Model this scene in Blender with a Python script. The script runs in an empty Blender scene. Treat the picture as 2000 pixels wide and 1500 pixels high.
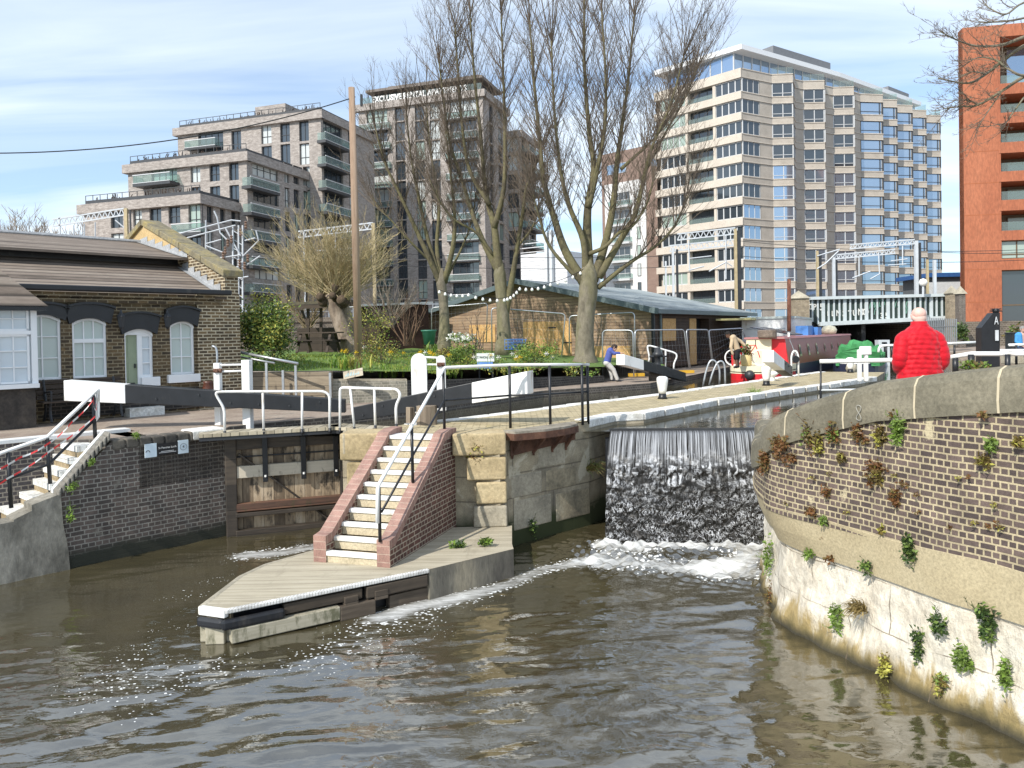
import bpy, bmesh, math, random
import numpy as np
from mathutils import Vector, Matrix
R = math.radians
S = bpy.context.scene
COL = S.collection
# ------------------------------------------------------------------ camera
F, PW, PH = 1500.0, 2000.0, 1500.0          # focal length in photo pixels
EYE = Vector((0, 0, 3.85)); PITCH, ROLL, SHY = 0.015, 0.018, -0.0365
cam = bpy.data.cameras.new('camera'); camo = bpy.data.objects.new('camera', cam); COL.objects.link(camo)
cam.sensor_width = 36; cam.lens = 36 * F / PW; cam.shift_y = SHY; cam.clip_start = .1; cam.clip_end = 4000
CM = Matrix.Rotation(math.pi/2 - PITCH, 3, 'X') @ Matrix.Rotation(-ROLL, 3, 'Z')
camo.matrix_world = Matrix.Translation(EYE) @ CM.to_4x4()
S.camera = camo
# ------------------------------------------------------------------ world, sun, exposure
SUN_AZ, SUN_EL = R(-140), R(40)              # sun over the left shoulder (angle from +Y, clockwise negative)
SDIR = Vector((math.sin(SUN_AZ)*math.cos(SUN_EL), math.cos(SUN_AZ)*math.cos(SUN_EL), math.sin(SUN_EL)))
w = bpy.data.worlds.new('World'); S.world = w; w.use_nodes = True
nt = w.node_tree; nt.nodes.clear()
def N(t, **k):
    n = nt.nodes.new(t)
    for a, b in k.items(): setattr(n, a, b)
    return n
out = N('ShaderNodeOutputWorld'); bg = N('ShaderNodeBackground'); bg.inputs[1].default_value = .102
sky = N('ShaderNodeTexSky', sky_type='NISHITA', sun_disc=False, sun_elevation=SUN_EL, sun_rotation=SUN_AZ)
sky.air_density = 1.0; sky.dust_density = .6; sky.ozone_density = 1.6
tc = N('ShaderNodeTexCoord')
sep = N('ShaderNodeSeparateXYZ'); nt.links.new(tc.outputs['Generated'], sep.inputs[0])
mx = N('ShaderNodeMath', operation='MAXIMUM'); nt.links.new(sep.outputs[2], mx.inputs[0]); mx.inputs[1].default_value = .02
ad = N('ShaderNodeMath', operation='ADD'); nt.links.new(mx.outputs[0], ad.inputs[0]); ad.inputs[1].default_value = .12
dv = N('ShaderNodeVectorMath', operation='DIVIDE'); nt.links.new(tc.outputs['Generated'], dv.inputs[0])
cb = N('ShaderNodeCombineXYZ')
for i in range(3): nt.links.new(ad.outputs[0], cb.inputs[i])
nt.links.new(cb.outputs[0], dv.inputs[1])
mp = N('ShaderNodeMapping'); nt.links.new(dv.outputs[0], mp.inputs[0]); mp.inputs['Scale'].default_value = (.42, 1.5, 1); mp.inputs['Rotation'].default_value = (0, 0, R(-14)); mp.inputs['Location'].default_value = (3.3, 1.2, 0)
n1 = N('ShaderNodeTexNoise'); n1.inputs['Scale'].default_value = 1.25; n1.inputs['Detail'].default_value = 9; n1.inputs['Roughness'].default_value = .50; n1.inputs['Distortion'].default_value = .5
nt.links.new(mp.outputs[0], n1.inputs['Vector'])
rp = N('ShaderNodeValToRGB'); rp.color_ramp.elements[0].position = .36; rp.color_ramp.elements[1].position = .68
rp.color_ramp.elements[0].color = (.27, .27, .27, 1); rp.color_ramp.elements[1].color = (.93, .93, .93, 1)
nt.links.new(n1.outputs[0], rp.inputs[0])
mxc = N('ShaderNodeMixRGB'); mxc.inputs[2].default_value = (8.4, 9.3, 10.2, 1)
gn = N('ShaderNodeMixRGB', blend_type='MULTIPLY'); gn.inputs[0].default_value = 1; gn.inputs[2].default_value = (1.1, 1.34, 1.50, 1); nt.links.new(sky.outputs[0], gn.inputs[1]); nt.links.new(rp.outputs[0], mxc.inputs[0]); nt.links.new(gn.outputs[0], mxc.inputs[1])
nt.links.new(mxc.outputs[0], bg.inputs[0]); nt.links.new(bg.outputs[0], out.inputs[0])
sl = bpy.data.lights.new('sun', 'SUN'); sl.energy = 4.0; sl.angle = R(.5); sl.color = (1, .945, .86)
so = bpy.data.objects.new('sun', sl); COL.objects.link(so); so.rotation_euler = SDIR.to_track_quat('Z', 'Y').to_euler(); so.location = (0, 0, 60)
S.view_settings.view_transform = 'Standard'; S.view_settings.look = 'None'; S.view_settings.exposure = .35; S.view_settings.gamma = 1
S.render.engine = 'CYCLES'; S.cycles.max_bounces = 6; S.cycles.transparent_max_bounces = 24; S.cycles.use_denoising = True

# ------------------------------------------------------------------ helpers
def ray(u, v):
    return CM @ Vector(((u - PW/2) / F, (PH/2 - v) / F + SHY * PW / F, -1))
def D(u, v, d):                               # the point seen at photo pixel u,v at distance d along +Y
    r = ray(u, v); return EYE + r * (d / r.y)
def G(u, v, z):                               # ... on the level z
    r = ray(u, v); return EYE + r * ((z - EYE.z) / r.z)
def Wl(u, v, p0, p1):                         # ... on the vertical plane through p0, p1
    r = ray(u, v); n = Vector((p1[1]-p0[1], p0[0]-p1[0], 0)); q = Vector((p0[0], p0[1], 0))
    return EYE + r * ((q - EYE).dot(n) / r.dot(n))
rng = random.Random(7)
nrg = np.random.default_rng(5)
def V(*a): return Vector(a)

class MB:
    """collects shapes and links them as ONE mesh object"""
    def __init__(s): s.v = []; s.f = []; s.m = []; s.uv = []
    def face(s, pts, m=0, uv=None):
        i = len(s.v); s.v += [tuple(p) for p in pts]; s.f.append(tuple(range(i, i+len(pts)))); s.m.append(m); s.uv.append(uv)
    def hexa(s, p, m=0):                      # 8 points: bottom 0-3 ccw, top 4-7
        i = len(s.v); s.v += [tuple(q) for q in p]
        for f in ((3,2,1,0),(4,5,6,7),(0,1,5,4),(1,2,6,5),(2,3,7,6),(3,0,4,7)):
            s.f.append(tuple(i+k for k in f)); s.m.append(m); s.uv.append(None)
    def box(s, c, size, rz=0, m=0, ax=None):
        hx, hy, hz = size[0]/2, size[1]/2, size[2]/2
        M = ax if ax is not None else Matrix.Rotation(rz, 3, 'Z'); c = Vector(c)
        s.hexa([c + M @ Vector(q) for q in ((-hx,-hy,-hz),(hx,-hy,-hz),(hx,hy,-hz),(-hx,hy,-hz),(-hx,-hy,hz),(hx,-hy,hz),(hx,hy,hz),(-hx,hy,hz))], m)
    def beam(s, a, b, wd, ht, m=0, up=(0,0,1)):  # rectangular bar from a to b
        a, b = Vector(a), Vector(b); t = (b-a).normalized(); x = t.cross(Vector(up))
        if x.length < 1e-4: x = t.cross(Vector((1,0,0)))
        x.normalize(); y = x.cross(t); x *= wd/2; y *= ht/2
        s.hexa([a-x-y, b-x-y, b+x-y, a+x-y, a-x+y, b-x+y, b+x+y, a+x+y], m)
    def prism(s, poly, z0, z1, m=0, mt=None, top=True, bot=True):
        area = sum(poly[i][0]*poly[(i+1)%len(poly)][1]-poly[(i+1)%len(poly)][0]*poly[i][1] for i in range(len(poly)))
        if area < 0: poly = poly[::-1]
        n = len(poly)
        zf = z1 if callable(z1) else (lambda x, y: z1)
        for i in range(n):
            a, b = poly[i], poly[(i+1) % n]
            s.face([(a[0],a[1],z0),(b[0],b[1],z0),(b[0],b[1],zf(b[0],b[1])),(a[0],a[1],zf(a[0],a[1]))], m)
        if top: s.face([(p[0],p[1],zf(p[0],p[1])) for p in poly], m if mt is None else mt)
        if bot: s.face([(p[0],p[1],z0) for p in poly[::-1]], m)
    def tube(s, pts, r, k=8, m=0, cap=True):
        pts = [Vector(p) for p in pts]; n = len(pts)
        rr = [r]*n if not hasattr(r, '__len__') else r
        i0 = len(s.v); ref = None
        for j in range(n):
            t = (pts[min(j+1, n-1)] - pts[max(j-1, 0)])
            t = t.normalized() if t.length > 1e-9 else Vector((0,0,1))
            if ref is None: ref = Vector((1,0,0)) if abs(t.x) < .8 else Vector((0,1,0))
            x = (ref - t*ref.dot(t))
            if x.length < 1e-4: x = t.orthogonal()
            x.normalize(); ref = x; y = t.cross(x)
            for a in range(k):
                th = 2*math.pi*a/k; q = pts[j] + (x*math.cos(th) + y*math.sin(th))*rr[j]; s.v.append((q.x, q.y, q.z))
        for j in range(n-1):
            for a in range(k):
                b = (a+1) % k
                s.f.append((i0+j*k+a, i0+j*k+b, i0+(j+1)*k+b, i0+(j+1)*k+a)); s.m.append(m); s.uv.append(None)
        if cap:
            s.f.append(tuple(i0+a for a in range(k))[::-1]); s.m.append(m); s.uv.append(None)
            s.f.append(tuple(i0+(n-1)*k+a for a in range(k))); s.m.append(m); s.uv.append(None)
    def lathe(s, c, prof, k=16, m=0, ms=None):  # prof: list of (r, z)
        i0 = len(s.v); n = len(prof)
        for r, z in prof:
            for a in range(k):
                th = 2*math.pi*a/k; s.v.append((c[0]+r*math.cos(th), c[1]+r*math.sin(th), c[2]+z))
        for j in range(n-1):
            for a in range(k):
                b = (a+1) % k; s.f.append((i0+j*k+a, i0+j*k+b, i0+(j+1)*k+b, i0+(j+1)*k+a)); s.m.append(ms[j] if ms else m); s.uv.append(None)
        s.f.append(tuple(i0+a for a in range(k))[::-1]); s.m.append(ms[0] if ms else m); s.uv.append(None)
        s.f.append(tuple(i0+(n-1)*k+a for a in range(k))); s.m.append(ms[-1] if ms else m); s.uv.append(None)
    def loft(s, rings, m=0, cap=True, close=True):
        i0 = len(s.v); k = len(rings[0])
        for rg in rings: s.v += [tuple(p) for p in rg]
        for j in range(len(rings)-1):
            for a in range(k if close else k-1):
                b = (a+1) % k; s.f.append((i0+j*k+a, i0+j*k+b, i0+(j+1)*k+b, i0+(j+1)*k+a)); s.m.append(m); s.uv.append(None)
        if cap:
            s.f.append(tuple(i0+a for a in range(k))[::-1]); s.m.append(m); s.uv.append(None)
            j = len(rings)-1; s.f.append(tuple(i0+j*k+a for a in range(k))); s.m.append(m); s.uv.append(None)
    def build(s, name, mats, parent=None, smooth=False, bevel=0, auto=None):
        me = bpy.data.meshes.new(name); me.from_pydata(s.v, [], s.f)
        mats = mats if isinstance(mats, (list, tuple)) else [mats]
        for q in mats: me.materials.append(q)
        if len(mats) > 1: me.polygons.foreach_set('material_index', s.m)
        nf = len(s.f)
        if nf:
            co = np.empty(len(me.vertices)*3, np.float32); me.vertices.foreach_get('co', co); co = co.reshape(-1, 3)
            nr = np.empty(nf*3, np.float32); me.polygons.foreach_get('normal', nr); nr = nr.reshape(-1, 3)
            lt = np.empty(nf, np.int32); me.polygons.foreach_get('loop_total', lt)
            lv = np.empty(len(me.loops), np.int32); me.loops.foreach_get('vertex_index', lv)
            fi = np.repeat(np.arange(nf), lt); n = nr[fi]; p = co[lv]
            h = np.hypot(n[:,0], n[:,1]); flat = h < .55; hh = np.where(h < 1e-6, 1, h)
            u = np.where(flat, p[:,0], (-n[:,1]*p[:,0] + n[:,0]*p[:,1])/hh); v = np.where(flat, p[:,1], p[:,2])
            uv = np.stack([u, v], 1).astype(np.float32)
            st = np.concatenate([[0], np.cumsum(lt)])
            for i, q in enumerate(s.uv):
                if q is not None: uv[st[i]:st[i+1]] = q
            l = me.uv_layers.new(name='UVMap'); l.data.foreach_set('uv', uv.ravel())
        if smooth: me.polygons.foreach_set('use_smooth', [True]*nf)
        o = bpy.data.objects.new(name, me); COL.objects.link(o)
        if parent is not None:
            o.parent = parent
            if parent.parent is None: o.location = -parent.location
        if bevel:
            b = o.modifiers.new('bevel', 'BEVEL'); b.width = bevel; b.segments = 2; b.limit_method = 'ANGLE'; b.angle_limit = R(40)
        return o
def tag(o, label=None, cat=None, group=None, kind=None):
    if label: o['label'] = label
    if cat: o['category'] = cat
    if group: o['group'] = group
    if kind: o['kind'] = kind
    return o
def thing(name, loc, label, cat, group=None):
    o = bpy.data.objects.new(name, None); COL.objects.link(o); o.location = Vector(loc); o.empty_display_size = .2
    return tag(o, label, cat, group)
def copy_tree(o, parent=None):
    c = o.copy(); COL.objects.link(c); c.parent = parent
    for ch in [q for q in bpy.data.objects if q.parent == o]: copy_tree(ch, c)
    return c
def place(o, loc, rz=0, label=None, first=False):
    c = o if first else copy_tree(o)
    c.location = Vector(loc); c.rotation_euler = (0, 0, rz)
    if label: c['label'] = label
    return c
def arc(p, q, c, n=6):                        # points on a quadratic curve p -> q pulled to c
    p, q, c = Vector(p), Vector(q), Vector(c)
    return [p*(1-t)**2 + c*2*t*(1-t) + q*t*t for t in [i/n for i in range(n+1)]]
def rounded(pts, r=.08, n=4):                 # a polyline with rounded corners
    pts = [Vector(p) for p in pts]; o = [pts[0]]
    for i in range(1, len(pts)-1):
        a, b, c = pts[i-1], pts[i], pts[i+1]
        d1 = min(r, (a-b).length*.45); d2 = min(r, (c-b).length*.45)
        o += arc(b+(a-b).normalized()*d1, b+(c-b).normalized()*d2, b, n)
    return o + [pts[-1]]
class Fac:
    """a vertical plane: s metres along p0->p1, z up, o metres out towards the camera side"""
    def __init__(f, p0, p1):
        f.p = Vector((p0[0], p0[1], 0)); q = Vector((p1[0], p1[1], 0)); f.L = (q-f.p).length; f.t = (q-f.p)/f.L
        n = Vector((f.t.y, -f.t.x, 0)); f.n = n if n.dot(Vector((0,0,0))-f.p) > 0 else -n; f.q = q
    def w(f, s, z, o=0): return f.p + f.t*s + f.n*o + Vector((0,0,z))
    def px(f, u, v): r = Wl(u, v, f.p, f.q); return (r-f.p).dot(f.t), r.z
    def box(f, mb, s0, s1, z0, z1, o0, o1, m=0):
        P = [f.w(s0,z0,o1), f.w(s1,z0,o1), f.w(s1,z0,o0), f.w(s0,z0,o0)]; Q = [f.w(s0,z1,o1), f.w(s1,z1,o1), f.w(s1,z1,o0), f.w(s0,z1,o0)]
        if f.t.cross(-f.n).z < 0: P.reverse(); Q.reverse()
        mb.hexa(P+Q, m)
    def quad(f, mb, s0, s1, z0, z1, o=0, m=0):
        q = [f.w(s0,z0,o), f.w(s1,z0,o), f.w(s1,z1,o), f.w(s0,z1,o)]
        if (q[1]-q[0]).cross(q[2]-q[0]).dot(f.n) < 0: q.reverse()
        mb.face(q, m)
# a facade with real holes: grid of quads minus openings, each opening with its reveal
def wall_holes(mb, f, s0, s1, z0, z1, holes, depth=.15, o=0, m=0, mr=None):
    xs = sorted({s0, s1, *[h[0] for h in holes], *[h[1] for h in holes]}); zs = sorted({z0, z1, *[h[2] for h in holes], *[h[3] for h in holes]})
    xs = [x for x in xs if s0 <= x <= s1]; zs = [z for z in zs if z0 <= z <= z1]
    for a, b in zip(xs, xs[1:]):
        for c, d in zip(zs, zs[1:]):
            x, z = (a+b)/2, (c+d)/2
            if any(h[0] < x < h[1] and h[2] < z < h[3] for h in holes): continue
            f.quad(mb, a, b, c, d, o, m)
    mr = m if mr is None else mr
    for a, b, c, d in holes:
        for q in (((a,c),(a,d)), ((b,d),(b,c)), ((a,d),(b,d)), ((b,c),(a,c))):
            (x1,z1_),(x2,z2_) = q
            mb.face([f.w(x1,z1_,o), f.w(x2,z2_,o), f.w(x2,z2_,o-depth), f.w(x1,z1_,o-depth)], mr)

# ------------------------------------------------------------------ materials
MT = {}
class NG:
    def __init__(s, name):
        s.m = bpy.data.materials.new(name); s.m.use_nodes = True; s.t = s.m.node_tree; s.t.nodes.clear()
        s.out = s.n('ShaderNodeOutputMaterial'); s.b = s.n('ShaderNodeBsdfPrincipled'); s.l(s.b.outputs[0], s.out.inputs[0])
        MT[name] = s.m
    def n(s, t, inp=None, **k):
        n = s.t.nodes.new(t)
        for a, b in k.items(): setattr(n, a, b)
        for a, b in (inp or {}).items(): n.inputs[a].default_value = b
        return n
    def l(s, a, b): s.t.links.new(a, b)
    def coord(s, kind='Object', scale=(1,1,1), rot=(0,0,0)):
        c = s.n('ShaderNodeTexCoord'); m = s.n('ShaderNodeMapping'); s.l(c.outputs[kind], m.inputs[0]); m.inputs['Scale'].default_value = scale; m.inputs['Rotation'].default_value = rot
        return m.outputs[0]
    def noise(s, vec, scale, detail=5, rough=.55, dist=0):
        n = s.n('ShaderNodeTexNoise', {'Scale': scale, 'Detail': detail, 'Roughness': rough, 'Distortion': dist}); s.l(vec, n.inputs['Vector']); return n.outputs[0]
    def ramp(s, fac, stops, interp='LINEAR'):
        r = s.n('ShaderNodeValToRGB'); s.l(fac, r.inputs[0]); e = r.color_ramp.elements; r.color_ramp.interpolation = interp
        while len(e) < len(stops): e.new(.5)
        for i, (p, c) in enumerate(stops): e[i].position = p; e[i].color = (c, c, c, 1) if not hasattr(c, '__len__') else (*c[:3], 1)
        return r.outputs[0]
    def mix(s, fac, a, b, mode='MIX'):
        m = s.n('ShaderNodeMixRGB', blend_type=mode)
        for k, q in ((0, fac), (1, a), (2, b)):
            if hasattr(q, 'is_output'): s.l(q, m.inputs[k])
            elif hasattr(q, '__len__'): m.inputs[k].default_value = (*q[:3], 1)
            else: m.inputs[k].default_value = q
        return m.outputs[0]
    def math(s, op, a, b=0):
        m = s.n('ShaderNodeMath', operation=op)
        for k, q in ((0, a), (1, b)):
            if hasattr(q, 'is_output'): s.l(q, m.inputs[k])
            else: m.inputs[k].default_value = q
        return m.outputs[0]
    def bump(s, h, strength=.3, dist=.01):
        b = s.n('ShaderNodeBump', {'Strength': strength, 'Distance': dist}); s.l(h, b.inputs['Height']); s.l(b.outputs[0], s.b.inputs['Normal']); return b
    def set(s, **k):
        for a, b in k.items():
            a = {'base': 'Base Color', 'rough': 'Roughness', 'metal': 'Metallic', 'spec': 'Specular IOR Level', 'ior': 'IOR', 'trans': 'Transmission Weight'}.get(a, a)
            if hasattr(b, 'is_output'): s.l(b, s.b.inputs[a])
            else: s.b.inputs[a].default_value = (*b[:3], 1) if hasattr(b, '__len__') else b
        return s.m
def paint(name, c, rough=.45, var=.12, scale=3, metal=0, bump=.05, dirt=None):
    g = NG(name); v = g.coord(); n = g.noise(v, scale, 6); d = [x*(1-var) for x in c]; e = [min(1, x*(1+var)) for x in c]
    col = g.ramp(n, [(.3, d), (.7, e)])
    if dirt:
        n2 = g.noise(g.coord(scale=(1, 1, .35)), dirt[1], 7, .65); col = g.mix(g.ramp(n2, [(dirt[2], 0), (dirt[2]+.14, 1)]), col, dirt[0])
    g.set(base=col, rough=rough, metal=metal)
    if bump: g.bump(g.noise(v, scale*14, 4), bump, .01)
    return g.m
def mottled(name, cols, scale=2, rough=.85, bump=.4, fine=18, stretch=(1,1,1), bd=.02, kind='Object'):
    g = NG(name); v = g.coord(kind, stretch); n = g.noise(v, scale, 8, .62); k = len(cols)
    col = g.ramp(n, [(.28 + .44*i/(k-1), c) for i, c in enumerate(cols)])
    f = g.noise(v, fine, 6, .7); col = g.mix(.55, col, g.mix(1, col, g.ramp(f, [(.3, .45), (.7, 1.5)]), 'MULTIPLY'))
    g.set(base=col, rough=rough); g.bump(f, bump, bd); return g.m
def bricks(name, c1, c2, mortar, w=.225, h=.075, ms=.011, english=True, stain=None, stain_sc=.6, stain_t=.55, bump=.5, rough=.85, patch=None, splash=None):
    g = NG(name); v = g.coord('UV')
    wob = g.n('ShaderNodeTexNoise', {'Scale': 5, 'Detail': 2}); g.l(v, wob.inputs['Vector'])
    vs = g.n('ShaderNodeVectorMath', operation='SCALE'); g.l(wob.outputs['Color'], vs.inputs[0]); vs.inputs['Scale'].default_value = .012
    va = g.n('ShaderNodeVectorMath', operation='ADD'); g.l(v, va.inputs[0]); g.l(vs.outputs[0], va.inputs[1])
    b = g.n('ShaderNodeTexBrick', {'Scale': 1, 'Mortar Size': ms, 'Mortar Smooth': .15, 'Bias': -.1, 'Brick Width': w, 'Row Height': h})
    b.offset = .5; b.offset_frequency = 2; b.squash = .5 if english else 1; b.squash_frequency = 2
    g.l(va.outputs[0], b.inputs['Vector']); b.inputs['Color1'].default_value = (*c1, 1); b.inputs['Color2'].default_value = (*c2, 1); b.inputs['Mortar'].default_value = (*mortar, 1)
    n = g.noise(v, 3.2, 8, .7); f = g.noise(v, 45, 5, .7)
    col = g.mix(1, b.outputs['Color'], g.ramp(n, [(.25, .55), (.75, 1.4)]), 'MULTIPLY')
    col = g.mix(1, col, g.ramp(f, [(.3, .75), (.7, 1.2)]), 'MULTIPLY')
    if patch:
        pn = g.noise(v, patch[1], 5, .6, .4); col = g.mix(g.ramp(pn, [(patch[2], 0), (patch[2]+.05, 1)]), col, g.mix(1, patch[0], g.ramp(f, [(.3, .8), (.7, 1.2)]), 'MULTIPLY'))
    if stain:
        sn = g.noise(g.coord('UV', (1, .45, 1)), stain_sc, 9, .68); col = g.mix(g.ramp(sn, [(stain_t, 0), (stain_t+.16, .85)]), col, stain)
    if splash:                                # tide mark of algae above the water: (colour, height)
        o = g.n('ShaderNodeTexCoord'); sx = g.n('ShaderNodeSeparateXYZ'); g.l(o.outputs['Object'], sx.inputs[0])
        hh = g.math('ADD', sx.outputs[2], g.math('MULTIPLY', g.noise(v, 1.6, 7, .7), -splash[1]*1.3))
        col = g.mix(g.ramp(hh, [(0, 1), (splash[1]*.5, 0)]), col, splash[0])
    g.set(base=col, rough=rough)
    hgt = g.math('ADD', g.math('MULTIPLY', b.outputs['Fac'], -1), g.math('MULTIPLY', f, .5)); g.bump(hgt, bump, .012); return g.m
WHITE = paint('white_paint', (.80, .80, .78), .4, .05, 2, dirt=((.42, .36, .27), 3.2, .58))
SHWHITE = paint('white_joinery', (.82, .83, .84), .35, .03)
BLACK = paint('black_paint', (.013, .014, .017), .40, .25, 5, dirt=((.05, .046, .042), 3, .60))
DARKM = paint('dark_metal', (.03, .032, .036), .45, .2)
GALV = paint('galvanised_steel', (.46, .48, .50), .4, .12, 6, .7)
STEELGREY = paint('pale_steel_paint', (.55, .58, .60), .5, .1, 4)
STONE = mottled('coping_stone', [(.16,.14,.10), (.34,.29,.20), (.46,.41,.30)], 1.7, .9, .5)
WHSTONE = mottled('whitened_stone_edge', [(.42,.39,.32), (.74,.73,.69), (.80,.79,.76)], 2.2, .8, .35)
CONC = mottled('concrete', [(.22,.20,.155), (.38,.34,.26), (.50,.45,.35)], 1.2, .9, .4)
RUST = mottled('rusty_iron', [(.05,.022,.014), (.11,.05,.03), (.17,.085,.05)], 3, .8, .5)
GLASSDK = NG('window_glass').set(base=(.035,.045,.055), rough=.04, ior=1.9)
GLASSBL = NG('reflective_glass').set(base=(.36,.46,.58), rough=.04, metal=.75)  # blue of the reflected sky put into the glass colour
def thin_glass(name, tint, op):
    g = NG(name); t = g.n('ShaderNodeBsdfTransparent', {'Color': (*tint, 1)}); g.set(base=[x*.7 for x in tint], rough=.05, ior=1.6)
    m = g.n('ShaderNodeMixShader', {0: op}); g.l(t.outputs[0], m.inputs[1]); g.l(g.b.outputs[0], m.inputs[2]); g.l(m.outputs[0], g.out.inputs[0]); return g.m
GLASSRAIL = thin_glass('balcony_glass', (.74,.84,.82), .16)
# timber helpers
def timber(name, cols, plank=.12, horizontal=True, rough=.75, grain=30, gap=.05, bump=.5, stain=None):
    g = NG(name); v = g.coord('UV', (1,1,1)); sx = g.n('ShaderNodeSeparateXYZ'); g.l(v, sx.inputs[0])
    ax = sx.outputs[1 if horizontal else 0]; q = g.math('DIVIDE', ax, plank); cell = g.math('FLOOR', q); fr = g.math('FRACT', q)
    wn = g.n('ShaderNodeTexWhiteNoise', noise_dimensions='1D'); g.l(cell, wn.inputs['W'])
    st = g.coord('UV', (1.2, grain, 1) if horizontal else (grain, 1.2, 1)); n = g.noise(st, 1.6, 7, .65, .3)
    big = g.noise(v, 1.3, 5, .6)
    k = len(cols); t = g.math('ADD', g.math('ADD', g.math('MULTIPLY', n, .5), g.math('MULTIPLY', wn.outputs[0], .28)), g.math('MULTIPLY', big, .3))
    col = g.ramp(t, [(.28 + .5*i/(k-1), c) for i, c in enumerate(cols)])
    if stain: col = g.mix(g.ramp(g.noise(g.coord('UV', (1.5,.5,1)), stain[1], 8, .7), [(stain[2], 0), (stain[2]+.12, .9)]), col, stain[0])
    line = g.ramp(fr, [(0, 0), (gap, 1), (1-gap*.5, 1), (1, .2)])
    col = g.mix(1, col, g.ramp(line, [(0, .22), (1, 1)]), 'MULTIPLY')
    g.set(base=col, rough=rough); g.bump(g.math('ADD', line, g.math('MULTIPLY', n, .35)), bump, .012); return g.m
# ------------------------------------------------------------------ water
def water_mat(name, base, bumps, ior=1.5, foam=True, rough=.025):
    g = NG(name); v = g.coord(scale=(1,1,1)); h = None
    for sc, st in bumps:
        n = g.math('MULTIPLY', g.noise(g.coord(scale=(.75, 1.5, 1), rot=(0,0,R(12))), sc, 4, .5, .6), st); h = n if h is None else g.math('ADD', h, n)
    silt = g.noise(v, .5, 4); col = g.ramp(silt, [(.3, [x*.75 for x in base]), (.7, [x*1.3 for x in base])])
    g.b.inputs['IOR'].default_value = ior; g.set(base=col, rough=rough)
    b = g.n('ShaderNodeBump', {'Strength': .16, 'Distance': .05}); g.l(h, b.inputs['Height']); g.l(b.outputs[0], g.b.inputs['Normal'])
    if foam:
        at = g.n('ShaderNodeAttribute', attribute_name='foam'); a = at.outputs['Fac']
        fb = g.n('ShaderNodeBsdfDiffuse', {'Color': (.74,.75,.74,1)})
        stre = g.noise(g.coord(scale=(.8, 2.8, 1), rot=(0,0,R(-14))), 3.2, 9, .74, 1.6)
        vo = g.n('ShaderNodeTexVoronoi', {'Scale': 15, 'Randomness': 1}); g.l(g.coord(scale=(1,1.2,1)), vo.inputs['Vector'])
        cl = g.noise(v, 1.1, 4, .6)
        bub = g.math('MULTIPLY', g.math('LESS_THAN', vo.outputs['Distance'], g.math('MULTIPLY', g.math('SUBTRACT', g.math('ADD', g.math('MULTIPLY', a, 1.7), cl), .66), .78)), g.math('MULTIPLY', g.math('GREATER_THAN', a, .02), g.math('LESS_THAN', a, .42)))
        f1 = g.math('GREATER_THAN', g.math('ADD', stre, a), 1.0)
        sm = g.n('ShaderNodeMapRange', {1: .80, 2: 1.32}); g.l(g.math('ADD', stre, a), sm.inputs[0])
        fm = g.math('MULTIPLY', g.math('MAXIMUM', sm.outputs[0], bub), .9)
        m = g.n('ShaderNodeMixShader'); g.l(fm, m.inputs[0]); g.l(g.b.outputs[0], m.inputs[1]); g.l(fb.outputs[0], m.inputs[2]); g.l(m.outputs[0], g.out.inputs[0])
    return g.m
WAT = water_mat('canal_water', (.058,.049,.026), [(3.0, 1.0), (8, .22)], 3.0, rough=.012)
WATUP = water_mat('upper_canal_water', (.05,.046,.03), [(1.6, .5), (5, .25)], 1.5, False)
def waves(X, Y, seed=3):
    r = np.random.default_rng(seed); Z = np.zeros_like(X)
    for i in range(46):
        L = .16 * (7.0 ** r.random()); th = r.normal(math.pi/2 + .12, .42); k = 2*math.pi/L
        A = .0021 * L**.95 * r.uniform(.4, 1.25); wob = .6*np.sin(X*r.uniform(.3,.9)+r.random()*6) + .5*np.sin(Y*r.uniform(.3,1)+r.random()*6)
        p = k*(X*math.cos(th)+Y*math.sin(th)) + wob + r.random()*6.3
        Z += A*(np.sin(p) + .25*np.sin(2*p+.6))
    return Z
def segdist(X, Y, pts):
    best = np.full(X.shape, 1e9)
    for (x0,y0),(x1,y1) in zip(pts, pts[1:]):
        dx, dy = x1-x0, y1-y0; t = np.clip(((X-x0)*dx+(Y-y0)*dy)/(dx*dx+dy*dy+1e-9), 0, 1)
        best = np.minimum(best, np.hypot(X-x0-t*dx, Y-y0-t*dy))
    return best
def gp(u, v, z=0): p = G(u, v, z); return (p.x, p.y)
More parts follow.
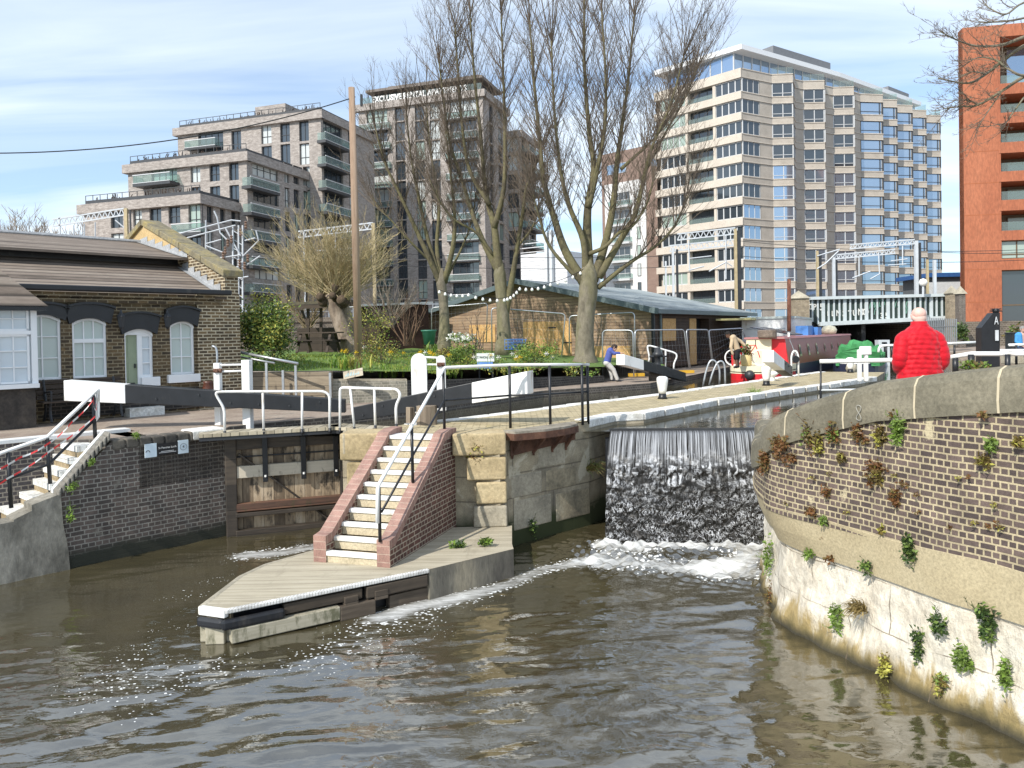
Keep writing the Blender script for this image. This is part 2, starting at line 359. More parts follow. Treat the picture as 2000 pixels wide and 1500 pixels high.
def make_water():
    xs = np.arange(-10.5, 6.6, .033); ys = np.arange(5.6, 17.2, .033); X, Y = np.meshgrid(xs, ys)
    d1 = segdist(X, Y, [gp(1195,1064), gp(1500,1064)]); d2 = segdist(X, Y, [gp(1180,1095), gp(1490,1120)])
    turb = np.exp(-(d1/.75)**2) + .7*np.exp(-(d2/.7)**2)
    calm = 1 - .55*np.exp(-((X+5.2)**2+(Y-11.5)**2)/5)
    Z = waves(X, Y)*calm*(1+.45*np.clip((10-Y)/3, 0, 1)) + turb*(.05*np.sin(X*9+np.sin(Y*7)*2)*np.sin(Y*11+X*3) + .035*np.sin(X*21+Y*5)*np.sin(Y*23-X*6)) + .05*np.exp(-(d1/.35)**2)
    foam = .74*np.exp(-(d1/.40)**2) + .50*np.exp(-(d2/.55)**2) + .6*np.exp(-(segdist(X, Y, [gp(1470,1085), gp(1380,1112)])/.3)**2)
    st = [gp(1150,1095), gp(1060,1112), gp(1000,1140), gp(900,1165), gp(800,1188), gp(740,1205)]
    foam += .46*np.exp(-(segdist(X, Y, st)/.24)**2) + .20*np.exp(-(segdist(X, Y, [gp(900,1180), gp(720,1235), gp(640,1290), gp(300,1330)])/.7)**2)
    foam += .46*np.exp(-(segdist(X, Y, [gp(640,1062), gp(560,1078), gp(480,1085)])/.28)**2) + .14*np.exp(-(segdist(X, Y, [gp(500,1090), gp(420,1150), gp(330,1270), gp(180,1360)])/1.0)**2)
    foam += .10*np.exp(-(segdist(X, Y, [gp(700,1260), gp(1000,1240), gp(1150,1220)])/.8)**2)
    nx, ny = len(xs), len(ys); co = np.stack([X, Y, Z], -1).reshape(-1, 3)
    i = np.arange(nx*ny).reshape(ny, nx); q = np.stack([i[:-1,:-1], i[:-1,1:], i[1:,1:], i[1:,:-1]], -1).reshape(-1, 4)
    me = bpy.data.meshes.new('water'); me.from_pydata(co.tolist(), [], q.tolist()); me.materials.append(WAT)
    a = me.attributes.new('foam', 'FLOAT', 'POINT'); a.data.foreach_set('value', foam.ravel().astype(np.float32))
    me.polygons.foreach_set('use_smooth', [True]*len(q))
    o = bpy.data.objects.new('water', me); COL.objects.link(o); tag(o, 'murky brown lower canal water, rippled, with drifting foam', None, None, 'structure')
    # the wider pool behind the camera, just out of frame
    m = MB(); 
    for x0,x1,y0,y1 in ((-60,-10.5,-40,17.2),(-10.5,6.6,-40,5.6),(6.6,9,-40,5.6)): m.face([(x0,y0,0),(x1,y0,0),(x1,y1,0),(x0,y1,0)])
    o = m.build('water_pool', WAT); tag(o, None, None, None, 'structure')
make_water()
UPZ = 1.90
m = MB(); m.face([(-4.6,15.3,UPZ),(4.8,15.25,UPZ),(60,15.25,UPZ),(60,95,UPZ),(-4.6,95,UPZ)])
tag(m.build('upper_water', WATUP), 'still dark water of the upper canal above the weir', None, None, 'structure')

# ------------------------------------------------------------------ ground
PAVE = bricks('stone_setts', (.42,.35,.21), (.52,.44,.28), (.27,.22,.13), .26, .13, .012, False, (.44,.36,.10), 1.4, .60, .6)
LAWN = mottled('lawn_soil', [(.05,.09,.015), (.10,.17,.03), (.15,.22,.045)], 2.5, .95, .5)
TOW = mottled('towpath', [(.20,.15,.12), (.30,.24,.19), (.36,.30,.24)], 1.4, .95, .3)
GZ = 2.1
LA, LB = G(0, 1140, 0), G(440, 1047, 0)       # foot of the left lock wall
LW = Fac(LA, LB)
lt = LW.t; lext = LA - lt*6
hinge = D(440, 840, 15.1)
lock_left = [G(838, 795, GZ), G(870, 788, GZ), G(1060, 763, GZ), G(1270, 748, GZ)]
m = MB()
bank = [(LB.x, LB.y), (hinge.x-.1, hinge.y+.5), (lock_left[0].x-1.2, lock_left[0].y-1.2)] + [(p.x, p.y) for p in lock_left] + [(7.5,31.5),(22,60),(26,95),(60,400),(-400,400),(-120,20),(lext.x-6,lext.y+4), (G(40,860,GZ).x-4, G(40,860,GZ).y+.6), tuple(LW.w(.9, 0, -1.6)[:2]), tuple(LW.w((G(215,845,GZ)-LW.p).dot(LW.t), 0)[:2])]
m.prism(bank, 1.2, GZ, 1, 0, bot=False)
tag(m.build('ground', [TOW, bricks('bank_brick', (.07,.06,.055), (.11,.09,.075), (.2,.18,.15))]), 'paved lock side and towpath', None, None, 'structure')
m = MB()
m.prism([(26,46),(70,40),(400,60),(400,400),(60,400),(38,95)], 1.0, 2.35, 0); m.prism([(5.9,5.0),(6.9,3.0),(40,3),(40,24.5),(9.8,20.8),(8.7,19.2),(7.6,17.6),(6.2,15),(5.5,13.6),(5.0,12.4),(4.35,11.2),(4.15,9.5),(5.2,7.1)], .5, 2.32, 0)
tag(m.build('right_bank', TOW), 'paved towpath and plaza on the right bank', None, None, 'structure')
# ------------------------------------------------------------------ island between lock and weir
STONEW = bricks('squared_stone', (.34,.29,.20), (.44,.38,.28), (.20,.17,.12), 1.05, .44, .014, False, (.115,.105,.085), .8, .50, .6, .9, ((.52,.47,.36), 1.1, .60), ((.035,.045,.015), .55))
REDBR = bricks('red_stair_brick', (.10,.046,.037), (.155,.072,.055), (.42,.36,.28), .225, .079, .009, True, None, .6, .55, .45)
REDBR2 = bricks('brick_on_edge', (.31,.18,.145), (.37,.225,.18), (.42,.30,.24), .12, .23, .008, False, None, .6, .55, .3)
isl = [gp(u, v, GZ) for u, v in ((668,849),(742,846),(890,847),(975,848),(992,843),(1150,822),(1200,811),(1257,808),(1400,782),(1640,748),(1712,737),(1728,727),(1600,726),(1285,770),(1225,777),(1060,797),(895,817),(840,823),(790,829))]
il = thing('lock_island', (isl[2][0], isl[2][1], 0), 'stone island between the lock chamber and the weir, cobbled on top', 'lock island')
m = MB(); m.prism(isl, -.6, GZ-.02, 0); m.build('wall', STONEW, il)
m = MB(); m.face([(x, y, GZ) for x, y in isl[::-1]]); m.build('paving', PAVE, il)
def kerb(pts, wd, z, name, mat, parent, th=.16, n=1, jit=.012):
    m = MB(); P = [Vector((x, y, 0)) for x, y in pts]; out = []
    for i, p in enumerate(P):
        t = (P[min(i+1, len(P)-1)]-P[max(i-1, 0)]).normalized(); out.append((p, Vector((-t.y, t.x, 0))))
    for (a, na), (b, nb) in zip(out, out[1:]):
        k = max(1, int((b-a).length/.85))
        for j in range(k):
            p0 = a.lerp(b, j/k+.006); p1 = a.lerp(b, (j+1)/k-.006); n0 = na.lerp(nb, j/k); n1 = na.lerp(nb, (j+1)/k); dz = rng.uniform(-jit, jit); o = rng.uniform(-jit, jit)
            q = [p0-n0*(.03+o), p1-n1*(.03+o), p1+n1*wd, p0+n0*wd]
            m.hexa([v+Vector((0,0,z-th)) for v in q]+[v+Vector((0,0,z+.022+dz)) for v in q])
    return m.build(name, mat, parent, bevel=.02)
kerb(isl[5:11], .34, GZ, 'whitened_coping', WHSTONE, il, .14)
kerb(isl[12:19], .30, GZ, 'whitened_coping', WHSTONE, il, .14)
kerb([isl[0], isl[1]], .5, GZ, 'coping_stone', STONE, il, .36)
# big tan quoins on the two nose corners, rounded
def quoin(c, sz, rz, z0, z1, mat=None, dx=.0):
    m = MB(); m.box((c[0], c[1], (z0+z1)/2), (sz[0], sz[1], z1-z0-.02), rz); o = m.build('quoin_stone', mat or QUO, il, bevel=.035); o.modifiers['bevel'].segments = 4; return o
QUO = mottled('tan_quoin_stone', [(.24,.19,.10), (.42,.33,.19), (.50,.41,.25)], 1.5, .9, .5)
nose = Vector((isl[2][0]-isl[1][0], isl[2][1]-isl[1][1])).angle_signed(Vector((1,0))); 
a0 = Vector(isl[0]); ct = G(715, 905, 1.9)
for z0, z1, w_, dxx in ((1.62,2.13,.82,0), (.98,1.6,.62,.12), (.5,.96,.72,.06)):
    quoin((a0.x+w_/2+dxx-.02, a0.y+.33), (w_, .75), -.08, z0, z1)
b0 = Vector(isl[3])
for i, (z0, z1, w_) in enumerate(((1.72,2.13,.95), (1.28,1.70,.7), (.86,1.26,.55), (.44,.84,.6))):
    quoin((b0.x-w_/2+.10, b0.y+.30), (w_, .66), .06, z0, z1, QUO if i < 3 else CONC)
rt = (Vector(isl[5])-Vector(isl[4])).normalized(); ra = math.atan2(rt.y, rt.x)
for s0, w_, z0, z1, mt in ((.05,.8,.85,1.3,CONC),(.95,.85,.85,1.28,STONE),(.1,1.0,.25,.83,CONC),(1.2,1.0,.22,.8,STONE),(.75,.75,1.32,1.92,CONC)):
    c = Vector(isl[4])+rt*(s0+w_/2); n = Vector((rt.y, -rt.x)); c = c - n*.27
    quoin(c, (w_, .56), ra, z0, z1, mt)
# ------------------------------------------------------------------ stairs on the wharf
WZ = .45
f0, f1 = G(612,1098,WZ), G(766,1106,WZ); top0 = G(745,848,GZ); top1 = G(888,848,GZ)
ft = ((top0+top1)/2-(f0+f1)/2); ft.z = 0; RUN = ft.length; ft.normalize(); fr = Vector((ft.y, -ft.x, 0))
fc = (f0+f1)/2; fc.z = 0
def sp(a, b, z): return fc + ft*a + fr*b + Vector((0,0,z))     # along the flight, across, up
HWD = (f1-f0).length/2; CL = HWD-.20
st = thing('brick_stair', (fc.x, fc.y, WZ), 'flight of white edged concrete steps between sloping red brick walls', 'stairs')
NS = 10; rise = (GZ-WZ)/NS; going = (RUN-.02)/NS
CSTEP = mottled('step_concrete', [(.34,.29,.19), (.50,.43,.30), (.55,.48,.34)], 1.8, .9, .35, 30)
for i in range(NS):
    z1 = WZ+rise*(i+1); m = MB()
    q = [sp(going*i, -CL, 0), sp(going*i, CL, 0), sp(RUN+.1, CL, 0), sp(RUN+.1, -CL, 0)]
    a = WZ-.1 if i == 0 else z1-rise-.02
    q[2:] = [sp(going*(i+1)+.06, CL, 0), sp(going*(i+1)+.06, -CL, 0)]
    m.hexa([p+Vector((0,0,a)) for p in q]+[p+Vector((0,0,z1-.05 if i < NS-1 else z1-.05)) for p in q]); s = m.build('step', CSTEP, st)
    m = MB(); q = [sp(going*i-.025, -CL, 0), sp(going*i-.025, CL, 0), sp(going*i+ (.075 if i < NS-1 else .34), CL, 0), sp(going*i+(.075 if i < NS-1 else .34), -CL, 0)]
    m.hexa([p+Vector((0,0,z1-.055)) for p in q]+[p+Vector((0,0,z1+.004)) for p in q]); m.build('white_nosing', WHSTONE if i % 3 == 1 else WHITE, s)
def flank(b0, b1, name):
    prof = [(-.03, WZ-.1), (-.03, WZ+.40)] + [(x, WZ+.40+(x-.12)*((GZ+.02-WZ-.40)/(RUN-.42))) for x in (.16, RUN-.42)] + [(RUN-.28, GZ+.06), (RUN-.05, GZ+.10), (RUN+.25, GZ+.10), (RUN+.25, WZ-.1)]
    m = MB(); A = [sp(a, b0, z) for a, z in prof]; B = [sp(a, b1, z) for a, z in prof]
    m.face(A); m.face(B[::-1])
    o = m.build(name, REDBR, st)
    m = MB(); cp = prof[1:7]; L = 0                     # brick-on-edge cap, brick joints across
    for (a, z), (c, e) in zip(prof[:7], prof[1:7]):
        dl = math.hypot(c-a, e-z); lift = Vector((0,0,.0)); P = [sp(a, b0-.008, z), sp(c, b0-.008, e), sp(c, b1+.008, e), sp(a, b1+.008, z)]
        uv = [(L, .01), (L+dl, .01), (L+dl, .22), (L, .22)]; m.face(P[::-1], 0, uv[::-1]); L += dl
    for bb, fl in ((b0-.008, 0), (b1+.008, 1)):           # the edge of the cap, 0.11 deep
        L = 0
        for (a, z), (c, e) in zip(cp, cp[1:]):
            dl = math.hypot(c-a, e-z); P = [sp(a, bb, z), sp(c, bb, e), sp(c, bb, e-.13), sp(a, bb, z-.13)]; uv = [(L, .1), (L+dl, .1), (L+dl, .22), (L, .22)]
            m.face(P if fl else P[::-1], 0, uv if fl else uv[::-1]); L += dl
    m.build('brick_cap', REDBR2, o)
flank(-HWD, -CL, 'flank_wall'); flank(CL, HWD, 'flank_wall')
# handrail of the stair and its continuation along the island nose
TR = .024
def rail_thing(label, root, name='handrail'): return thing(name, root, label, 'handrail')
pl0, pl1 = sp(0, CL+.06, 0), sp(RUN, CL+.06, 0)
def SP(u, v): return Wl(u, v, pl0, pl1)
rl = rail_thing('black and white tube handrail running up the brick stair and along the island nose', SP(741,1040))
topP = SP(868, 718); m = MB(); eb = SP(738, 950); r1 = G(997,836,GZ); r2 = G(1075,831,GZ); r3 = G(1138,824,GZ); r4 = G(1149,822,GZ)
H1 = topP.z
e = [Vector((p.x,p.y,H1-.02*i)) for i, p in enumerate((r1, r2, r3, r4))]
m.tube(rounded([SP(737,1022), eb, topP, e[0], e[1], e[3]+Vector((.03,0,0))], .05, 3), .030, 8); m.build('top_rail', WHITE, rl, smooth=True)
for p, t in ((SP(742,1045), eb), (SP(806,930), SP(806,826)), (SP(868,838), topP)):
    mm = MB(); mm.tube([p-Vector((0,0,.1)), Vector((p.x, p.y, t.z-.02))], .026, 8); mm.build('post', BLACK, rl, smooth=True)
for p, t in ((r1, e[0]), (r2, e[1]), (r3, e[2]), (r4, e[3])):
    mm = MB(); mm.tube([p-Vector((0,0,.06)), Vector((p.x,p.y,t.z-.02))], .027, 8); mm.build('post', BLACK, rl, smooth=True)
mm = MB(); mid = [Vector((p.x,p.y,(p.z+GZ)/2+.02)) for p in (e[0], e[1], e[3])]; tp = SP(868, 782)
mm.tube(rounded([SP(745,1000), SP(806,890), tp, mid[0]], .05, 3), .02, 8); mm.tube([mid[0], mid[1], mid[2]], .02, 8); mm.build('middle_rail', BLACK, rl, smooth=True)
# rusty cantilevered plate round the nose
cw = thing('cantilever_walkway', (r3.x, r3.y, GZ), 'rusty steel walkway plate bracketed out over the weir pool', 'walkway')
nn = Vector((rt.y, -rt.x)); A = Vector(isl[4]); m = MB()
pt = [A+rt*-.12, A+rt*-.1+nn*.30, A+rt*.5+nn*.46, A+rt*1.0+nn*.46, A+rt*1.5+nn*.34, A+rt*1.75]
m.prism([(p.x, p.y) for p in pt], GZ-.02, GZ+.03, 0); m.build('deck_plate', mottled('worn_plate', [(.12,.10,.08), (.26,.23,.18), (.34,.31,.26)], 3, .7, .4), cw)
m = MB()
for a, b in zip(pt, pt[1:]): m.beam((a.x,a.y,GZ-.07), (b.x,b.y,GZ-.07), .03, .12)
m.build('edge_beam', RUST, cw); m = MB(); a = A+nn*.05; b = A+rt*1.72+nn*.05; m.hexa([(a.x,a.y,1.66),(b.x,b.y,1.78),(b.x+nn.x*.02,b.y+nn.y*.02,1.78),(a.x+nn.x*.02,a.y+nn.y*.02,1.66),(a.x,a.y,2.07),(b.x,b.y,2.07),(b.x+nn.x*.02,b.y+nn.y*.02,2.07),(a.x+nn.x*.02,a.y+nn.y*.02,2.07)]); m.build('skirt_plate', RUST, cw)
for s in (.08, .62, 1.12, 1.5):
    m = MB(); b = A+rt*s; dpt = .32 if s in (.08, 1.5) else .42; m.beam((b.x,b.y,GZ-.45), (b.x+nn.x*dpt, b.y+nn.y*dpt, GZ-.06), .05, .05); m.beam((b.x+nn.x*.02,b.y+nn.y*.02,GZ-.5), (b.x+nn.x*.02,b.y+nn.y*.02,GZ-.05), .05, .04); m.build('bracket', RUST, cw)
# ------------------------------------------------------------------ timber wharf
DECKW = timber('grooved_decking', [(.28,.245,.18), (.43,.38,.28), (.52,.47,.36)], .028, True, .85, 8, .10, .35, ((.30,.26,.19), 1.6, .55))
OLDT = timber('old_dark_timber', [(.03,.024,.018), (.075,.058,.042), (.15,.12,.09)], .22, True, .85, 14, .03, .6)
PALET = timber('weathered_pale_timber', [(.16,.14,.09), (.36,.33,.25), (.52,.48,.38)], .3, True, .85, 12, .02, .6, ((.10,.10,.055), 3.5, .49))
dk = [gp(u, v, WZ) for u, v in ((389,1185),(440,1192),(640,1152),(838,1112),(1003,1072),(1000,1062),(612,1075),(517,1102),(468,1125))]
wf = thing('timber_wharf', (dk[3][0], dk[3][1], 0), 'low pointed landing stage of pale decking over dark timbers', 'landing stage')
m = MB(); m.face([(x, y, WZ) for x, y in (dk[0], dk[1], dk[2], dk[3], dk[4], dk[5], (dk[5][0], dk[5][1]+1.2), (dk[6][0]+.3, dk[6][1]+1.2), dk[6], dk[7], dk[8])]); m.build('deck', DECKW, wf)
def along(a, b, z0, z1, o0, o1, name, mat, bev=.012, s0=0, s1=1):
    a, b = Vector(a), Vector(b); t = (b-a); n = Vector((t.y, -t.x)).normalized()
    p, q = a+t*s0, a+t*s1; m = MB(); c = [p+n*o0, q+n*o0, q+n*o1, p+n*o1]
    if (c[1]-c[0]).cross(c[2]-c[1]) < 0: c.reverse()
    m.hexa([(v.x,v.y,z0) for v in c]+[(v.x,v.y,z1) for v in c]); return m.build(name, mat, wf, bevel=bev)
WEDGE = bricks('whitened_deck_edge', (.70,.70,.68), (.60,.60,.58), (.30,.27,.22), .04, .2, .003, False)
along(dk[1], dk[3], WZ-.05, WZ+.004, -.06, .02, 'white_edge', WEDGE); along(dk[0], dk[1], WZ-.10, WZ+.005, -.06, .02, 'white_edge', WHITE); along(dk[8], dk[0], WZ-.1, WZ+.004, -.06, .02, 'side_edge', CONC); along(dk[7], dk[8], WZ-.1, WZ+.004, -.06, .02, 'side_edge', CONC); along(dk[6], dk[7], WZ-.5, WZ+.004, -.06, .02, 'side_edge', CONC)
along(dk[0], dk[1], WZ-.24, WZ-.11, -.02, .07, 'rubber_fender', BLACK, .04); along(dk[1], dk[3], WZ-.25, WZ-.11, -.02, .06, 'rubber_fender', BLACK, .04, -.02, .26)
along(dk[1], dk[3], WZ-.22, WZ-.085, -.1, -.01, 'side_timber', OLDT, .012, .26, .64); along(dk[1], dk[3], WZ-.24, WZ-.075, -.1, .015, 'side_timber', OLDT, .012, .66, .99)
along(dk[1], dk[3], .02, .20, -.09, .05, 'rubbing_timber', PALET, .015, .02, .52); along(dk[1], dk[3], -.02, .19, -.09, .05, 'rubbing_timber', OLDT, .015, .52, .70); along(dk[1], dk[4], -.02, .18, -.09, .06, 'rubbing_timber', OLDT, .015, .505, .66); along(dk[1], dk[4], -.02, .16, -.09, .05, 'rubbing_timber', OLDT, .015, .665, .78)
along(dk[1], dk[3], -.4, .36, -.35, -.20, 'pile_row', BLACK, .01, .05, .98)
for s, nm in ((.545, 'block'), (.70, 'block')): along(dk[1], dk[3], .17, .30, -.09, .03, 'spacer_block', OLDT, .01, s, s+.07)
CONCD = mottled('stained_concrete', [(.06,.055,.05), (.15,.14,.115), (.34,.30,.22)], 1.6, .9, .4, 18, (1,1,.3))
a, b = Vector(dk[3]), Vector(dk[4]); t = (b-a).normalized(); n = Vector((t.y, -t.x)); m = MB()
c = [a, b, b-n*.55, a-n*.5]; m.hexa([(v.x,v.y,-.5) for v in c]+[(v.x,v.y,WZ-.004) for v in c]); m.build('concrete_edge', CONCD, wf)
p = Vector(((dk[0][0]+dk[1][0])/2+.03, (dk[0][1]+dk[1][1])/2+.09)); m = MB(); m.box((p.x, p.y, -.1), (.24, .22, .86)); m.build('corner_pile', PALET, wf, bevel=.012)
m = MB(); m.box((p.x-.17, p.y+.04, .12), (.11, .14, .26), .1); m.build('pile_cleat', PALET, wf, bevel=.02); m = MB(); m.box((p.x+.2, p.y+.06, .06), (.2, .16, .26), .2); m.build('pile_cleat', PALET, wf, bevel=.02)
# ------------------------------------------------------------------ curved near wall
WSTONE = mottled('bleached_wall_stone', [(.34,.29,.21), (.58,.52,.42), (.68,.63,.53), (.72,.68,.60)], 1.7, .9, .9, 9, (1,1,.7), .05)
def tide(mt, bands):                                # water line algae and damp on a stone: (height, noise reach, colour)
    t = mt.node_tree; b = next(n for n in t.nodes if n.type == 'BSDF_PRINCIPLED'); src = b.inputs['Base Color'].links[0].from_socket; g = NG.__new__(NG); g.t = t; g.m = mt; g.b = b
    sx = g.n('ShaderNodeSeparateXYZ'); c = g.n('ShaderNodeTexCoord'); g.l(c.outputs['Object'], sx.inputs[0])
    for h, rc, sc, col in bands:
        nz = g.noise(g.coord('UV', (1,.22,1)), sc, 7, .7); hh = g.math('SUBTRACT', sx.outputs[2], g.math('MULTIPLY', g.math('SUBTRACT', nz, .42), rc)); src = g.mix(g.ramp(hh, [(max(0,h-.12), .92), (h+.06, 0)]), src, col)
    wv = g.coord('UV'); wn = g.n('ShaderNodeTexNoise', {'Scale': 3, 'Detail': 3}); g.l(wv, wn.inputs['Vector']); vs = g.n('ShaderNodeVectorMath', operation='SCALE'); g.l(wn.outputs['Color'], vs.inputs[0]); vs.inputs['Scale'].default_value = .09
    va = g.n('ShaderNodeVectorMath', operation='ADD'); g.l(wv, va.inputs[0]); g.l(vs.outputs[0], va.inputs[1]); bk = g.n('ShaderNodeTexBrick', {'Scale': 1, 'Mortar Size': .009, 'Mortar Smooth': .4, 'Brick Width': 1.15, 'Row Height': .53}); g.l(va.outputs[0], bk.inputs['Vector'])
    ck = g.math('MULTIPLY', bk.outputs['Fac'], g.ramp(g.noise(wv, 2.2, 4), [(.40, 0), (.55, .75)])); src = g.mix(ck, src, (.13,.10,.065)); g.l(src, b.inputs['Base Color'])
tide(WSTONE, [(.13,1.5,2.6,(.33,.24,.09)),(.12,.5,4,(.13,.105,.04)),(.05,.12,6,(.035,.032,.022))])
RENDER = mottled('sand_render', [(.33,.27,.165), (.40,.335,.21), (.44,.375,.245)], 1.1, .9, .15, 40)
NEARBR = bricks('weathered_engineering_brick', (.068,.050,.045), (.150,.108,.092), (.40,.335,.215), .155, .068, .010, True, (.42,.38,.30), 1.3, .66, .8, .85, ((.47,.40,.26), 2.3, .665))
COPE = mottled('grey_sandstone_coping', [(.10,.09,.065), (.155,.14,.10), (.24,.215,.155)], 1.3, .9, .35, 26)
base = [(6.4,3.2),(5.55,5.0)] + [gp(u, v) for u, v in ((2000,1445),(1860,1385),(1750,1330),(1640,1275),(1565,1240),(1524,1212))] + [(3.60,10.55),(3.68,11.2),(3.95,12.2),(4.35,13.2),(4.72,14.6)]
def resample(pts, n):
    P = [np.array(p, float) for p in pts]; P = [2*P[0]-P[1]] + P + [2*P[-1]-P[-2]]; o = []
    for i in range(1, len(P)-2):
        for k in range(12):
            t = k/12; a, b, c, d = P[i-1:i+3]; o.append(.5*(2*b+(c-a)*t+(2*a-5*b+4*c-d)*t*t+(3*b-a-3*c+d)*t**3))
    o.append(P[-2]); o = np.array(o); s = np.concatenate([[0], np.cumsum(np.hypot(*np.diff(o, axis=0).T))]); q = np.linspace(0, s[-1], n)
    return np.stack([np.interp(q, s, o[:,0]), np.interp(q, s, o[:,1])], 1), q
BP, BS = resample(base, 130)
tg = np.gradient(BP, axis=0); tg /= np.hypot(tg[:,0], tg[:,1])[:,None]; NRM = np.stack([-tg[:,1], tg[:,0]], 1)   # towards the water
ZT = np.interp(BP[:,1], [3,5,7.1,8.5,9.3,9.9,10.5,11.2,12.2,14.6], [3.75,3.65,3.50,3.27,3.02,2.78,2.46,2.28,2.2,2.16])
OUT = np.interp(BP[:,1], [7,8.6,10.0,11.2,13], [0,.04,.17,.17,.1])
def wp(i, o, z): return (BP[i,0]+NRM[i,0]*o, BP[i,1]+NRM[i,1]*o, z)
def strip(mb, prof, m=0, i0=0, i1=None, jag=0):   # prof(i) -> [(o, z), ...] bottom to top
    rows = [[wp(i, o, z) for o, z in prof(i)] for i in range(i0, i1 or len(BP))]
    for j in range(len(rows)-1):
        for k in range(len(rows[0])-1):
            q = [rows[j][k], rows[j+1][k], rows[j+1][k+1], rows[j][k+1]]; s0, s1 = BS[i0+j], BS[i0+j+1]
            mb.face(q[::-1], m, [(s0, q[0][2]), (s1, q[1][2]), (s1, q[2][2]), (s0, q[3][2])][::-1])
nw = thing('curved_canal_wall', (BP[60,0], BP[60,1], 0), 'curved brick canal wall with grey coping and bleached stone foot, near the camera', 'canal wall')
n2 = lambda i, k: .03*math.sin(BS[i]*5.1+k*2.3)+.02*math.sin(BS[i]*11.7+k)
m = MB(); strip(m, lambda i: [(.10,-.6),(.06+n2(i,0),.0),(.03+n2(i,1)*.6,.14),(n2(i,2)*.9,.38),(n2(i,3)*.8-.02,.62),(n2(i,4)*.5-.03,.85),(-.04,1.07)]); o = m.build('stone_base', WSTONE, nw, smooth=True)
m = MB(); strip(m, lambda i: [(-.06,1.06),(0,1.07),(OUT[i]*.55,1.28),(OUT[i]+.004,1.56+.02*math.sin(BS[i]*3)),(OUT[i]-.03,1.6)]); m.build('render_band', RENDER, nw, smooth=False)
zb = lambda i: ZT[i]-.45
m = MB(); strip(m, lambda i: [(OUT[i],1.5),(OUT[i]-.02,max(1.62,zb(i)-.05)),(OUT[i]-.03,max(1.66,zb(i)+.02))]); m.build('brick_face', NEARBR, nw)
def cope(i): z = ZT[i]; b = z-.45; o = OUT[i]; return [(o-.06,b),(o+.02,b+.005),(o+.03,b+.12),(o+.015,z-.11),(o-.03,z-.03),(o-.11,z),(o-.42,z),(o-.46,z-.04),(o-.46,z-.9)]
JOINT = paint('lime_mortar', (.50,.43,.30), .9)
k = 0; i = 0; L = len(BP)
while i < L-1:
    j = min(L-1, i + rng.choice((8, 9, 9, 10))); m = MB(); strip(m, cope, 0, i, j+1); m.build('coping_stone', COPE, nw, smooth=True)
    m = MB(); z = ZT[j]
    for (o1, z1), (o2, z2) in zip(cope(j)[:6], cope(j)[1:7]):
        t = Vector((tg[j,0], tg[j,1], 0))*.012; a = Vector(wp(j, o1+.004, z1)); b = Vector(wp(j, o2+.004, z2+.003)); m.face([a+t, a-t, b-t, b+t])
    m.build('mortar_joint', JOINT, nw); i = j
# ------------------------------------------------------------------ left lock wall with its steps
DKBR = bricks('dark_lock_brick', (.075,.061,.053), (.142,.109,.092), (.27,.25,.215), .225, .078, .010, True, (.19,.175,.15), .9, .56, .7, .9, ((.22,.20,.165), 1.1, .62), ((.03,.032,.022), .3))
def lws(u, v): return LW.px(u, v)
sB = LW.L; s_t, z_t = lws(215, 845); s_m, z_m = lws(112, 962); s_a = lws(0, 1010)[0]-3
lw = thing('lock_wall', (LB.x, LB.y, 0), 'dark brick lock wall beside the lower gates, with a small plate sign on it', 'lock wall')
m = MB(); m.face([LW.w(s_m+.04,-.6), LW.w(sB+.05,-.6), LW.w(sB+.05,GZ-.02), LW.w(s_t,GZ-.02), LW.w(s_m+.04,z_m-.05)][::1])
m.face([LW.w(sB+.05,-.6), LW.w(sB+.05,-.6,-1.5), LW.w(sB+.05,GZ-.02,-1.5), LW.w(sB+.05,GZ-.02)]); m.build('brick_face', DKBR, lw)
m = MB(); nst = 9
for i in range(nst):
    a = s_t+.02+(sB-s_t)*i/nst; LW.box(m, a+.006, a+(sB-s_t)/nst-.006, GZ-.16, GZ+.02+rng.uniform(-.008,.008), -.3, .03)
m.build('coping_course', mottled('dark_coping', [(.05,.045,.04), (.10,.09,.075), (.20,.17,.13)], 2, .9, .5), lw, bevel=.03)
m = MB(); LW.box(m, sB-.62, sB+.06, GZ-.15, GZ+.035, -.5, .035); m.build('white_corner_stone', WHSTONE, lw, bevel=.03)
ns = 13; m = MB()                                  # sloping coping beside the steps
for i in range(ns):
    t0, t1 = i/ns+.004, (i+1)/ns-.004; a = (s_m+(s_t-s_m)*t0, z_m+(z_t-z_m)*t0); b = (s_m+(s_t-s_m)*t1, z_m+(z_t-z_m)*t1)
    P = [LW.w(a[0],a[1]-.12,.04), LW.w(b[0],b[1]-.12,.04), LW.w(b[0],b[1]-.12,-.24), LW.w(a[0],a[1]-.12,-.24)]; Q = [q+Vector((0,0,.15)) for q in P]; m.hexa(P+Q)
m.build('sloping_coping', mottled('bullnose_brick', [(.09,.085,.075), (.17,.16,.14), (.26,.24,.2)], 3, .8, .5), lw, bevel=.035)
m = MB(); P = [LW.w(s_m,z_m+.02,-.24), LW.w(s_t,z_t+.03,-.24), LW.w(s_t,z_t+.03,-.36), LW.w(s_m,z_m+.02,-.36)]; m.hexa([p-Vector((0,0,.2)) for p in P]+P); m.build('white_string', WHITE, lw)
BUTT = mottled('stained_cement', [(.05,.048,.04), (.15,.14,.115), (.30,.28,.235), (.42,.39,.33)], 1.1, .9, .6, 12, (1,1,.55))
sk, zk = lws(100, 968); s2, z2 = lws(60, 985); s3, z3 = lws(25, 1012); m = MB()
pr = [(s_a,-.6),(s_m+.18,-.6),(s_m+.13,.35),(s_m+.06,.8),(s_m+.04,z_m-.05),(s_m-.02,zk),(s2,zk-.1),(s2,z2-.1),(s3,z2-.2),(s3,z3-.05),(s_a,z3-.1)]
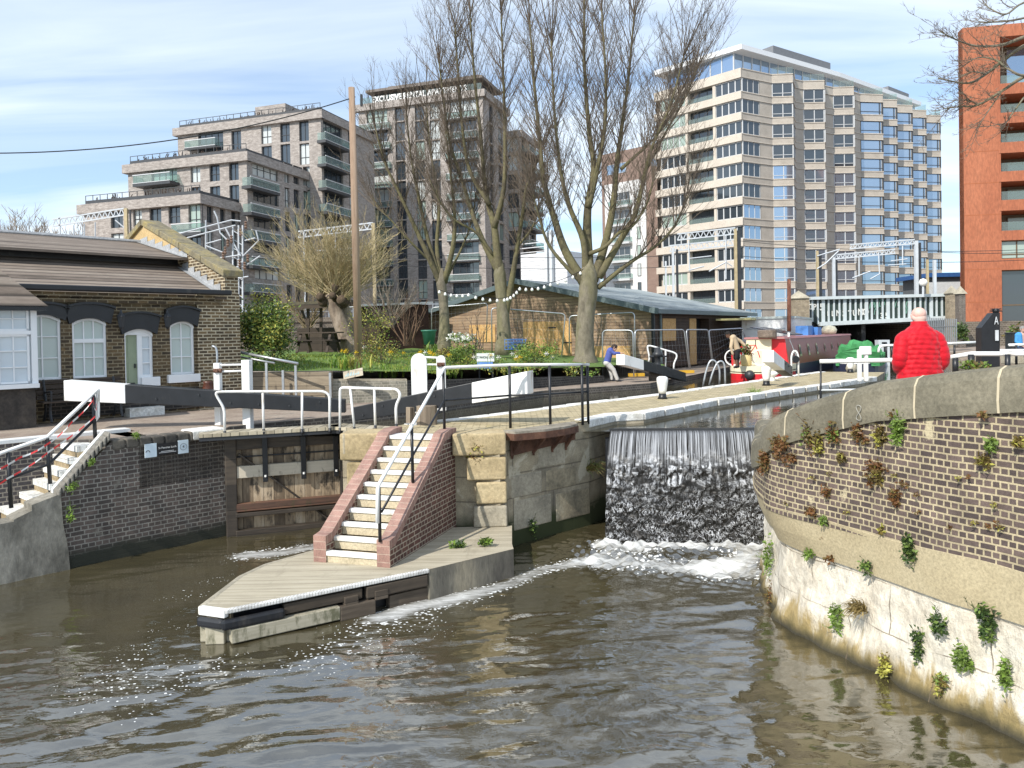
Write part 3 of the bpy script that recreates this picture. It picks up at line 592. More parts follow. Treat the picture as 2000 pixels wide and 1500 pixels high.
A = [LW.w(a, z, .05) for a, z in pr]; B = [LW.w(a, z, -.4) for a, z in pr]; m.face(A); m.face(B[::-1])
for i in range(len(pr)): j = (i+1) % len(pr); m.face([A[i], B[i], B[j], A[j]])
m.build('cement_buttress', BUTT, lw)
# steps climbing behind it
sst = thing('lockside_steps', LW.w(s_m, z_m-.3, -1), 'short flight of white edged steps up to the lock side, taped off', 'stairs')
tre = [((106,840),(182,840)), ((109,880),(163,876)), ((94,905),(149,900)), ((55,930),(130,926)), ((36,957),(104,950)), ((-10,980),(64,972)), ((-30,1003),(16,997))]
nstp = len(tre); 
for i in range(nstp):
    z1 = z_t - .02 - i*(z_t-(z_m-.02))/4.3 * .92 if i else GZ+.0
    sR = LW.p; a = G(tre[i][0][0], tre[i][0][1], z1); b = G(tre[i][1][0]+6, tre[i][1][1], z1); d = lt.copy()
    so_ = (b-LW.p).dot(lt); b = LW.w(so_, z1, -.34); a = LW.w(so_-.02, z1, -1.25); m = MB()
    q = [a, b, b+d*.42, a+d*.42]; zz = Vector((0,0,.34)); m.hexa([p-zz for p in q]+[p-Vector((0,0,.1)) for p in q]); s = m.build('step', mottled('worn_tan_step', [(.16,.12,.07), (.32,.25,.15), (.42,.36,.26)], 3, .9, .5) if i == 0 else MT['worn_tan_step'], sst)
    m = MB(); q = [a-d*.02, b-d*.02, b+d*.30, a+d*.30]; m.hexa([p-Vector((0,0,.102)) for p in q]+[p for p in q]); m.build('white_nosing', bricks('white_brick_nosing', (.74,.74,.71), (.66,.66,.63), (.42,.40,.36), .11, .3, .006, False) if i == 0 else MT['white_brick_nosing'], s)
m = MB(); LWb = [LW.w(s_a, 0, -1.27), LW.w(s_t+.9, 0, -1.27)]; FB = Fac(LWb[0], LWb[1]); FB.box(m, 0, FB.L, .4, GZ+.0, -.4, 0); o = m.build('retaining_wall', bricks('blue_grey_brick', (.06,.055,.06), (.10,.085,.085), (.27,.24,.20), .225, .078, .011, True), sst)
m = MB(); FB.box(m, FB.L-2.6, FB.L-.1, GZ, GZ+.06, -.3, .03); m.build('white_kerb', WHITE, sst)
# ------------------------------------------------------------------ weir
g = NG('falling_water'); v = g.coord('UV'); at = g.n('ShaderNodeSeparateXYZ'); g.l(v, at.inputs[0]); vv = at.outputs[1]
s1 = g.noise(g.coord('UV', (42, .7, 1)), 1.0, 6, .62); s2 = g.noise(g.coord('UV', (10, 6, 1)), 1.4, 3, .5, .9)
s3 = g.noise(g.coord('UV', (5.5, 4.2, 1)), 1.0, 3, .5, 2.2); s4 = g.noise(g.coord('UV', (11, 8, 1)), 1.0, 2, .5, 1.4)
rid = lambda q, w_: g.ramp(g.math('ABSOLUTE', g.math('SUBTRACT', q, .5)), [(0, 1), (w_, 0)])
top = g.ramp(s1, [(.42, .0), (.60, .66)]); brk = g.noise(g.coord('UV', (2.5, 8, 1)), 1.0, 6, .65, .8)
gap_ = g.ramp(g.noise(g.coord('UV', (10, .35, 1)), 1.0, 3, .5), [(.38, .12), (.50, 1)]); th_ = g.math('SUBTRACT', s2, g.math('MULTIPLY', vv, .10)); mid = g.mix(1, g.mix(1, g.ramp(th_, [(.35, 0), (.49, .9)]), g.ramp(brk, [(.42, .06), (.58, 1)]), 'MULTIPLY'), gap_, 'MULTIPLY')
low = g.mix(1, g.mix(1, rid(s3, .028), rid(s4, .03), 'ADD'), g.ramp(brk, [(.42, .08), (.60, .95)]), 'MULTIPLY')
k1 = g.ramp(g.math('ADD', vv, g.math('MULTIPLY', s2, .5)), [(.70, 0), (.98, 1)]); k2 = g.ramp(g.math('ADD', vv, g.math('MULTIPLY', s2, .7)), [(.98/2.2, 0), (1.0, 1)])
wf_ = g.mix(k1, top, mid); kk = g.math('MULTIPLY', g.math('ADD', vv, g.math('MULTIPLY', s1, .5)), .45); wf_ = g.mix(g.ramp(kk, [(.50, 0), (.78, 1)]), wf_, low)
lip = g.ramp(vv, [(.10, 0), (.17, 1)]); wf_ = g.mix(1, wf_, lip, 'MULTIPLY')
fb = g.n('ShaderNodeBsdfPrincipled', {'Base Color': (.60,.62,.65,1), 'Roughness': .4}); g.set(base=(.013,.012,.010), rough=.35, ior=1.25)
bp = g.n('ShaderNodeBump', {'Strength': .5, 'Distance': .02}); g.l(g.math('ADD', s2, g.math('MULTIPLY', wf_, .5)), bp.inputs['Height'])
for q in (g.b, fb): g.l(bp.outputs[0], q.inputs['Normal'])
mm = g.n('ShaderNodeMixShader'); g.l(wf_, mm.inputs[0]); g.l(g.b.outputs[0], mm.inputs[1]); g.l(fb.outputs[0], mm.inputs[2]); g.l(mm.outputs[0], g.out.inputs[0])
WEIR = g.m
wl, wr = G(1180,1062,0), G(1502,1066,0); cl = D(1192,846,15.2); cr = D(1486,846,14.9)
m = MB(); nxw, nyw = 150, 110; rows = []
pf = [(0,-.12,0),(0,-.02,.12),(.03,.0,.2),(.08,.03,.3)]
for j in range(nyw):
    t = j/(nyw-1); row = []
    for i in range(nxw):
        a = i/(nxw-1); c = cl.lerp(cr, a); b = wl.lerp(wr, a)
        if t < .08: q = t/.08; y = 1-q; p = Vector((c.x, c.y+.28*(1-q), UPZ+.035-.05*q*q)); v_ = t*1.9
        else:
            q = (t-.08)/.92; z = (UPZ-.015)*(1-q)-.1*q; dr = q**.55; p = Vector((c.x+(b.x-c.x)*dr, c.y+(b.y-c.y)*dr, z))
            stp = .03*math.sin(q*44+math.sin(a*31)*1.4)*min(1, q*2)+.012*math.sin(a*95+q*9)*math.sin(q*60+a*40)*min(1,q*2); p.y -= .09*q+stp; v_ = .15+(t-.08)/.92*2.0
        row.append((p, (a*2.9, v_)))
    rows.append(row)
for j in range(nyw-1):
    for i in range(nxw-1):
        q = [rows[j][i], rows[j+1][i], rows[j+1][i+1], rows[j][i+1]]; m.face([x[0] for x in q], 0, [x[1] for x in q])
wo = m.build('weir', WEIR, None, smooth=True); tag(wo, 'sheet of white streaked water falling over the weir between island and curved wall', 'weir')
m = MB(); m.beam(cl+Vector((-.3,.5,-.02)), cr+Vector((.4,.5,-.02)), .5, .10); 
m = MB(); m.beam(cl+Vector((-.1,.02,-.55)), cr+Vector((.2,.02,-.55)), .3, .9); m.build('weir_sill', BLACK, wo)
# ------------------------------------------------------------------ lower lock gates
GATEW = timber('wet_gate_planking', [(.05,.036,.024), (.17,.125,.08), (.38,.29,.19), (.55,.46,.34)], .20, False, .7, 9, .05, .7, ((.018,.014,.010), 3.2, .50))
PALEB = timber('pale_gate_rail', [(.22,.18,.13), (.45,.40,.31), (.58,.52,.42)], .5, True, .8, 9, .02, .5, ((.06,.045,.03), 3, .55))
RUSTB = timber('rust_stained_rail', [(.03,.022,.018), (.12,.06,.038), (.26,.13,.075)], .5, True, .75, 7, .02, .5, ((.05,.06,.02), 3, .56))
WETB = timber('wet_black_timber', [(.012,.010,.008), (.035,.027,.02), (.09,.07,.05)], .5, True, .6, 9, .02, .5)
H1, M1, H2 = D(444,840,15.1), D(676,830,15.9), D(806,828,14.95)
def gate_leaf(a, b, label):
    f = Fac(a, b); L = f.L; t = thing('lock_gate', (a.x, a.y, 0), label, 'lock gate', 'lower lock gate leaves')
    z = lambda v, u=560: f.px(u, v)[1]
    m = MB(); f.box(m, .05, L-.03, -.5, 1.98, -.12, -.04); m.build('planking', GATEW, t)
    for z0, z1, mt, o, nm in ((1.68,1.98,WETB,.06,'top_rail'),(1.12,1.36,PALEB,.07,'middle_rail'),(.46,.62,RUSTB,.10,'lower_rail'),(.36,.44,WETB,.13,'lower_rail'),(-.5,.10,WETB,.14,'bottom_rail'),(1.52,1.545,DARKM,.02,'tie_bar')):
        m = MB(); f.box(m, .12, L-.06, z0, z1, -.04, o); m.build(nm, mt, t, bevel=.012)
    m = MB(); f.box(m, -.06, .16, -.5, 2.02, -.14, .10); m.build('heel_post', WETB, t, bevel=.02)
    m = MB(); f.box(m, L-.15, L-.01, -.5, 2.02, -.14, .10); m.build('mitre_post', WETB, t, bevel=.02)
    m = MB(); m.beam(f.w(.2,1.6,.0), f.w(L-.3,.05,.0), .03, .12, 0, f.n); m.build('brace', WETB, t)
    return t, f
gl, gf = gate_leaf(H1, M1, 'weathered timber gate leaf fully in view, hung on the dark brick lock wall')
g2, gf2 = gate_leaf(M1 + Vector((.02,0,0)), H2, 'timber gate leaf mostly hidden behind the tan quoin stones and the brick stair')
for s in (.30, .62, .90):
    m = MB(); gf.box(m, gf.L*s-.05, gf.L*s+.05, 1.02, 2.0, .07, .12); o = m.build('iron_strap', BLACK, gl, bevel=.006); m = MB(); c = gf.w(gf.L*s, 1.14, .125); m.lathe(c, [(.022,-.02),(.022,.02)], 10); m.build('bolt_head', WHITE, o)
WALKW = timber('walkway_board', [(.20,.17,.12), (.40,.35,.25), (.50,.45,.35)], .16, False, .85, 9, .12, .5)
def walkway(f, s0, s1, label):
    t = thing('gate_walkway', f.w(s0, 2.06, .3), label, 'walkway', 'walkways on the lower gates'); m = MB(); f.box(m, s0, s1, 2.03, 2.095, .10, .62); m.build('boards', WALKW, t)
    m = MB(); f.box(m, s0, s1, 1.96, 2.03, .54, .60); m.build('bearer', DARKM, t)
walkway(gf, -.5, gf.L-.15, 'plank walkway along the front of the fully visible gate leaf'); walkway(gf2, .0, gf2.L+.1, 'plank walkway running behind the stair top to the island')
def tube_px(name, parent, mat, pts, d, r=.022, cr=.07, k=8):
    m = MB(); dd = d if hasattr(d, '__len__') else [d]*len(pts); m.tube(rounded([D(u, v, e) for (u, v), e in zip(pts, dd)], cr, 4), r, k); return m.build(name, mat, parent, smooth=True)
def gate_rail(label, hoop, posts, d):
    t = thing('gate_handrail', D(*hoop[0], d[0]), label, 'handrail', 'white handrails on the lower gates')
    us = [u for u, _ in hoop]; dep = lambda u: d[0]+(d[1]-d[0])*(u-us[0])/(us[-1]-us[0])
    tube_px('hoop_rail', t, WHITE, hoop, [dep(u) for u, _ in hoop], .026, .10)
    for (a, b) in posts: tube_px('post', t, WHITE, [a, b], [dep(a[0])]*2, .024)
    for u, v in [hoop[0], hoop[-1]] + [b for _, b in posts]:
        m = MB(); p = D(u, v, dep(u)); m.lathe(p-Vector((0,0,.10)), [(.02,0),(.036,.01),(.036,.05),(.028,.06),(.028,.10)], 8); m.build('socket', BLACK, t, smooth=True)
gate_rail('long white tube handrail with four uprights on the left gate leaf', [(439,842),(438,798),(420,768),(428,765),(632,764),(644,772),(644,836)], [((513,765),(515,838)),((590,764),(590,838))], (14.55,15.15))
gate_rail('shorter white tube handrail beside the stair top with a bowed end', [(664,836),(664,760),(668,757),(776,760),(783,772),(773,792),(774,828)], [((684,759),(692,834)),((731,758),(733,831))], (15.15,14.3))
def balance_beam(label, head, tail, wtail, whead, ht, hh, split, wface, group=None, n=6):
    """head, tail: centre of the top face; ht/hh heights; split: fraction of length from the head where white starts"""
    t = thing('balance_beam', (head+tail)/2 - Vector((0,0,.3)), label, 'balance beam', 'balance beams of the lock gates')
    ax = (tail-head); lat = Vector((ax.y, -ax.x, 0)).normalized()
    def sec(k, w_, h_): c = head.lerp(tail, k); return [c-lat*w_/2-Vector((0,0,h_)), c+lat*w_/2-Vector((0,0,h_)), c+lat*w_/2, c-lat*w_/2]
    at = lambda k: (whead+(wtail-whead)*k, hh+(ht-hh)*k)
    for k0, k1, mt, nm, ex in ((0, split, BLACK, 'beam', 0), (split, 1, WHITE, 'white_end', .004)):
        A = sec(k0, at(k0)[0]+ex, at(k0)[1]+ex); B = sec(k1, at(k1)[0]+ex, at(k1)[1]+ex); m = MB(); m.hexa([A[0],A[1],B[1],B[0],A[3],A[2],B[2],B[3]]); m.build(nm, mt, t, bevel=.012)
    m = MB()
    for i in range(n):
        k = split*(.12+.72*i/(n-1))+rng.uniform(-.02,.02); w_, h_ = at(k); c = head.lerp(tail, k)-Vector((0,0,h_*rng.choice((.3,.68))))
        for sg in (1,-1): q = c+lat*sg*(w_/2+.004); m.tube([q, q+lat*sg*.02], .02, 6)
    m.build('bolt_heads', DARKM, t); return t
balance_beam('black balance beam of the left gate, its white end beside the cottage bench', D(672,781,15.9)+Vector((0,.15,0)), D(122,743,15.15)+Vector((0,.17,0)), .36, .28, .40, .27, .79, 0)
balance_beam('black balance beam with white end reaching over the island paving', D(690,796,15.9)+Vector((0,.15,0)), D(1036,725,14.75)+Vector((0,.2,0)), .44, .28, .45, .29, .70, 0)
def paddle_gear(label, p1, p2, d, rods, plate=None):
    t = thing('paddle_gear', D(p1[0], p1[2], d), label, 'paddle gear', 'white paddle gear posts on the lower gates')
    for (u, v0, v1, wd), rd in ((p1, plate), (p2, plate)):
        a, b = D(u, v0, d), D(u, v1, d); hw = wd*d/F/2; m = MB()
        if rd:
            q = [(-hw, b.z-a.z-.4), (hw, b.z-a.z-.4)] + [(hw*math.cos(x), hw*math.sin(x)-hw) for x in [i*math.pi/10 for i in range(11)]]
            A = [a+Vector((x,-.06,z)) for x, z in q]; B = [a+Vector((x,.06,z)) for x, z in q]; m.face(A); m.face(B[::-1])
            for i in range(len(q)): j = (i+1) % len(q); m.face([A[i],B[i],B[j],A[j]])
        else: m.box((a.x, a.y, (a.z+2.0)/2), (hw*2, hw*1.6, a.z-2.0), -.2)
        m.build('post', WHITE, t, bevel=.012)
    for v0, v1, r in rods:
        m = MB(); m.tube([D(p1[0], v0, d-.02), D(p2[0], v1, d-.02)], r, 6); m.build('rod', WHITE, t)
    m = MB(); c = D((p1[0]+p2[0])/2, rods[1][0], d-.05); c = D(p2[0] if plate else p1[0], rods[-1][1], d-.08); m.tube([c-Vector((.08,0,0)), c+Vector((.08,0,0))], .045, 8); m.tube([c-Vector((0,.08,0)), c+Vector((0,.1,0))], .03, 8); m.build('windlass_spindle', RUST, t)
    return t
paddle_gear('pair of square white paddle posts joined by rods in front of the cottage corner', (425,709,760,13), (482,703,775,17), 15.9, ((713,712,.022),(726,724,.022)))
paddle_gear('rounded white paddle gear plates beside the flower bed wall', (818,690,770,30), (861,694,765,17), 16.4, ((697,699,.024),(712,712,.022)), True)
m = MB(); m.tube([D(834,833,15.3), D(833,792,15.3)], [.21,.2], 12); m.tube([D(802,833,15.5), D(802,795,15.5)], [.10,.1], 4); o = m.build('timber_stub', timber('cut_log', [(.10,.08,.06),(.24,.19,.14),(.34,.28,.2)], .5, False), None, bevel=.01); tag(o, 'round timber stub propping the right balance beam at the lock edge', 'timber stub')
# ------------------------------------------------------------------ sign on the left lock wall, handrail and tape on its steps
def text(name, s, size, org, xd, up, mat, parent, depth=.006, align='CENTER', sx=1, bold=0):
    c = bpy.data.curves.new(name, 'FONT'); c.body = s; c.size = size; c.extrude = depth/2; c.align_x = align; c.align_y = 'CENTER'; c.offset = bold; c.resolution_u = 2
    o = bpy.data.objects.new(name, c); COL.objects.link(o); bpy.context.view_layer.update()
    me = bpy.data.meshes.new_from_object(o.evaluated_get(bpy.context.evaluated_depsgraph_get())); bpy.data.objects.remove(o); me.materials.clear(); me.materials.append(mat)
    x = Vector(xd).normalized(); u = Vector(up).normalized(); z = x.cross(u); M = Matrix((x*sx, u, z)).transposed().to_4x4(); M.translation = Vector(org); me.transform(M)
    o = bpy.data.objects.new(name, me); COL.objects.link(o)
    if parent is not None:
        o.parent = parent
        if parent.parent is None: o.location = -parent.location
    return o
sg = thing('lock_sign', LW.w(LW.px(322,878)[0], 1.9, .05), 'small black name plate between two pale square panels on the dark lock wall', 'sign')
x0, zc = LW.px(281, 881); x1, _ = LW.px(366, 876); xa, _ = LW.px(304, 880); xb, _ = LW.px(346, 878); zt = LW.px(322, 865)[1]; zb_ = LW.px(322, 887)[1]
m = MB(); LW.box(m, x0, xa, zb_-.02, zt+.02, .03, .05); lp = m.build('panel', paint('sign_pale_blue', (.62,.72,.78), .4), sg); m = MB(); LW.box(m, xa, xb, zb_, zt, .03, .045); cp = m.build('name_plate', BLACK, sg); m = MB(); LW.box(m, xb, x1, zb_-.02, zt+.02, .03, .05); rp_ = m.build('panel', MT['sign_pale_blue'], sg)
text('lettering', 'St Pancras Lock', .052, LW.w((xa+xb)/2, zb_+(zt-zb_)*.62, .048), lt, (0,0,1), WHITE, cp, .004); m = MB(); LW.box(m, xa+.04, xb-.04, zb_+.035, zb_+.043, .045, .047); LW.box(m, xa+.08, xb-.08, zb_+.058, zb_+.066, .045, .047); m.build('small_print', WHITE, cp)
text('numeral', '4', .075, LW.w((xb+x1)/2, (zb_+zt)/2, .053), lt, (0,0,1), DARKM, rp_, .003)
def ring(c, r, x, u, mat, name, parent, w_=.008, a0=0, a1=2*math.pi): m = MB(); m.tube([c+x*r*math.cos(a)+u*r*math.sin(a) for a in np.linspace(a0, a1, 22)], w_, 4, cap=False); return m.build(name, mat, parent)
ring(LW.w((xb+x1)/2, (zb_+zt)/2, .052), .062, lt, Vector((0,0,1)), DARKM, 'ring_mark', rp_, .003); ring(LW.w(x0+.05, (zb_+zt)/2-.03, .052), .035, lt, Vector((0,0,1)), DARKM, 'arch_mark', lp, .007, 0, math.pi)
def LS(u, v, off=-.42): a = LW.w(0,0,off); b = LW.w(1,0,off); return Wl(u, v, a, b)
hr = thing('steps_handrail', LS(186,830), 'white topped black handrail down the taped lockside steps', 'handrail')
m = MB(); m.tube(rounded([LS(186,818), LS(192,760), LS(92,854), LS(16,880), LS(-60,908)], .03, 3), .032, 8); m.tube([LS(186,822), LS(192,814), LS(192,762)], .026, 8); m.build('top_rail', WHITE, hr, smooth=True)
for a, b in (((186,856),(182,772)), ((99,960),(92,856)), ((22,992),(16,884))): m = MB(); m.tube([LS(*a), LS(*b)], .034, 8); m.build('post', BLACK, hr, smooth=True)
m = MB(); m.tube([LS(184,820), LS(95,907), LS(16,936), LS(-60,963)], .024, 8); m.build('lower_rail', BLACK, hr, smooth=True)
g = NG('hazard_tape'); sx = g.n('ShaderNodeSeparateXYZ'); g.l(g.coord('UV'), sx.inputs[0]); g.set(base=g.mix(g.math('LESS_THAN', g.math('FRACT', g.math('MULTIPLY', sx.outputs[0], 4.2)), .5), (.75,.74,.72), (.72,.05,.05)), rough=.4); TAPE = g.m
def tape(pts, label):
    m = MB(); P = [LS(u, v, -.38) for u, v in pts]; Q = []
    for a, b in zip(P, P[1:]): Q += arc(a, b, (a+b)/2-Vector((0,0,.05)), 6)[:-1]
    Q.append(P[-1]); L = 0
    for i, (a, b) in enumerate(zip(Q, Q[1:])):
        l = (b-a).length; tw = [Vector((0,.02*math.sin(j*.9),.032)) for j in (i, i+1)]; m.face([a, b, b+tw[1], a+tw[0]], 0, [(L,0),(L+l,0),(L+l,.1),(L,.1)]); L += l
    tag(m.build('barrier_tape', TAPE), label, 'barrier tape')
tape([(181,784),(140,827),(95,868),(40,895),(-40,935)], 'upper run of red and white barrier tape along the lockside steps handrail'); tape([(186,815),(96,884),(16,936),(-40,965)], 'lower run of red and white barrier tape along the lockside steps'); tape([(182,778),(185,800),(189,800),(188,784)], 'loose knotted end of barrier tape hanging from the top post')
t = thing('grey_pipe_post', D(424,760,16.6), 'thin grey pipe with a curved top between the white paddle posts', 'pipe'); tube_px('pipe', t, GALV, [(425,765),(424,690),(422,678),(414,676)], 16.6, .024, .1)
# ------------------------------------------------------------------ bollards, ladder hoops
def bollard_parts(t, p, h):
    r = h*.24; m = MB(); m.lathe(p, [(r*.95,0),(r*.72,h*.10),(r*.66,h*.24)], 16); m.build('base', BLACK, t, smooth=True); m = MB(); m.lathe(p, [(r*.66,h*.24),(r*.78,h*.40),(r*1.0,h*.70),(r*1.06,h*.84),(r*.98,h*.94),(r*.6,h*.99),(.01,h)], 16); m.build('head', WHITE, t, smooth=True)
for (u, v, h), lb in (((1294,779,.60),'white topped cast bollard alone in the middle of the island paving'), ((1497,753,.62),'white topped cast bollard in front of the red boat'), ((1661,728,.62),'white bollard behind the white post and rail, below the green cover')):
    p = G(u, v, GZ); bollard_parts(thing('bollard', p, lb, 'bollard', 'white lockside bollards'), p, h)
p = G(1508, 744, GZ); m = MB(); m.lathe(p, [(.12,0),(.09,.05),(.10,.16),(.19,.22),(.20,.27),(.15,.32),(.02,.33)], 14); tag(m.build('mooring_stud', WHITE, None, smooth=True), 'squat white mushroom mooring stud beside the red boat', 'mooring stud')
t = thing('ladder_hoops', G(1390,753,GZ), 'pair of bent galvanised hoop handles at the top of a lock ladder', 'ladder rails')
for P in ([(1373,754),(1378,728),(1386,704),(1396,703),(1406,720),(1405,752)], [(1385,752),(1392,726),(1402,706),(1412,705),(1416,718),(1416,752)]): tube_px('hoop', t, GALV, P, 25.2, .032, .3)
# ------------------------------------------------------------------ upper gate: beams, gear, rails
balance_beam('dark balance beam whose white end is pushed by the person in blue', D(1334,728,28.6)+Vector((0,.1,0)), D(1212,692,26.6)+Vector((0,.1,0)), .40, .34, .37, .32, .70, 0)
m = MB(); p = D(1277,748,27.9); m.box((p.x,p.y,2.35), (.28,.3,.6), .3); tag(m.build('beam_post', OLDT, None, bevel=.02), 'dark timber post under the far balance beam at the lock edge', 'post')
balance_beam('short balance beam with white end in front of the red and cream boat', D(1540,716,25.0)+Vector((0,.1,0)), D(1502,684,22.9)+Vector((0,.1,0)), .34, .32, .36, .32, .45, 0, None, 3)
t = thing('lockside_rail', D(1268,705,28.3), 'bowed white tube rail on the far lock side behind the pushed beam', 'handrail')
tube_px('hoop_rail', t, WHITE, [(1267,707),(1269,698),(1264,678),(1267,674),(1300,684),(1319,689),(1323,696),(1316,710),(1316,721)], 28.6, .032, .3); tube_px('post', t, WHITE, [(1300,685),(1300,717)], 28.6, .03)
t = thing('paddle_stand', D(1285,715,28.4), 'dark cast paddle winding gear between rail and far beam', 'paddle gear'); m = MB(); p = D(1285,716,28.5); m.lathe(p, [(.14,0),(.1,.1),(.1,.35),(.2,.4),(.2,.5),(.12,.55),(.1,.7),(.02,.72)], 10); m.build('pedestal', DARKM, t, smooth=True); m = MB(); m.tube([p+Vector((-.32,-.05,.38)), p+Vector((.32,-.05,.38))], .04, 6); m.build('crank', DARKM, t)
t = thing('paddle_stand', D(1553,738,25.5), 'white framed paddle stand with a dark gear wheel beside the red boat cabin', 'paddle gear'); p = G(1553,736,GZ); m = MB(); s = 25.5/F
for x in (-.13,.13): m.tube(rounded([p+Vector((x,0,0)), p+Vector((x,0,.78)), p+Vector((x*.5,0,.95)), p+Vector((0,0,.97))], .1, 4), .035, 8)
m.build('frame', WHITE, t, smooth=True); m = MB(); m.tube([p+Vector((0,-.12,.66)), p+Vector((0,.12,.66))], .13, 12); m.build('gear_wheel', BLACK, t)
# ------------------------------------------------------------------ rails beyond the red jacket
t = thing('footbridge_rail', D(1603,788,19.6), 'white topped rail with black posts in front of the green covered boat and red jacket', 'handrail')
tube_px('top_rail', t, WHITE, [(1601,706),(1752,703),(1842,700),(1897,691),(2040,691)], [19.6,19.2,18.8,18.2,17.5], .055, .05)
for u, v0, v1, d, r in ((1603,707,832,19.6,.026),(1866,700,730,18.5,.07),(1897,692,735,18.2,.075),(1968,692,735,17.8,.06)): tube_px('post', t, BLACK, [(u,v0),(u,v1)], d, r)
tube_px('lower_rail', t, STEELGREY, [(1603,762),(1720,760)], [19.6,19.3], .024)
m = MB(); p = D(1683,735,21.5); 
for x in (-.06,.12): m.box((p.x+x, p.y, p.z+.3), (.10,.14,.9))
m.box((p.x+.1,p.y-.02,p.z+.72), (.30,.16,.24)); tag(m.build('white_gear_post', WHITE, None, bevel=.03), 'stubby white twin post with a chunky head by the end of the island', 'gear post')
t = thing('towpath_rail', D(1905,668,30), 'plain white tube rail on thin black posts behind the red jacket', 'handrail'); tube_px('top_rail', t, WHITE, [(1716,688),(1717,678),(1724,675),(1760,674),(1850,671),(1918,668)], 30, .05, .15)
for u in (1731,1742,1864): tube_px('post', t, BLACK, [(u,674),(u,700)], 30, .04)
t = thing('towpath_rail', D(1980,675,26), 'white double rail at the far edge of the frame below the person in blue', 'handrail'); tube_px('top_rail', t, WHITE, [(1970,674),(2060,672)], 27, .05); tube_px('middle_rail', t, WHITE, [(1942,685),(2060,684)], 25, .05)
for u in (1985,2020): tube_px('post', t, BLACK, [(u,674),(u,712)], 26.5, .04)
t = thing('black_steel_fin', D(1935,715,20.5), 'tall black angled steel fin with a spiky cap in front of the orange building', 'steel fin'); m = MB(); q = [(1917,735),(1917,640),(1940,611),(1953,611),(1953,735)]; A = [D(u,v,20.4) for u, v in q]; B = [p+Vector((.06,.35,0)) for p in A]; m.face(A); m.face(B[::-1])
for i in range(5): j = (i+1) % 5; m.face([A[i],B[i],B[j],A[j]])
m.build('plate', BLACK, t); m = MB(); c = D(1945,606,20.5)
for i in range(12): a = i*math.pi/6; m.beam(c, c+Vector((.16*math.cos(a), .12*math.sin(a), .05*math.sin(i*2.1))), .015, .02)
m.lathe(c-Vector((0,0,.07)), [(.07,0),(.09,.05),(.05,.12)], 10); m.build('spiked_cap', BLACK, t)
text('letter_mark', 'A', .30, D(1946,627,20.36), (1,0,0), (0,0,1), STEELGREY, t, .01, sx=.55); m = MB(); p = D(1947,655,20.36); m.box((p.x,p.y,p.z), (.08,.03,.28)); m.build('pale_strip', STEELGREY, t)
# ------------------------------------------------------------------ lock keeper's cottage
YBR = bricks('sooty_stock_brick', (.055,.04,.025), (.17,.115,.055), (.27,.22,.14), .225, .082, .012, False, (.05,.04,.028), .9, .52, .6, .9, ((.30,.19,.08), .8, .66))
LBR = bricks('clean_stock_brick', (.07,.05,.03), (.22,.15,.075), (.52,.45,.32), .225, .082, .014, False)
SLATE = timber('stone_slates', [(.085,.066,.05), (.16,.125,.098), (.23,.185,.148), (.31,.265,.215)], .26, True, .85, 7, .30, .9, ((.30,.28,.22), 4.5, .60))
STUCCO = mottled('ochre_render', [(.42,.29,.13), (.52,.38,.19), (.55,.42,.23)], 1.2, .9, .2, 30)
COPC = mottled('lichened_coping', [(.11,.095,.065), (.22,.19,.12), (.33,.26,.09)], 3, .9, .5)
LEAD = mottled('lead_flashing', [(.27,.28,.29), (.44,.45,.46)], 3, .5, .2)
CURT = NG('curtained_pane').set(base=(.50,.57,.54), rough=.12, ior=1.5)
CURTB = NG('netted_pane').set(base=(.62,.68,.72), rough=.12, ior=1.5)
DOORG = paint('sage_door_paint', (.28,.33,.22), .45, .06)
CZ = 2.28
c0, c1 = D(175,700,17.5), D(443,700,19.9); CF = Fac(c0, c1); px = CF.px
ct = thing('brick_cottage', CF.w(1, CZ), 'old single storey dark brick lock cottage with white windows and stone slate roof', 'cottage')
SL, SR = -5.2, CF.L
gb = CF.q - CF.n*6; GFc = Fac(CF.q, gb)          # gable plane, s = metres back from the corner
gp_ = lambda u, v: GFc.px(u, v)
A_, B_, E_, R_ = gp_(432,573), gp_(357,523), gp_(367,504), gp_(275,474)
ap = gp_(281,431); kn = gp_(446,527)
zw = px(300,578)[1]+.05
def rect(u0, v0, u1, v1): s0, a = px(u0, v0); s1, b = px(u1, v1); return (s0, s1, b, a)
def ph(uc, hw, v0, v1):                            # opening centred on pixel uc, width in metres
    s, a = px(uc, v0); b = px(uc, v1)[1]; return (s-hw, s+hw, b, a)
W1, W2, W4 = ph(82,.36,614,742), ph(174,.36,621,738), ph(355,.30,627,731)
dr0, dr1 = px(244,700)[0], px(299,700)[0]; DR = (dr0, dr1, CZ+.05, px(270,641)[1])
m = MB(); wall_holes(m, CF, SL, SR+.0, CZ-.3, zw, [W1, W2, W4, DR], .16); m.build('front_wall', YBR, ct)
m = MB(); CF.box(m, px(383,600)[0], SR+.36, CZ-.3, zw+.05, -.3, .05); m.build('corner_pier', LBR, ct)
for k, (z, h, o) in enumerate(((zw-.02,.10,.16),(zw-.14,.10,.10))): m = MB(); CF.box(m, SL, SR-.35+.2*k, z-h, z, 0, o); m.build('cornice', YBR, ct)
m = MB(); CF.box(m, SL, SR+.04, zw+.0, zw+.13, .1, .3); m.build('gutter', BLACK, ct, bevel=.03)
for z0, w_ in ((CZ-.1, .08),): m = MB(); CF.box(m, px(88,700)[0], SR-.1, CZ-.1, CZ+.42, 0, .05); m.build('black_plinth', bricks('tarred_brick', (.02,.018,.017), (.04,.035,.03), (.10,.085,.07), .225, .082, .012, False), ct)
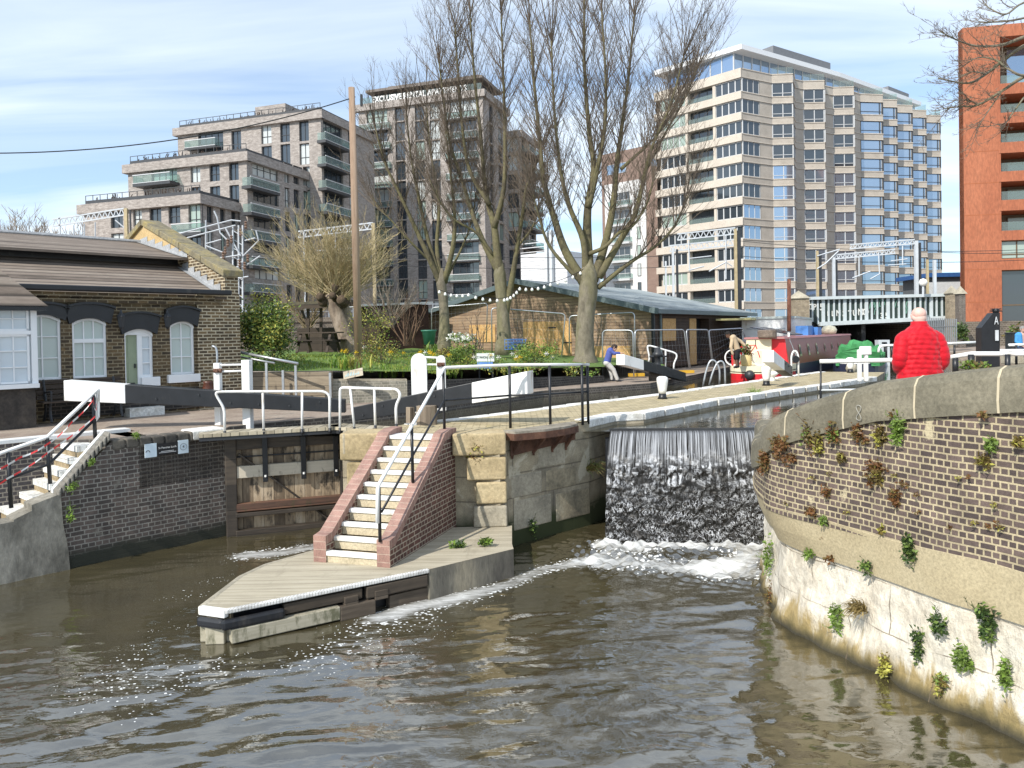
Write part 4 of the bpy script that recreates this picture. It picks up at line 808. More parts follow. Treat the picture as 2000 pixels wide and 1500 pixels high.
def casement(W, nx, rows, name='window', parent=ct, o=-.07, fw=.05, mat=CURT, arch=True):
    s0, s1, z0, z1 = W; m = MB()
    for a, b, c, d in ((s0,s0+fw,z0,z1),(s1-fw,s1,z0,z1),(s0+fw,s1-fw,z0,z0+fw),(s0+fw,s1-fw,z1-fw,z1)): CF.box(m, a, b, c, d, o-.05, o+.03)
    for i in range(1, nx): x = s0+fw+(s1-s0-2*fw)*i/nx; CF.box(m, x-.014, x+.014, z0+fw, z1-fw, o-.04, o+.01)
    for r, t in rows: z = z0+(z1-z0)*r; CF.box(m, s0+fw, s1-fw, z-t/2, z+t/2, o-.04, o+.012+t*.25)
    wn = m.build(name, SHWHITE, parent)
    m = MB(); CF.quad(m, s0+fw*.5, s1-fw*.5, z0+fw*.5, z1-fw*.5, o-.022); m.build('pane', mat, wn); return wn
def arch_top(W, parent, o=-.04, t=.055):
    s0, s1, z0, z1 = W; sc = (s0+s1)/2; m = MB(); P = []
    for i in range(9): a = -1+2*i/8; P.append((sc+a*(s1-s0)/2, z1-.13*a*a))
    for (a, b), (c, d) in zip(P, P[1:]): m.hexa([CF.w(a,b-t,o+.03), CF.w(c,d-t,o+.03), CF.w(c,d-t,o-.05), CF.w(a,b-t,o-.05), CF.w(a,b,o+.03), CF.w(c,d,o+.03), CF.w(c,d,o-.05), CF.w(a,b,o-.05)])
    m.build('arched_head', SHWHITE, parent)
w = casement(W1, 2, ((.33,.022),(.66,.022))); arch_top(W1, w)
w = casement(W2, 3, ((.34,.02),(.62,.09))); arch_top(W2, w)
w = casement(W4, 2, ((.33,.022),(.68,.022))); arch_top(W4, w)
def hood(W, ov, zt, zb):
    s0, s1, z0, z1 = W; sc = (s0+s1)/2; hw = (s1-s0)/2; T = hw+ov; top = [(sc-T+2*T*i/10, zt-.10*(abs(-1+2*i/10))**2) for i in range(11)]; Bt = hw+ov*.45
    bot = [(sc+Bt-2*Bt*i/10, zb-.13*(abs(1-2*i/10))**2) for i in range(11)]; q = top+bot; m = MB()
    A = [CF.w(a, z, .09) for a, z in q]; B = [CF.w(a, z, .0) for a, z in q]; m.face(A); m.face(B[::-1])
    for i in range(len(q)): j = (i+1) % len(q); m.face([A[i],B[i],B[j],A[j]])
    for (a, z), (c, e) in zip(top, top[1:]): m.hexa([CF.w(a,z-.05,.15),CF.w(c,e-.05,.15),CF.w(c,e-.05,.09),CF.w(a,z-.05,.09),CF.w(a,z,.15),CF.w(c,e,.15),CF.w(c,e,.09),CF.w(a,z,.09)])
    m.build('black_hood', BLACK, ct)
hood(W1, .17, px(90,589)[1], W1[3]-.01); hood(W2, .17, px(178,590)[1], W2[3]-.01); hood(W4, .14, px(361,597)[1], W4[3]-.01); hood(DR, .17, px(276,608)[1], DR[3]-.02)
def sill(W, h, o): m = MB(); CF.box(m, W[0]-.10, W[1]+.10, W[2]-h, W[2], -.05, o); m.build('white_sill', SHWHITE, ct, bevel=.01)
sill(W1, .06, .1); sill(W2, .06, .1); sill(W4, .20, .10)
# door with sidelight
sd = px(270,700)[0]; d_ = MB(); CF.box(d_, DR[0]+.03, sd, CZ, DR[3]-.14, -.13, -.09); dw = d_.build('door', DOORG, ct)
m = MB(); 
for z0, z1 in ((.12,.42),(.52,1.0),(1.1,1.55)):
    h = DR[3]-CZ; CF.box(m, DR[0]+.10, sd-.07, CZ+z0*h/1.75, CZ+z1*h/1.75, -.10, -.082)
m.build('door_panel', DOORG, dw); m = MB(); CF.box(m, DR[0]+.06, DR[0]+.24, CZ+.52, CZ+.60, -.09, -.075); CF.box(m, sd-.07, sd-.04, CZ+.95, CZ+1.05, -.09, -.05); m.build('letterbox', BLACK, dw)
m = MB(); CF.box(m, DR[0], DR[0]+.03, CZ, DR[3]-.1, -.14, -.02); CF.box(m, sd, sd+.05, CZ, DR[3]-.12, -.14, -.04); CF.box(m, DR[0], DR[1], DR[3]-.16, DR[3]-.02, -.14, -.03); m.build('door_frame', SHWHITE, ct)
SLt = (sd+.05, DR[1], CZ+.72, DR[3]-.14); w = casement(SLt, 1, ((.33,.025),(.66,.025)), 'sidelight', fw=.06, mat=CURTB); arch_top(DR, w, -.03, .07)
m = MB(); CF.box(m, sd+.05, DR[1], CZ, CZ+.5, -.16, -.1); m.build('sidelight_base', YBR, ct); m = MB(); CF.box(m, sd+.05, DR[1]+.14, CZ+.50, CZ+.72, -.12, .06); m.build('white_sill', SHWHITE, ct, bevel=.01)
m = MB(); CF.box(m, DR[0]-.05, DR[1]+.1, CZ-.2, CZ+.02, -.1, .35); m.build('doorstep', WHSTONE, ct)
for u in (231,321):
    s, z = px(u, 628); t = MB(); p = CF.w(s, z, .18); t.lathe(p-Vector((0,0,.13)), [(.02,-.06),(.06,0),(.09,.22),(.10,.24),(.03,.34),(.015,.40)], 6); t.beam(CF.w(s,z+.18,0), CF.w(s,z+.18,.18), .02, .02); t.beam(p+Vector((0,0,.19)), p+Vector((0,0,.25)), .02, .02); t.build('wall_lantern', DARKM, ct)
# roofs, extruded along the front from the gable
def roofpt(q, s): return GFc.w(q[0], q[1]) + CF.t*s
def slope(name, lo, hi, s0, s1, mat, over=.0, th=.06):
    m = MB(); lo2 = (lo[0]-over, lo[1]-over*(hi[1]-lo[1])/(hi[0]-lo[0])); ln = math.hypot(hi[0]-lo2[0], hi[1]-lo2[1]); a, b, c, d = roofpt(lo2,s0), roofpt(lo2,s1), roofpt(hi,s1), roofpt(hi,s0)
    m.face([a,b,c,d], 0, [(0,0),(s1-s0,0),(s1-s0,ln),(0,ln)]); z = Vector((0,0,-th)); m.face([d+z,c+z,b+z,a+z]); m.face([a,a+z,b+z,b]); m.face([b,b+z,c+z,c]); return m.build(name, mat, ct)
ls = SL-SR-1
slope('lower_roof', A_, (B_[0]+.3, B_[1]+.3*(B_[1]-A_[1])/(B_[0]-A_[0])), ls, -.0, SLATE, .30); slope('upper_roof', E_, R_, ls, .0, SLATE, .05); slope('upper_roof', (2*R_[0]-E_[0], E_[1]), R_, ls, 0, SLATE, .05)
m = MB(); a, b = (B_[0]+.25, B_[1]-.3), (B_[0]+.25, E_[1]+.06); q = [roofpt(a,ls), roofpt(a,-.02), roofpt(b,-.02), roofpt(b,ls)]; m.face(q); m.build('clerestory_band', BLACK, ct)  # clerestory wall in black: the shadow under the upper eave painted in
m = MB(); m.tube([roofpt((R_[0],R_[1]+.02),ls), roofpt((R_[0],R_[1]+.02),0)], .07, 6); m.build('ridge_roll', LEAD, ct)
back = (2*ap[0]-kn[0], kn[1])
m = MB(); pr = [(0, CZ), (0, kn[1]-.12), (ap[0], ap[1]-.14), (back[0], back[1]-.12), (back[0], CZ)]; A = [roofpt(q,.0) for q in pr]; B = [roofpt(q,.36) for q in pr]; m.face(A); m.face(B[::-1])
for i in range(5): j = (i+1) % 5; m.face([A[i],B[i],B[j],A[j]])
m.build('gable_parapet', LBR, ct)
m = MB(); mid = gp_(352,498); f_ = [(R_[0]-.9, R_[1]-.25), (E_[0]-.05, E_[1]+.05), (mid[0]-.25, kn[1]+(ap[1]-kn[1])*((mid[0]-.25)/ap[0])-.14), (ap[0], ap[1]-.15), (ap[0]+2.5, ap[1]-1.0), (R_[0]+1.6, R_[1]-.6)]; m.face([roofpt(q,-.012) for q in f_]); m.build('render_panel', STUCCO, ct)
for a, b, n in (((-.12, kn[1]-.04), ap, 4), (back, ap, 4)):
    for i in range(n):
        t0, t1 = i/n+.004, (i+1)/n-.004; P = [(a[0]+(b[0]-a[0])*t, a[1]+(b[1]-a[1])*t) for t in (t0, t1)]; m = MB()
        lo = [roofpt((P[0][0],P[0][1]-.14),-.10), roofpt((P[1][0],P[1][1]-.14),-.10), roofpt((P[1][0],P[1][1]-.14),.46), roofpt((P[0][0],P[0][1]-.14),.46)]; m.hexa(lo+[q+Vector((0,0,.18)) for q in lo]); m.build('coping_stone', COPC, ct, bevel=.02)
for lo, hi, nm in ((A_, B_, 'lower'), (E_, R_, 'upper')):
    m = MB(); n = 6
    for i in range(n):
        t0, t1 = i/n, (i+1)/n; a = (lo[0]+(hi[0]-lo[0])*t0, lo[1]+(hi[1]-lo[1])*t0); b = (lo[0]+(hi[0]-lo[0])*t1, lo[1]+(hi[1]-lo[1])*t1); w_ = .16
        m.face([roofpt(a,-.02), roofpt(b,-.02), roofpt((b[0],b[1]+.10),-.02), roofpt((a[0],a[1]+.26),-.02)]); m.face([roofpt((a[0],a[1]+.02),-w_), roofpt((a[0],a[1]+.02),0), roofpt((b[0],b[1]+.02),0), roofpt((b[0],b[1]+.02),-w_)])
    m.build('lead_flashing', LEAD, ct)
# bay window at the near end
PO = .75; fa = CF.w(0,0,PO); fb = CF.w(1,0,PO); sb = (Wl(74,700,fa,fb)-CF.p).dot(CF.t); zz = lambda v, u=40: Wl(u, v, fa, fb).z
bs, z_s, z_h = sb-2.6, zz(752), zz(596)
m = MB(); CF.box(m, bs, sb-.05, CZ-.3, z_s-.06, 0, PO-.03); m.build('bay_base', mottled('tarred_render', [(.02,.018,.016),(.05,.042,.036),(.11,.09,.07)], 3, .8, .5), ct)
bay = MB(); CF.box(bay, bs, sb, z_s-.07, z_s+.02, 0, PO+.08); CF.box(bay, bs, sb+.04, z_h-.02, z_h+.06, 0, PO+.1); CF.box(bay, sb-.11, sb, z_s+.02, z_h-.02, 0, PO)
tr = z_s+.05+(z_h-z_s)*.62; CF.box(bay, bs, sb-.11, tr-.03, tr+.05, PO-.12, PO-.01); cols = [sb-.11-.66*i for i in range(4)]
for c in cols[1:]: CF.box(bay, c-.04, c+.03, z_s+.02, z_h-.02, PO-.12, PO-.005)
bw = bay.build('bay_window', SHWHITE, ct)
for c in cols[:3]:
    for z0, z1, rows in ((z_s+.03, tr-.03, 3), (tr+.05, z_h-.03, 2)):
        m = MB(); x0, x1 = c-.60, c-.03
        for a, b, e, f in ((x0,x0+.04,z0,z1),(x1-.04,x1,z0,z1),(x0,x1,z0,z0+.04),(x0,x1,z1-.04,z1)): CF.box(m, a, b, e, f, PO-.10, PO-.035)
        CF.box(m, (x0+x1)/2-.012, (x0+x1)/2+.012, z0, z1, PO-.09, PO-.05)
        for r in range(1, rows): z = z0+(z1-z0)*r/rows; CF.box(m, x0, x1, z-.012, z+.012, PO-.09, PO-.05)
        s = m.build('casement', SHWHITE, bw); s.parent = bw
m = MB(); CF.quad(m, bs, sb-.08, z_s, z_h, PO-.085); m.build('panes', CURTB, bw)
m = MB(); zr = zz(598); e = [CF.w(bs-1, zr, PO+.22), CF.w(sb+.16, zr, PO+.22), CF.w(sb+.10, zr, 0)]; rz = zr+1.05; t = [CF.w(sb-.75, rz, .0), CF.w(bs-1, rz, 0)]
m.face([e[0], e[1], t[0], t[1]], 0, [(0,0),(4,0),(3.2,1.3),(0,1.3)]); m.face([e[1], e[2], t[0]]); m.build('bay_roof', SLATE, ct); m = MB(); CF.box(m, bs-1, sb+.14, zr-.09, zr-.012, 0, PO+.20); m.build('bay_gutter', BLACK, ct)
# bench, brown jar, downpipe
def slat_bench(name, label, c, xd, Lb, mat, leg):
    t = thing(name, c, label, 'bench'); x = Vector(xd).normalized(); y = Vector((-x.y, x.x, 0))
    if y.y < 0: y = -y
    for i in range(4): m = MB(); p = c+y*(.02+i*.11)+Vector((0,0,.43)); m.beam(p-x*Lb/2, p+x*Lb/2, .09, .03); m.build('seat_slat', mat, t)
    for i in range(4): m = MB(); p = c+y*(.44+i*.025)+Vector((0,0,.52+i*.11)); m.beam(p-x*Lb/2, p+x*Lb/2, .03, .09); m.build('back_slat', mat, t)
    for sg in (-.82, .82):
        m = MB(); p = c+x*Lb/2*sg; m.tube(arc(p+y*.0, p+y*.05+Vector((0,0,.42)), p+y*.14+Vector((0,0,.2)), 5), .028, 6); m.tube(arc(p+y*.55, p+y*.38+Vector((0,0,.42)), p+y*.38+Vector((0,0,.15)), 5)+[p+y*.52+Vector((0,0,.9))], .028, 6); m.beam(p+Vector((0,0,.4)), p+y*.4+Vector((0,0,.4)), .03, .04); m.tube(rounded([p+Vector((0,0,.42)), p+y*-.02+Vector((0,0,.66)), p+y*.45+Vector((0,0,.62))], .05), .02, 6); m.build('iron_leg', leg, t)
    return t
bc = CF.w(px(160,700)[0]-.1, CZ-.12, .62); slat_bench('park_bench', 'dark timber slatted bench with curved iron legs before the cottage windows', bc, CF.t, 1.75, timber('dark_bench_timber', [(.02,.014,.010),(.05,.035,.025),(.09,.065,.045)], .3), DARKM)
s, z = px(396,745); m = MB(); m.lathe(CF.w(s, CZ, .3), [(.10,0),(.15,.15),(.15,.35),(.11,.5),(.13,.55)], 12); tag(m.build('clay_jar', mottled('brown_glaze', [(.06,.02,.012),(.14,.05,.03)], 5, .4, .2), None, smooth=True), 'brown clay jar standing at the corner of the cottage front', 'jar')
# ------------------------------------------------------------------ garden
gf_pts = [(452,728,20.6),(600,725,20.2),(662,738,20.4),(795,744,21.0),(845,741,22.0),(1000,738,24.2),(1180,734,27.4),(1215,722,30)]
def gz(x, y): return 3.02 - .052*max(0, x+5.0) + .012*(y-22)
front = [D(*q) for q in gf_pts]; m = MB(); xs = np.linspace(-14, 6.0, 60); fl = [(-14,19.5)]+[(p.x,p.y) for p in front]
rows = []
for x in xs:
    y0 = np.interp(x, [q[0] for q in fl], [q[1] for q in fl]); rows.append([(x, y, gz(x, y)+.03*math.sin(x*3.1+y*1.7)*(1 if j > 0 else 0)) for j, y in enumerate(np.linspace(y0+.12, 41, 30))])
m.loft(rows, cap=False, close=False)
tag(m.build('garden_lawn', LAWN, None, smooth=True), 'raised lawn and planting beds behind the lock', None, None, 'structure')
GREYBR = bricks('grey_garden_brick', (.20,.19,.15), (.30,.28,.22), (.36,.33,.27), .225, .078, .01, True)
DARKW = bricks('black_garden_brick', (.022,.021,.021), (.045,.042,.04), (.085,.08,.072), .225, .078, .01, True)
def low_wall(a, b, mat, label, name='garden_wall', cap=None, th=.25):
    p, q = D(*a), D(*b); f = Fac(p, q); m = MB(); P = [f.w(0,1.9,0), f.w(f.L,1.9,0), f.w(f.L,1.9,-th), f.w(0,1.9,-th)]; T = [Vector((v.x,v.y,z)) for v, z in zip(P, (p.z,q.z,q.z,p.z))]; m.hexa(P+T); o = m.build(name, mat); tag(o, label, 'garden wall')
    if cap: m = MB(); m.hexa([v+Vector((0,0,.0)) for v in T]+[v+Vector((0,0,.05)) for v in T]); m.build('cap', cap, o)
    return o
SLEEP = timber('sleeper_boards', [(.09,.07,.05),(.21,.17,.12),(.34,.28,.20)], .26, True, .85, 9, .06, .6, ((.06,.05,.04), 3, .57))
low_wall(gf_pts[0], (643,726,20.2), SLEEP, 'retaining wall of weathered grey timber sleepers beside the cottage', 'sleeper_wall')
low_wall((645,744,20.4), gf_pts[3], GREYBR, 'low grey brick planter wall between sleepers and white paddle posts', cap=CONC); low_wall(gf_pts[3], gf_pts[5], DARKW, 'black garden wall behind the right balance beam'); low_wall(gf_pts[5], gf_pts[6], DARKW, 'black garden wall below the round green bushes, nearest the person in blue')
for u, d in ((520,19.8),(552,19.6),(577,19.5),(644,19.7)):
    m = MB(); p = D(u, 700, d); zt_ = {520:D(520,708,d).z, 552:D(552,723,d).z, 577:D(577,714,d).z, 644:D(644,728,d).z}[u]; m.box((p.x,p.y,(2.0+zt_)/2), (.055,.055,zt_-2.0)); tag(m.build('steel_post', GALV), {520:'taller galvanised post under the sloping rail nearest the cottage',552:'short wide galvanised post between the two rail posts',577:'galvanised post under the lower end of the sloping rail',644:'galvanised post at the right end of the sleeper wall'}[u], 'post')
t = thing('sloping_rail', D(515,700,19.9), 'galvanised double handrail sloping down from the cottage corner to the garden steps', 'handrail'); tube_px('top_rail', t, GALV, [(447,684),(582,710)], [20.4,19.6], .035); tube_px('lower_rail', t, GALV, [(447,693),(536,709)], [20.5,19.9], .025)
# telegraph pole and its cable
p = D(701,706,28); zt_ = D(697,171,28).z; t = thing('telegraph_pole', p, 'tall bare wooden telegraph pole standing in the cottage garden', 'pole'); m = MB(); m.tube([p-Vector((0,0,.6)), Vector((p.x-.06,p.y,zt_))], [.155,.115], 14); m.build('pole', timber('pole_wood', [(.17,.11,.07),(.33,.23,.16),(.44,.32,.23)], 9, False, .85, 26, .001, .4), t, smooth=True); m = MB(); q = D(706,196,27.85); m.box((q.x,q.y,q.z), (.08,.08,.42)); m.build('junction_box', BLACK, t)
a = D(694,189,28); b = D(-60,299,24); m = MB(); m.tube(arc(a, b, (a+b)/2-Vector((0,0,1.1)), 24), .02, 5); tag(m.build('overhead_cable', BLACK), 'thin black cable sagging from the telegraph pole across the sky', 'cable')
# ------------------------------------------------------------------ timber clad hall
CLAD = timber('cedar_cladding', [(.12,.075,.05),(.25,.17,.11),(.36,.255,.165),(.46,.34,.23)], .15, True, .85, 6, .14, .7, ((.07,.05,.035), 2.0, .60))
CLADD = timber('shaded_cladding', [(.035,.022,.016),(.07,.045,.03),(.12,.075,.048)], .15, True, .8, 6, .12, .7)  # darker copy of the cedar: the side wall's shade is put into its colour
OSB = mottled('osb_board', [(.40,.22,.08),(.56,.34,.13),(.62,.42,.2)], 9, .8, .2, 40)
RFELT = mottled('green_grey_felt', [(.17,.19,.19),(.29,.325,.325),(.39,.425,.42)], .5, .9, .2, 20); FASC = paint('blue_green_fascia', (.10,.135,.14), .5, .1)
HC, HL, HR = D(1279,712,35), D(838,702,43), D(1443,697,44.3); HF, HS = Fac(HL, HC), Fac(HC, HR); hz = 2.2
hb = thing('timber_hall', HC, 'low timber clad hall with a shallow grey green roof and boarded openings', 'building')
apx = HF.px(1018,548); el = HF.px(838,611); er = HF.px(1281,603)
m = MB(); P = [(0,hz),(HF.L,hz),(HF.L,er[1]),(apx[0],apx[1]),(0,el[1])]; m.face([HF.w(s,z) for s, z in P]); bk = HS.t*13; m.face([HF.w(s,z)+bk for s, z in P][::-1]); m.build('gable_wall', CLAD, hb)
z2 = er[1]; op = [HS.px(1359,640)[0], HS.px(1385,640)[0], hz+.1, HS.px(1370,622)[1]]
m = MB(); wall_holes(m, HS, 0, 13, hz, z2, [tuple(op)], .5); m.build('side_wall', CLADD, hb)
m = MB(); HS.quad(m, op[0], op[1], op[2], op[3], -.5); m.build('dark_doorway', BLACK, hb)  # black sheet across the opening, the unlit interior put into its colour
def osb(f, u0, v0, u1, v1, name, o=.03): s0, a = f.px(u0, v0); s1, b = f.px(u1, v1); m = MB(); f.box(m, s0, s1, b, a, 0, o); return m.build(name, OSB, hb)
osb(HF,917,635,968,668,'window_board'); bd = osb(HF,1022,629,1117,700,'door_board'); osb(HF,1154,676,1232,706,'skirting_board'); osb(HS,1290,622,1316,665,'window_shutter',.12); osb(HS,1346,622,1360,711,'door_leaf')
for u, v in ((1075,640),(1105,669)): s, z = HF.px(u, v); m = MB(); HF.box(m, s-.1, s+.35, z-.03, z+.03, .03, .05); m.build('strap_hinge', BLACK, bd)
ov = HS.t*-.55
for lo, sg in ((er, 1), (el, -1)):
    s0, z0 = lo; s0 += sg*.35; z0 -= .35*(apx[1]-lo[1])/abs(apx[0]-lo[0]); m = MB(); a = HF.w(s0,z0+.05)+ov; b = HF.w(apx[0],apx[1]+.05)+ov; far = HS.t*14; ln = (b-a).length
    m.face([a, a+far, b+far, b] if sg > 0 else [b, b+far, a+far, a]); z = Vector((0,0,-.06)); m.face([b+z, b+far+z, a+far+z, a+z] if sg > 0 else [a+z, a+far+z, b+far+z, b+z]); m.build('roof', RFELT, hb)
    m = MB(); m.beam(a+Vector((0,0,-.1)), b+Vector((0,0,-.1)), .06, .26); m.beam(a+Vector((0,0,-.1)), a+far+Vector((0,0,-.1)), .06, .2); m.build('fascia', FASC, hb)
m = MB(); HF.box(m, HF.L-.12, HF.L+.02, hz, er[1], -.05, .06); m.build('corner_post', BLACK, hb); m = MB(); q = HS.w(.45,hz,.12); m.tube([q, q+Vector((0,0,z2-hz))], .06, 6); m.build('drainpipe', FASC, hb)
# site fence panels in front of it
def fence_panel(P, d, label, feet=True):
    t = thing('site_fence', D(*P[3], d[0]), label, 'temporary fence', 'temporary site fence panels'); dd = (d[0], d[1], d[1], d[0]); Q = [D(u, v, e) for (u, v), e in zip(P, dd)]
    m = MB(); m.tube(rounded([Q[3], Q[0], Q[1], Q[2]], .18, 4), .028, 6); m.build('frame', GALV, t, smooth=True)
    m = MB(); n = 14
    for i in range(1, n): a, b = Q[0].lerp(Q[1], i/n), Q[3].lerp(Q[2], i/n); m.tube([a, b], .0022, 3, cap=False)
    for i in range(1, 5): m.tube([Q[0].lerp(Q[3], i/5), Q[1].lerp(Q[2], i/5)], .0022, 3, cap=False)
    m.build('wire_mesh', GALV, t)
fence_panel([(843,601),(952,592),(950,668),(843,672)], (38,37.5), 'site fence panel half hidden behind the slim left trunk'); fence_panel([(960,601),(968,601),(1103,614),(1096,697)][0:1]+[(1104,613),(1097,698),(961,690)], (33,33), 'site fence panel before the wide boarded doorway'); fence_panel([(1112,617),(1239,610),(1240,690),(1112,690)], (33.5,32.5), 'site fence panel between the right trunk and the hall corner')
fence_panel([(1177,645),(1236,645),(1238,735),(1177,735)], (30,29.5), 'site fence panel right behind the person in blue'); fence_panel([(1240,645),(1336,644),(1346,718),(1241,728)], (30.5,33), 'site fence panel across the shaded hall side, left one'); fence_panel([(1340,644),(1383,644),(1392,716),(1348,718)], (33,34.5), 'narrow site fence panel before the open doorway'); fence_panel([(1384,645),(1450,641),(1456,662),(1394,716)], (34.5,37), 'site fence panel leaning at the hall end near the tan pullover')
for u, v, d in ((1243,732,29.8),(1341,726,32)): p = D(u,v,d); m = MB(); m.box((p.x,p.y,p.z), (.6,.22,.12), .2); tag(m.build('rubber_block', paint('yellow_rubber', (.62,.36,.03), .6)), {1243:'yellow fence foot block by the pushed balance beam',1341:'yellow fence foot block by the shaded hall side'}[u], 'fence foot', 'yellow fence feet')
# ------------------------------------------------------------------ city buildings
FGB = mottled('grey_brown_brick', [(.20,.175,.158),(.32,.285,.26),(.46,.42,.385)], 1.6, .9, .3, 5, (1,1,3.2))
CHAR = paint('charcoal_cladding', (.045,.047,.052), .5, .15)
ALU = paint('window_aluminium', (.05,.053,.058), .4, .1); PALEF = paint('pale_window_frame', (.55,.56,.57), .4, .05)
BLIND = NG('blind_behind_glass').set(base=(.33,.41,.36), rough=.08, ior=1.7); BLINDW = NG('white_blind_behind_glass').set(base=(.52,.55,.54), rough=.08, ior=1.7)
gr = random.Random(11)
def pane(f, s0, s1, z0, z1, parent, o=-.2, name='window', nx=2, tz=None, gm=None, fm=None, fw=.07):
    m = MB(); f.quad(m, s0, s1, z0, z1, o, 0); x = lambda i: s0+(s1-s0)*i/nx
    for i in range(nx+1): f.box(m, x(i)-fw/2, x(i)+fw/2, z0, z1, o-.02, o+.06, 1)
    for z in (z0+fw/2, z1-fw/2) + ((z0+(z1-z0)*tz,) if tz else ()): f.box(m, s0, s1, z-fw/2, z+fw/2, o-.02, o+.06, 1)
    return m.build(name, [gm or gr.choice((GLASSDK, GLASSDK, BLIND, GLASSDK, BLINDW)), fm or ALU], parent)
def balcony(f, s0, s1, z, d, parent, o=0, slab=CHAR, rail=.95, th=.35):
    m = MB(); f.box(m, s0, s1, z-th, z, o-.1, o+d); b = m.build('balcony', slab, parent)
    m = MB(); f.box(m, s0+.04, s1-.04, z+.02, z+rail, o+d-.06, o+d-.04); f.box(m, s0+.04, s0+.06, z+.02, z+rail, o, o+d-.06); f.box(m, s1-.06, s1-.04, z+.02, z+rail, o, o+d-.06); m.build('glass_balustrade', GLASSRAIL, b)
    m = MB(); f.box(m, s0, s1, z+rail, z+rail+.10, o+d-.1, o+d); f.box(m, s0, s1, z, z+.07, o+d-.02, o+d+.03); m.build('balcony_rail', PALEF, b); return b
FL = 3.05
class Tier:
    """one stepped volume of the brick block: front plane and right flank meeting at corner c"""
    def __init__(t, c, df, Lf, dr, Lr, z1, root, z0=2.0):
        c = Vector((c.x, c.y, 0)); t.f = Fac(c-df*Lf, c); t.r = Fac(c, c+dr*Lr); t.c = c; t.root = root; t.z1 = z1; t.z0 = z0; t.Lf = Lf; t.Lr = Lr; t.hf = []; t.hr = []; t.dr = dr; t.df = df
    def holes(t, f, lst, top, rects, n):
        for u0, u1, v0, v1 in rects:
            uc = (u0+u1)/2; s0 = f.px(u0, (v0+v1)/2)[0]; s1 = f.px(u1, (v0+v1)/2)[0]; a = f.px(uc, v1)[1]-.30; b = f.px(uc, v0)[1]+.06
            for k in range(n):
                if a-k*FL > t.z0+.5: lst.append((s0, s1, a-k*FL, b-k*FL))
    def finish(t, wall=None, band=.55, rail=True):
        wall = wall or FGB; m = MB(); wall_holes(m, t.f, 0, t.Lf, t.z0, t.z1, t.hf, .35); wall_holes(m, t.r, 0, t.Lr, t.z0, t.z1, t.hr, .35)
        P = [t.f.w(0,t.z1), t.f.w(t.Lf,t.z1), t.f.w(t.Lf,t.z1)+t.dr*t.Lr, t.f.w(0,t.z1)+t.dr*t.Lr]; m.face(P)
        m.face([t.f.w(0,t.z0), t.f.w(0,t.z1), t.f.w(0,t.z1)+t.dr*t.Lr, t.f.w(0,t.z0)+t.dr*t.Lr]); m.build('wall', wall, t.root)
        for f, hs in ((t.f, t.hf), (t.r, t.hr)):
            for s0, s1, a, b in hs: pane(f, s0, s1, a, b, t.root, -.3, nx=2 if s1-s0 < 2.2 else 4, tz=.35 if gr.random() < .5 else None)
        m = MB(); t.f.box(m, -.5, t.Lf+.45, t.z1-1.0, t.z1+.05, -.4, .45); t.r.box(m, .0, t.Lr+.3, t.z1-1.0, t.z1+.05, -.4, .45); m.build('parapet_band', wall, t.root)
        if rail:
            m = MB(); t.f.box(m, .2, t.Lf-.2, t.z1+.05, t.z1+.55, -.75, -.15); t.r.box(m, .2, t.Lr, t.z1+.05, t.z1+.5, -.75, -.15)
            n = int(t.Lf/1.1)
            for i in range(n+1): s = .2+(t.Lf-.4)*i/n; t.f.box(m, s-.03, s+.03, t.z1+.5, t.z1+1.15, -.25, -.2)
            t.f.box(m, .2, t.Lf-.2, t.z1+1.1, t.z1+1.16, -.25, -.19); m.build('terrace_rail', CHAR, t.root)
            m = MB()
            for i in range(int(t.Lf*2.2)): s = gr.uniform(.4, t.Lf-.4); p = t.f.w(s, t.z1+.5, -gr.uniform(.3,.6)); m.tube([p, p+Vector((gr.uniform(-.2,.2), gr.uniform(-.2,.2), gr.uniform(.2,.6)))], .05, 3, cap=False)
            m.build('terrace_plants', MT['twig_brown'], t.root)['kind'] = 'stuff'
paint('twig_brown', (.09,.06,.045), .9)
df, dr = Vector((.947,-.322,0)), Vector((.322,.947,0))
Pc = D(628,300,100); Pb = Vector((-30.35,89.3,0)); Pa = Vector((-33.7,83.9,0))
bk = thing('brick_apartment_block', (Pb.x, Pb.y, 2), 'stepped grey brown brick apartment block with terraces, beyond the cottage', 'apartment block')
tc_ = Tier(Pc, df, 23, dr, 14, Wl(622,217,Pc-df,Pc).z, bk); tb = Tier(Pb, df, 17.5, dr, 13.5, Wl(488,297,Pb-df,Pb).z, bk); ta = Tier(Pa, df, 16.6, dr, 8, Wl(396,380,Pa-df,Pa).z, bk)
tc_.holes(tc_.f, tc_.hf, 0, [(510,530,241,276),(547,566,237,273),(584,603,235,271),(387,436,259,292),(452,471,256,290)], 7)
tb.holes(tb.f, tb.hf, 0, [(372,391,316,351),(409,429,314,349),(447,466,311,347),(296,346,330,362)], 7)
ta.holes(ta.f, ta.hf, 0, [(216,240,404,440),(260,277,401,437),(292,315,400,436),(329,352,397,431),(368,392,397,440)], 5)
tc_.holes(tc_.r, tc_.hr, 0, [(631,668,236,272),(680,687,250,280)], 7); tb.holes(tb.r, tb.hr, 0, [(493,543,308,343),(555,565,320,352),(573,584,325,355),(592,602,329,358)], 7); ta.holes(ta.r, ta.hr, 0, [(404,416,396,430),(430,440,400,432),(452,462,404,434)], 5)
for t_ in (tc_, tb, ta): t_.finish()
for k in range(7):
    z = tc_.z1-4.0-k*FL; balcony(tc_.r, -.9, 5.2, z, 1.2, bk)
    z = tb.z1-4.0-k*FL; balcony(tb.r, -.9, 4.6, z, 1.2, bk)
for k in range(4): balcony(ta.f, ta.Lf-3.4, ta.Lf+.6, ta.z1-4.1-k*FL, .7, bk)
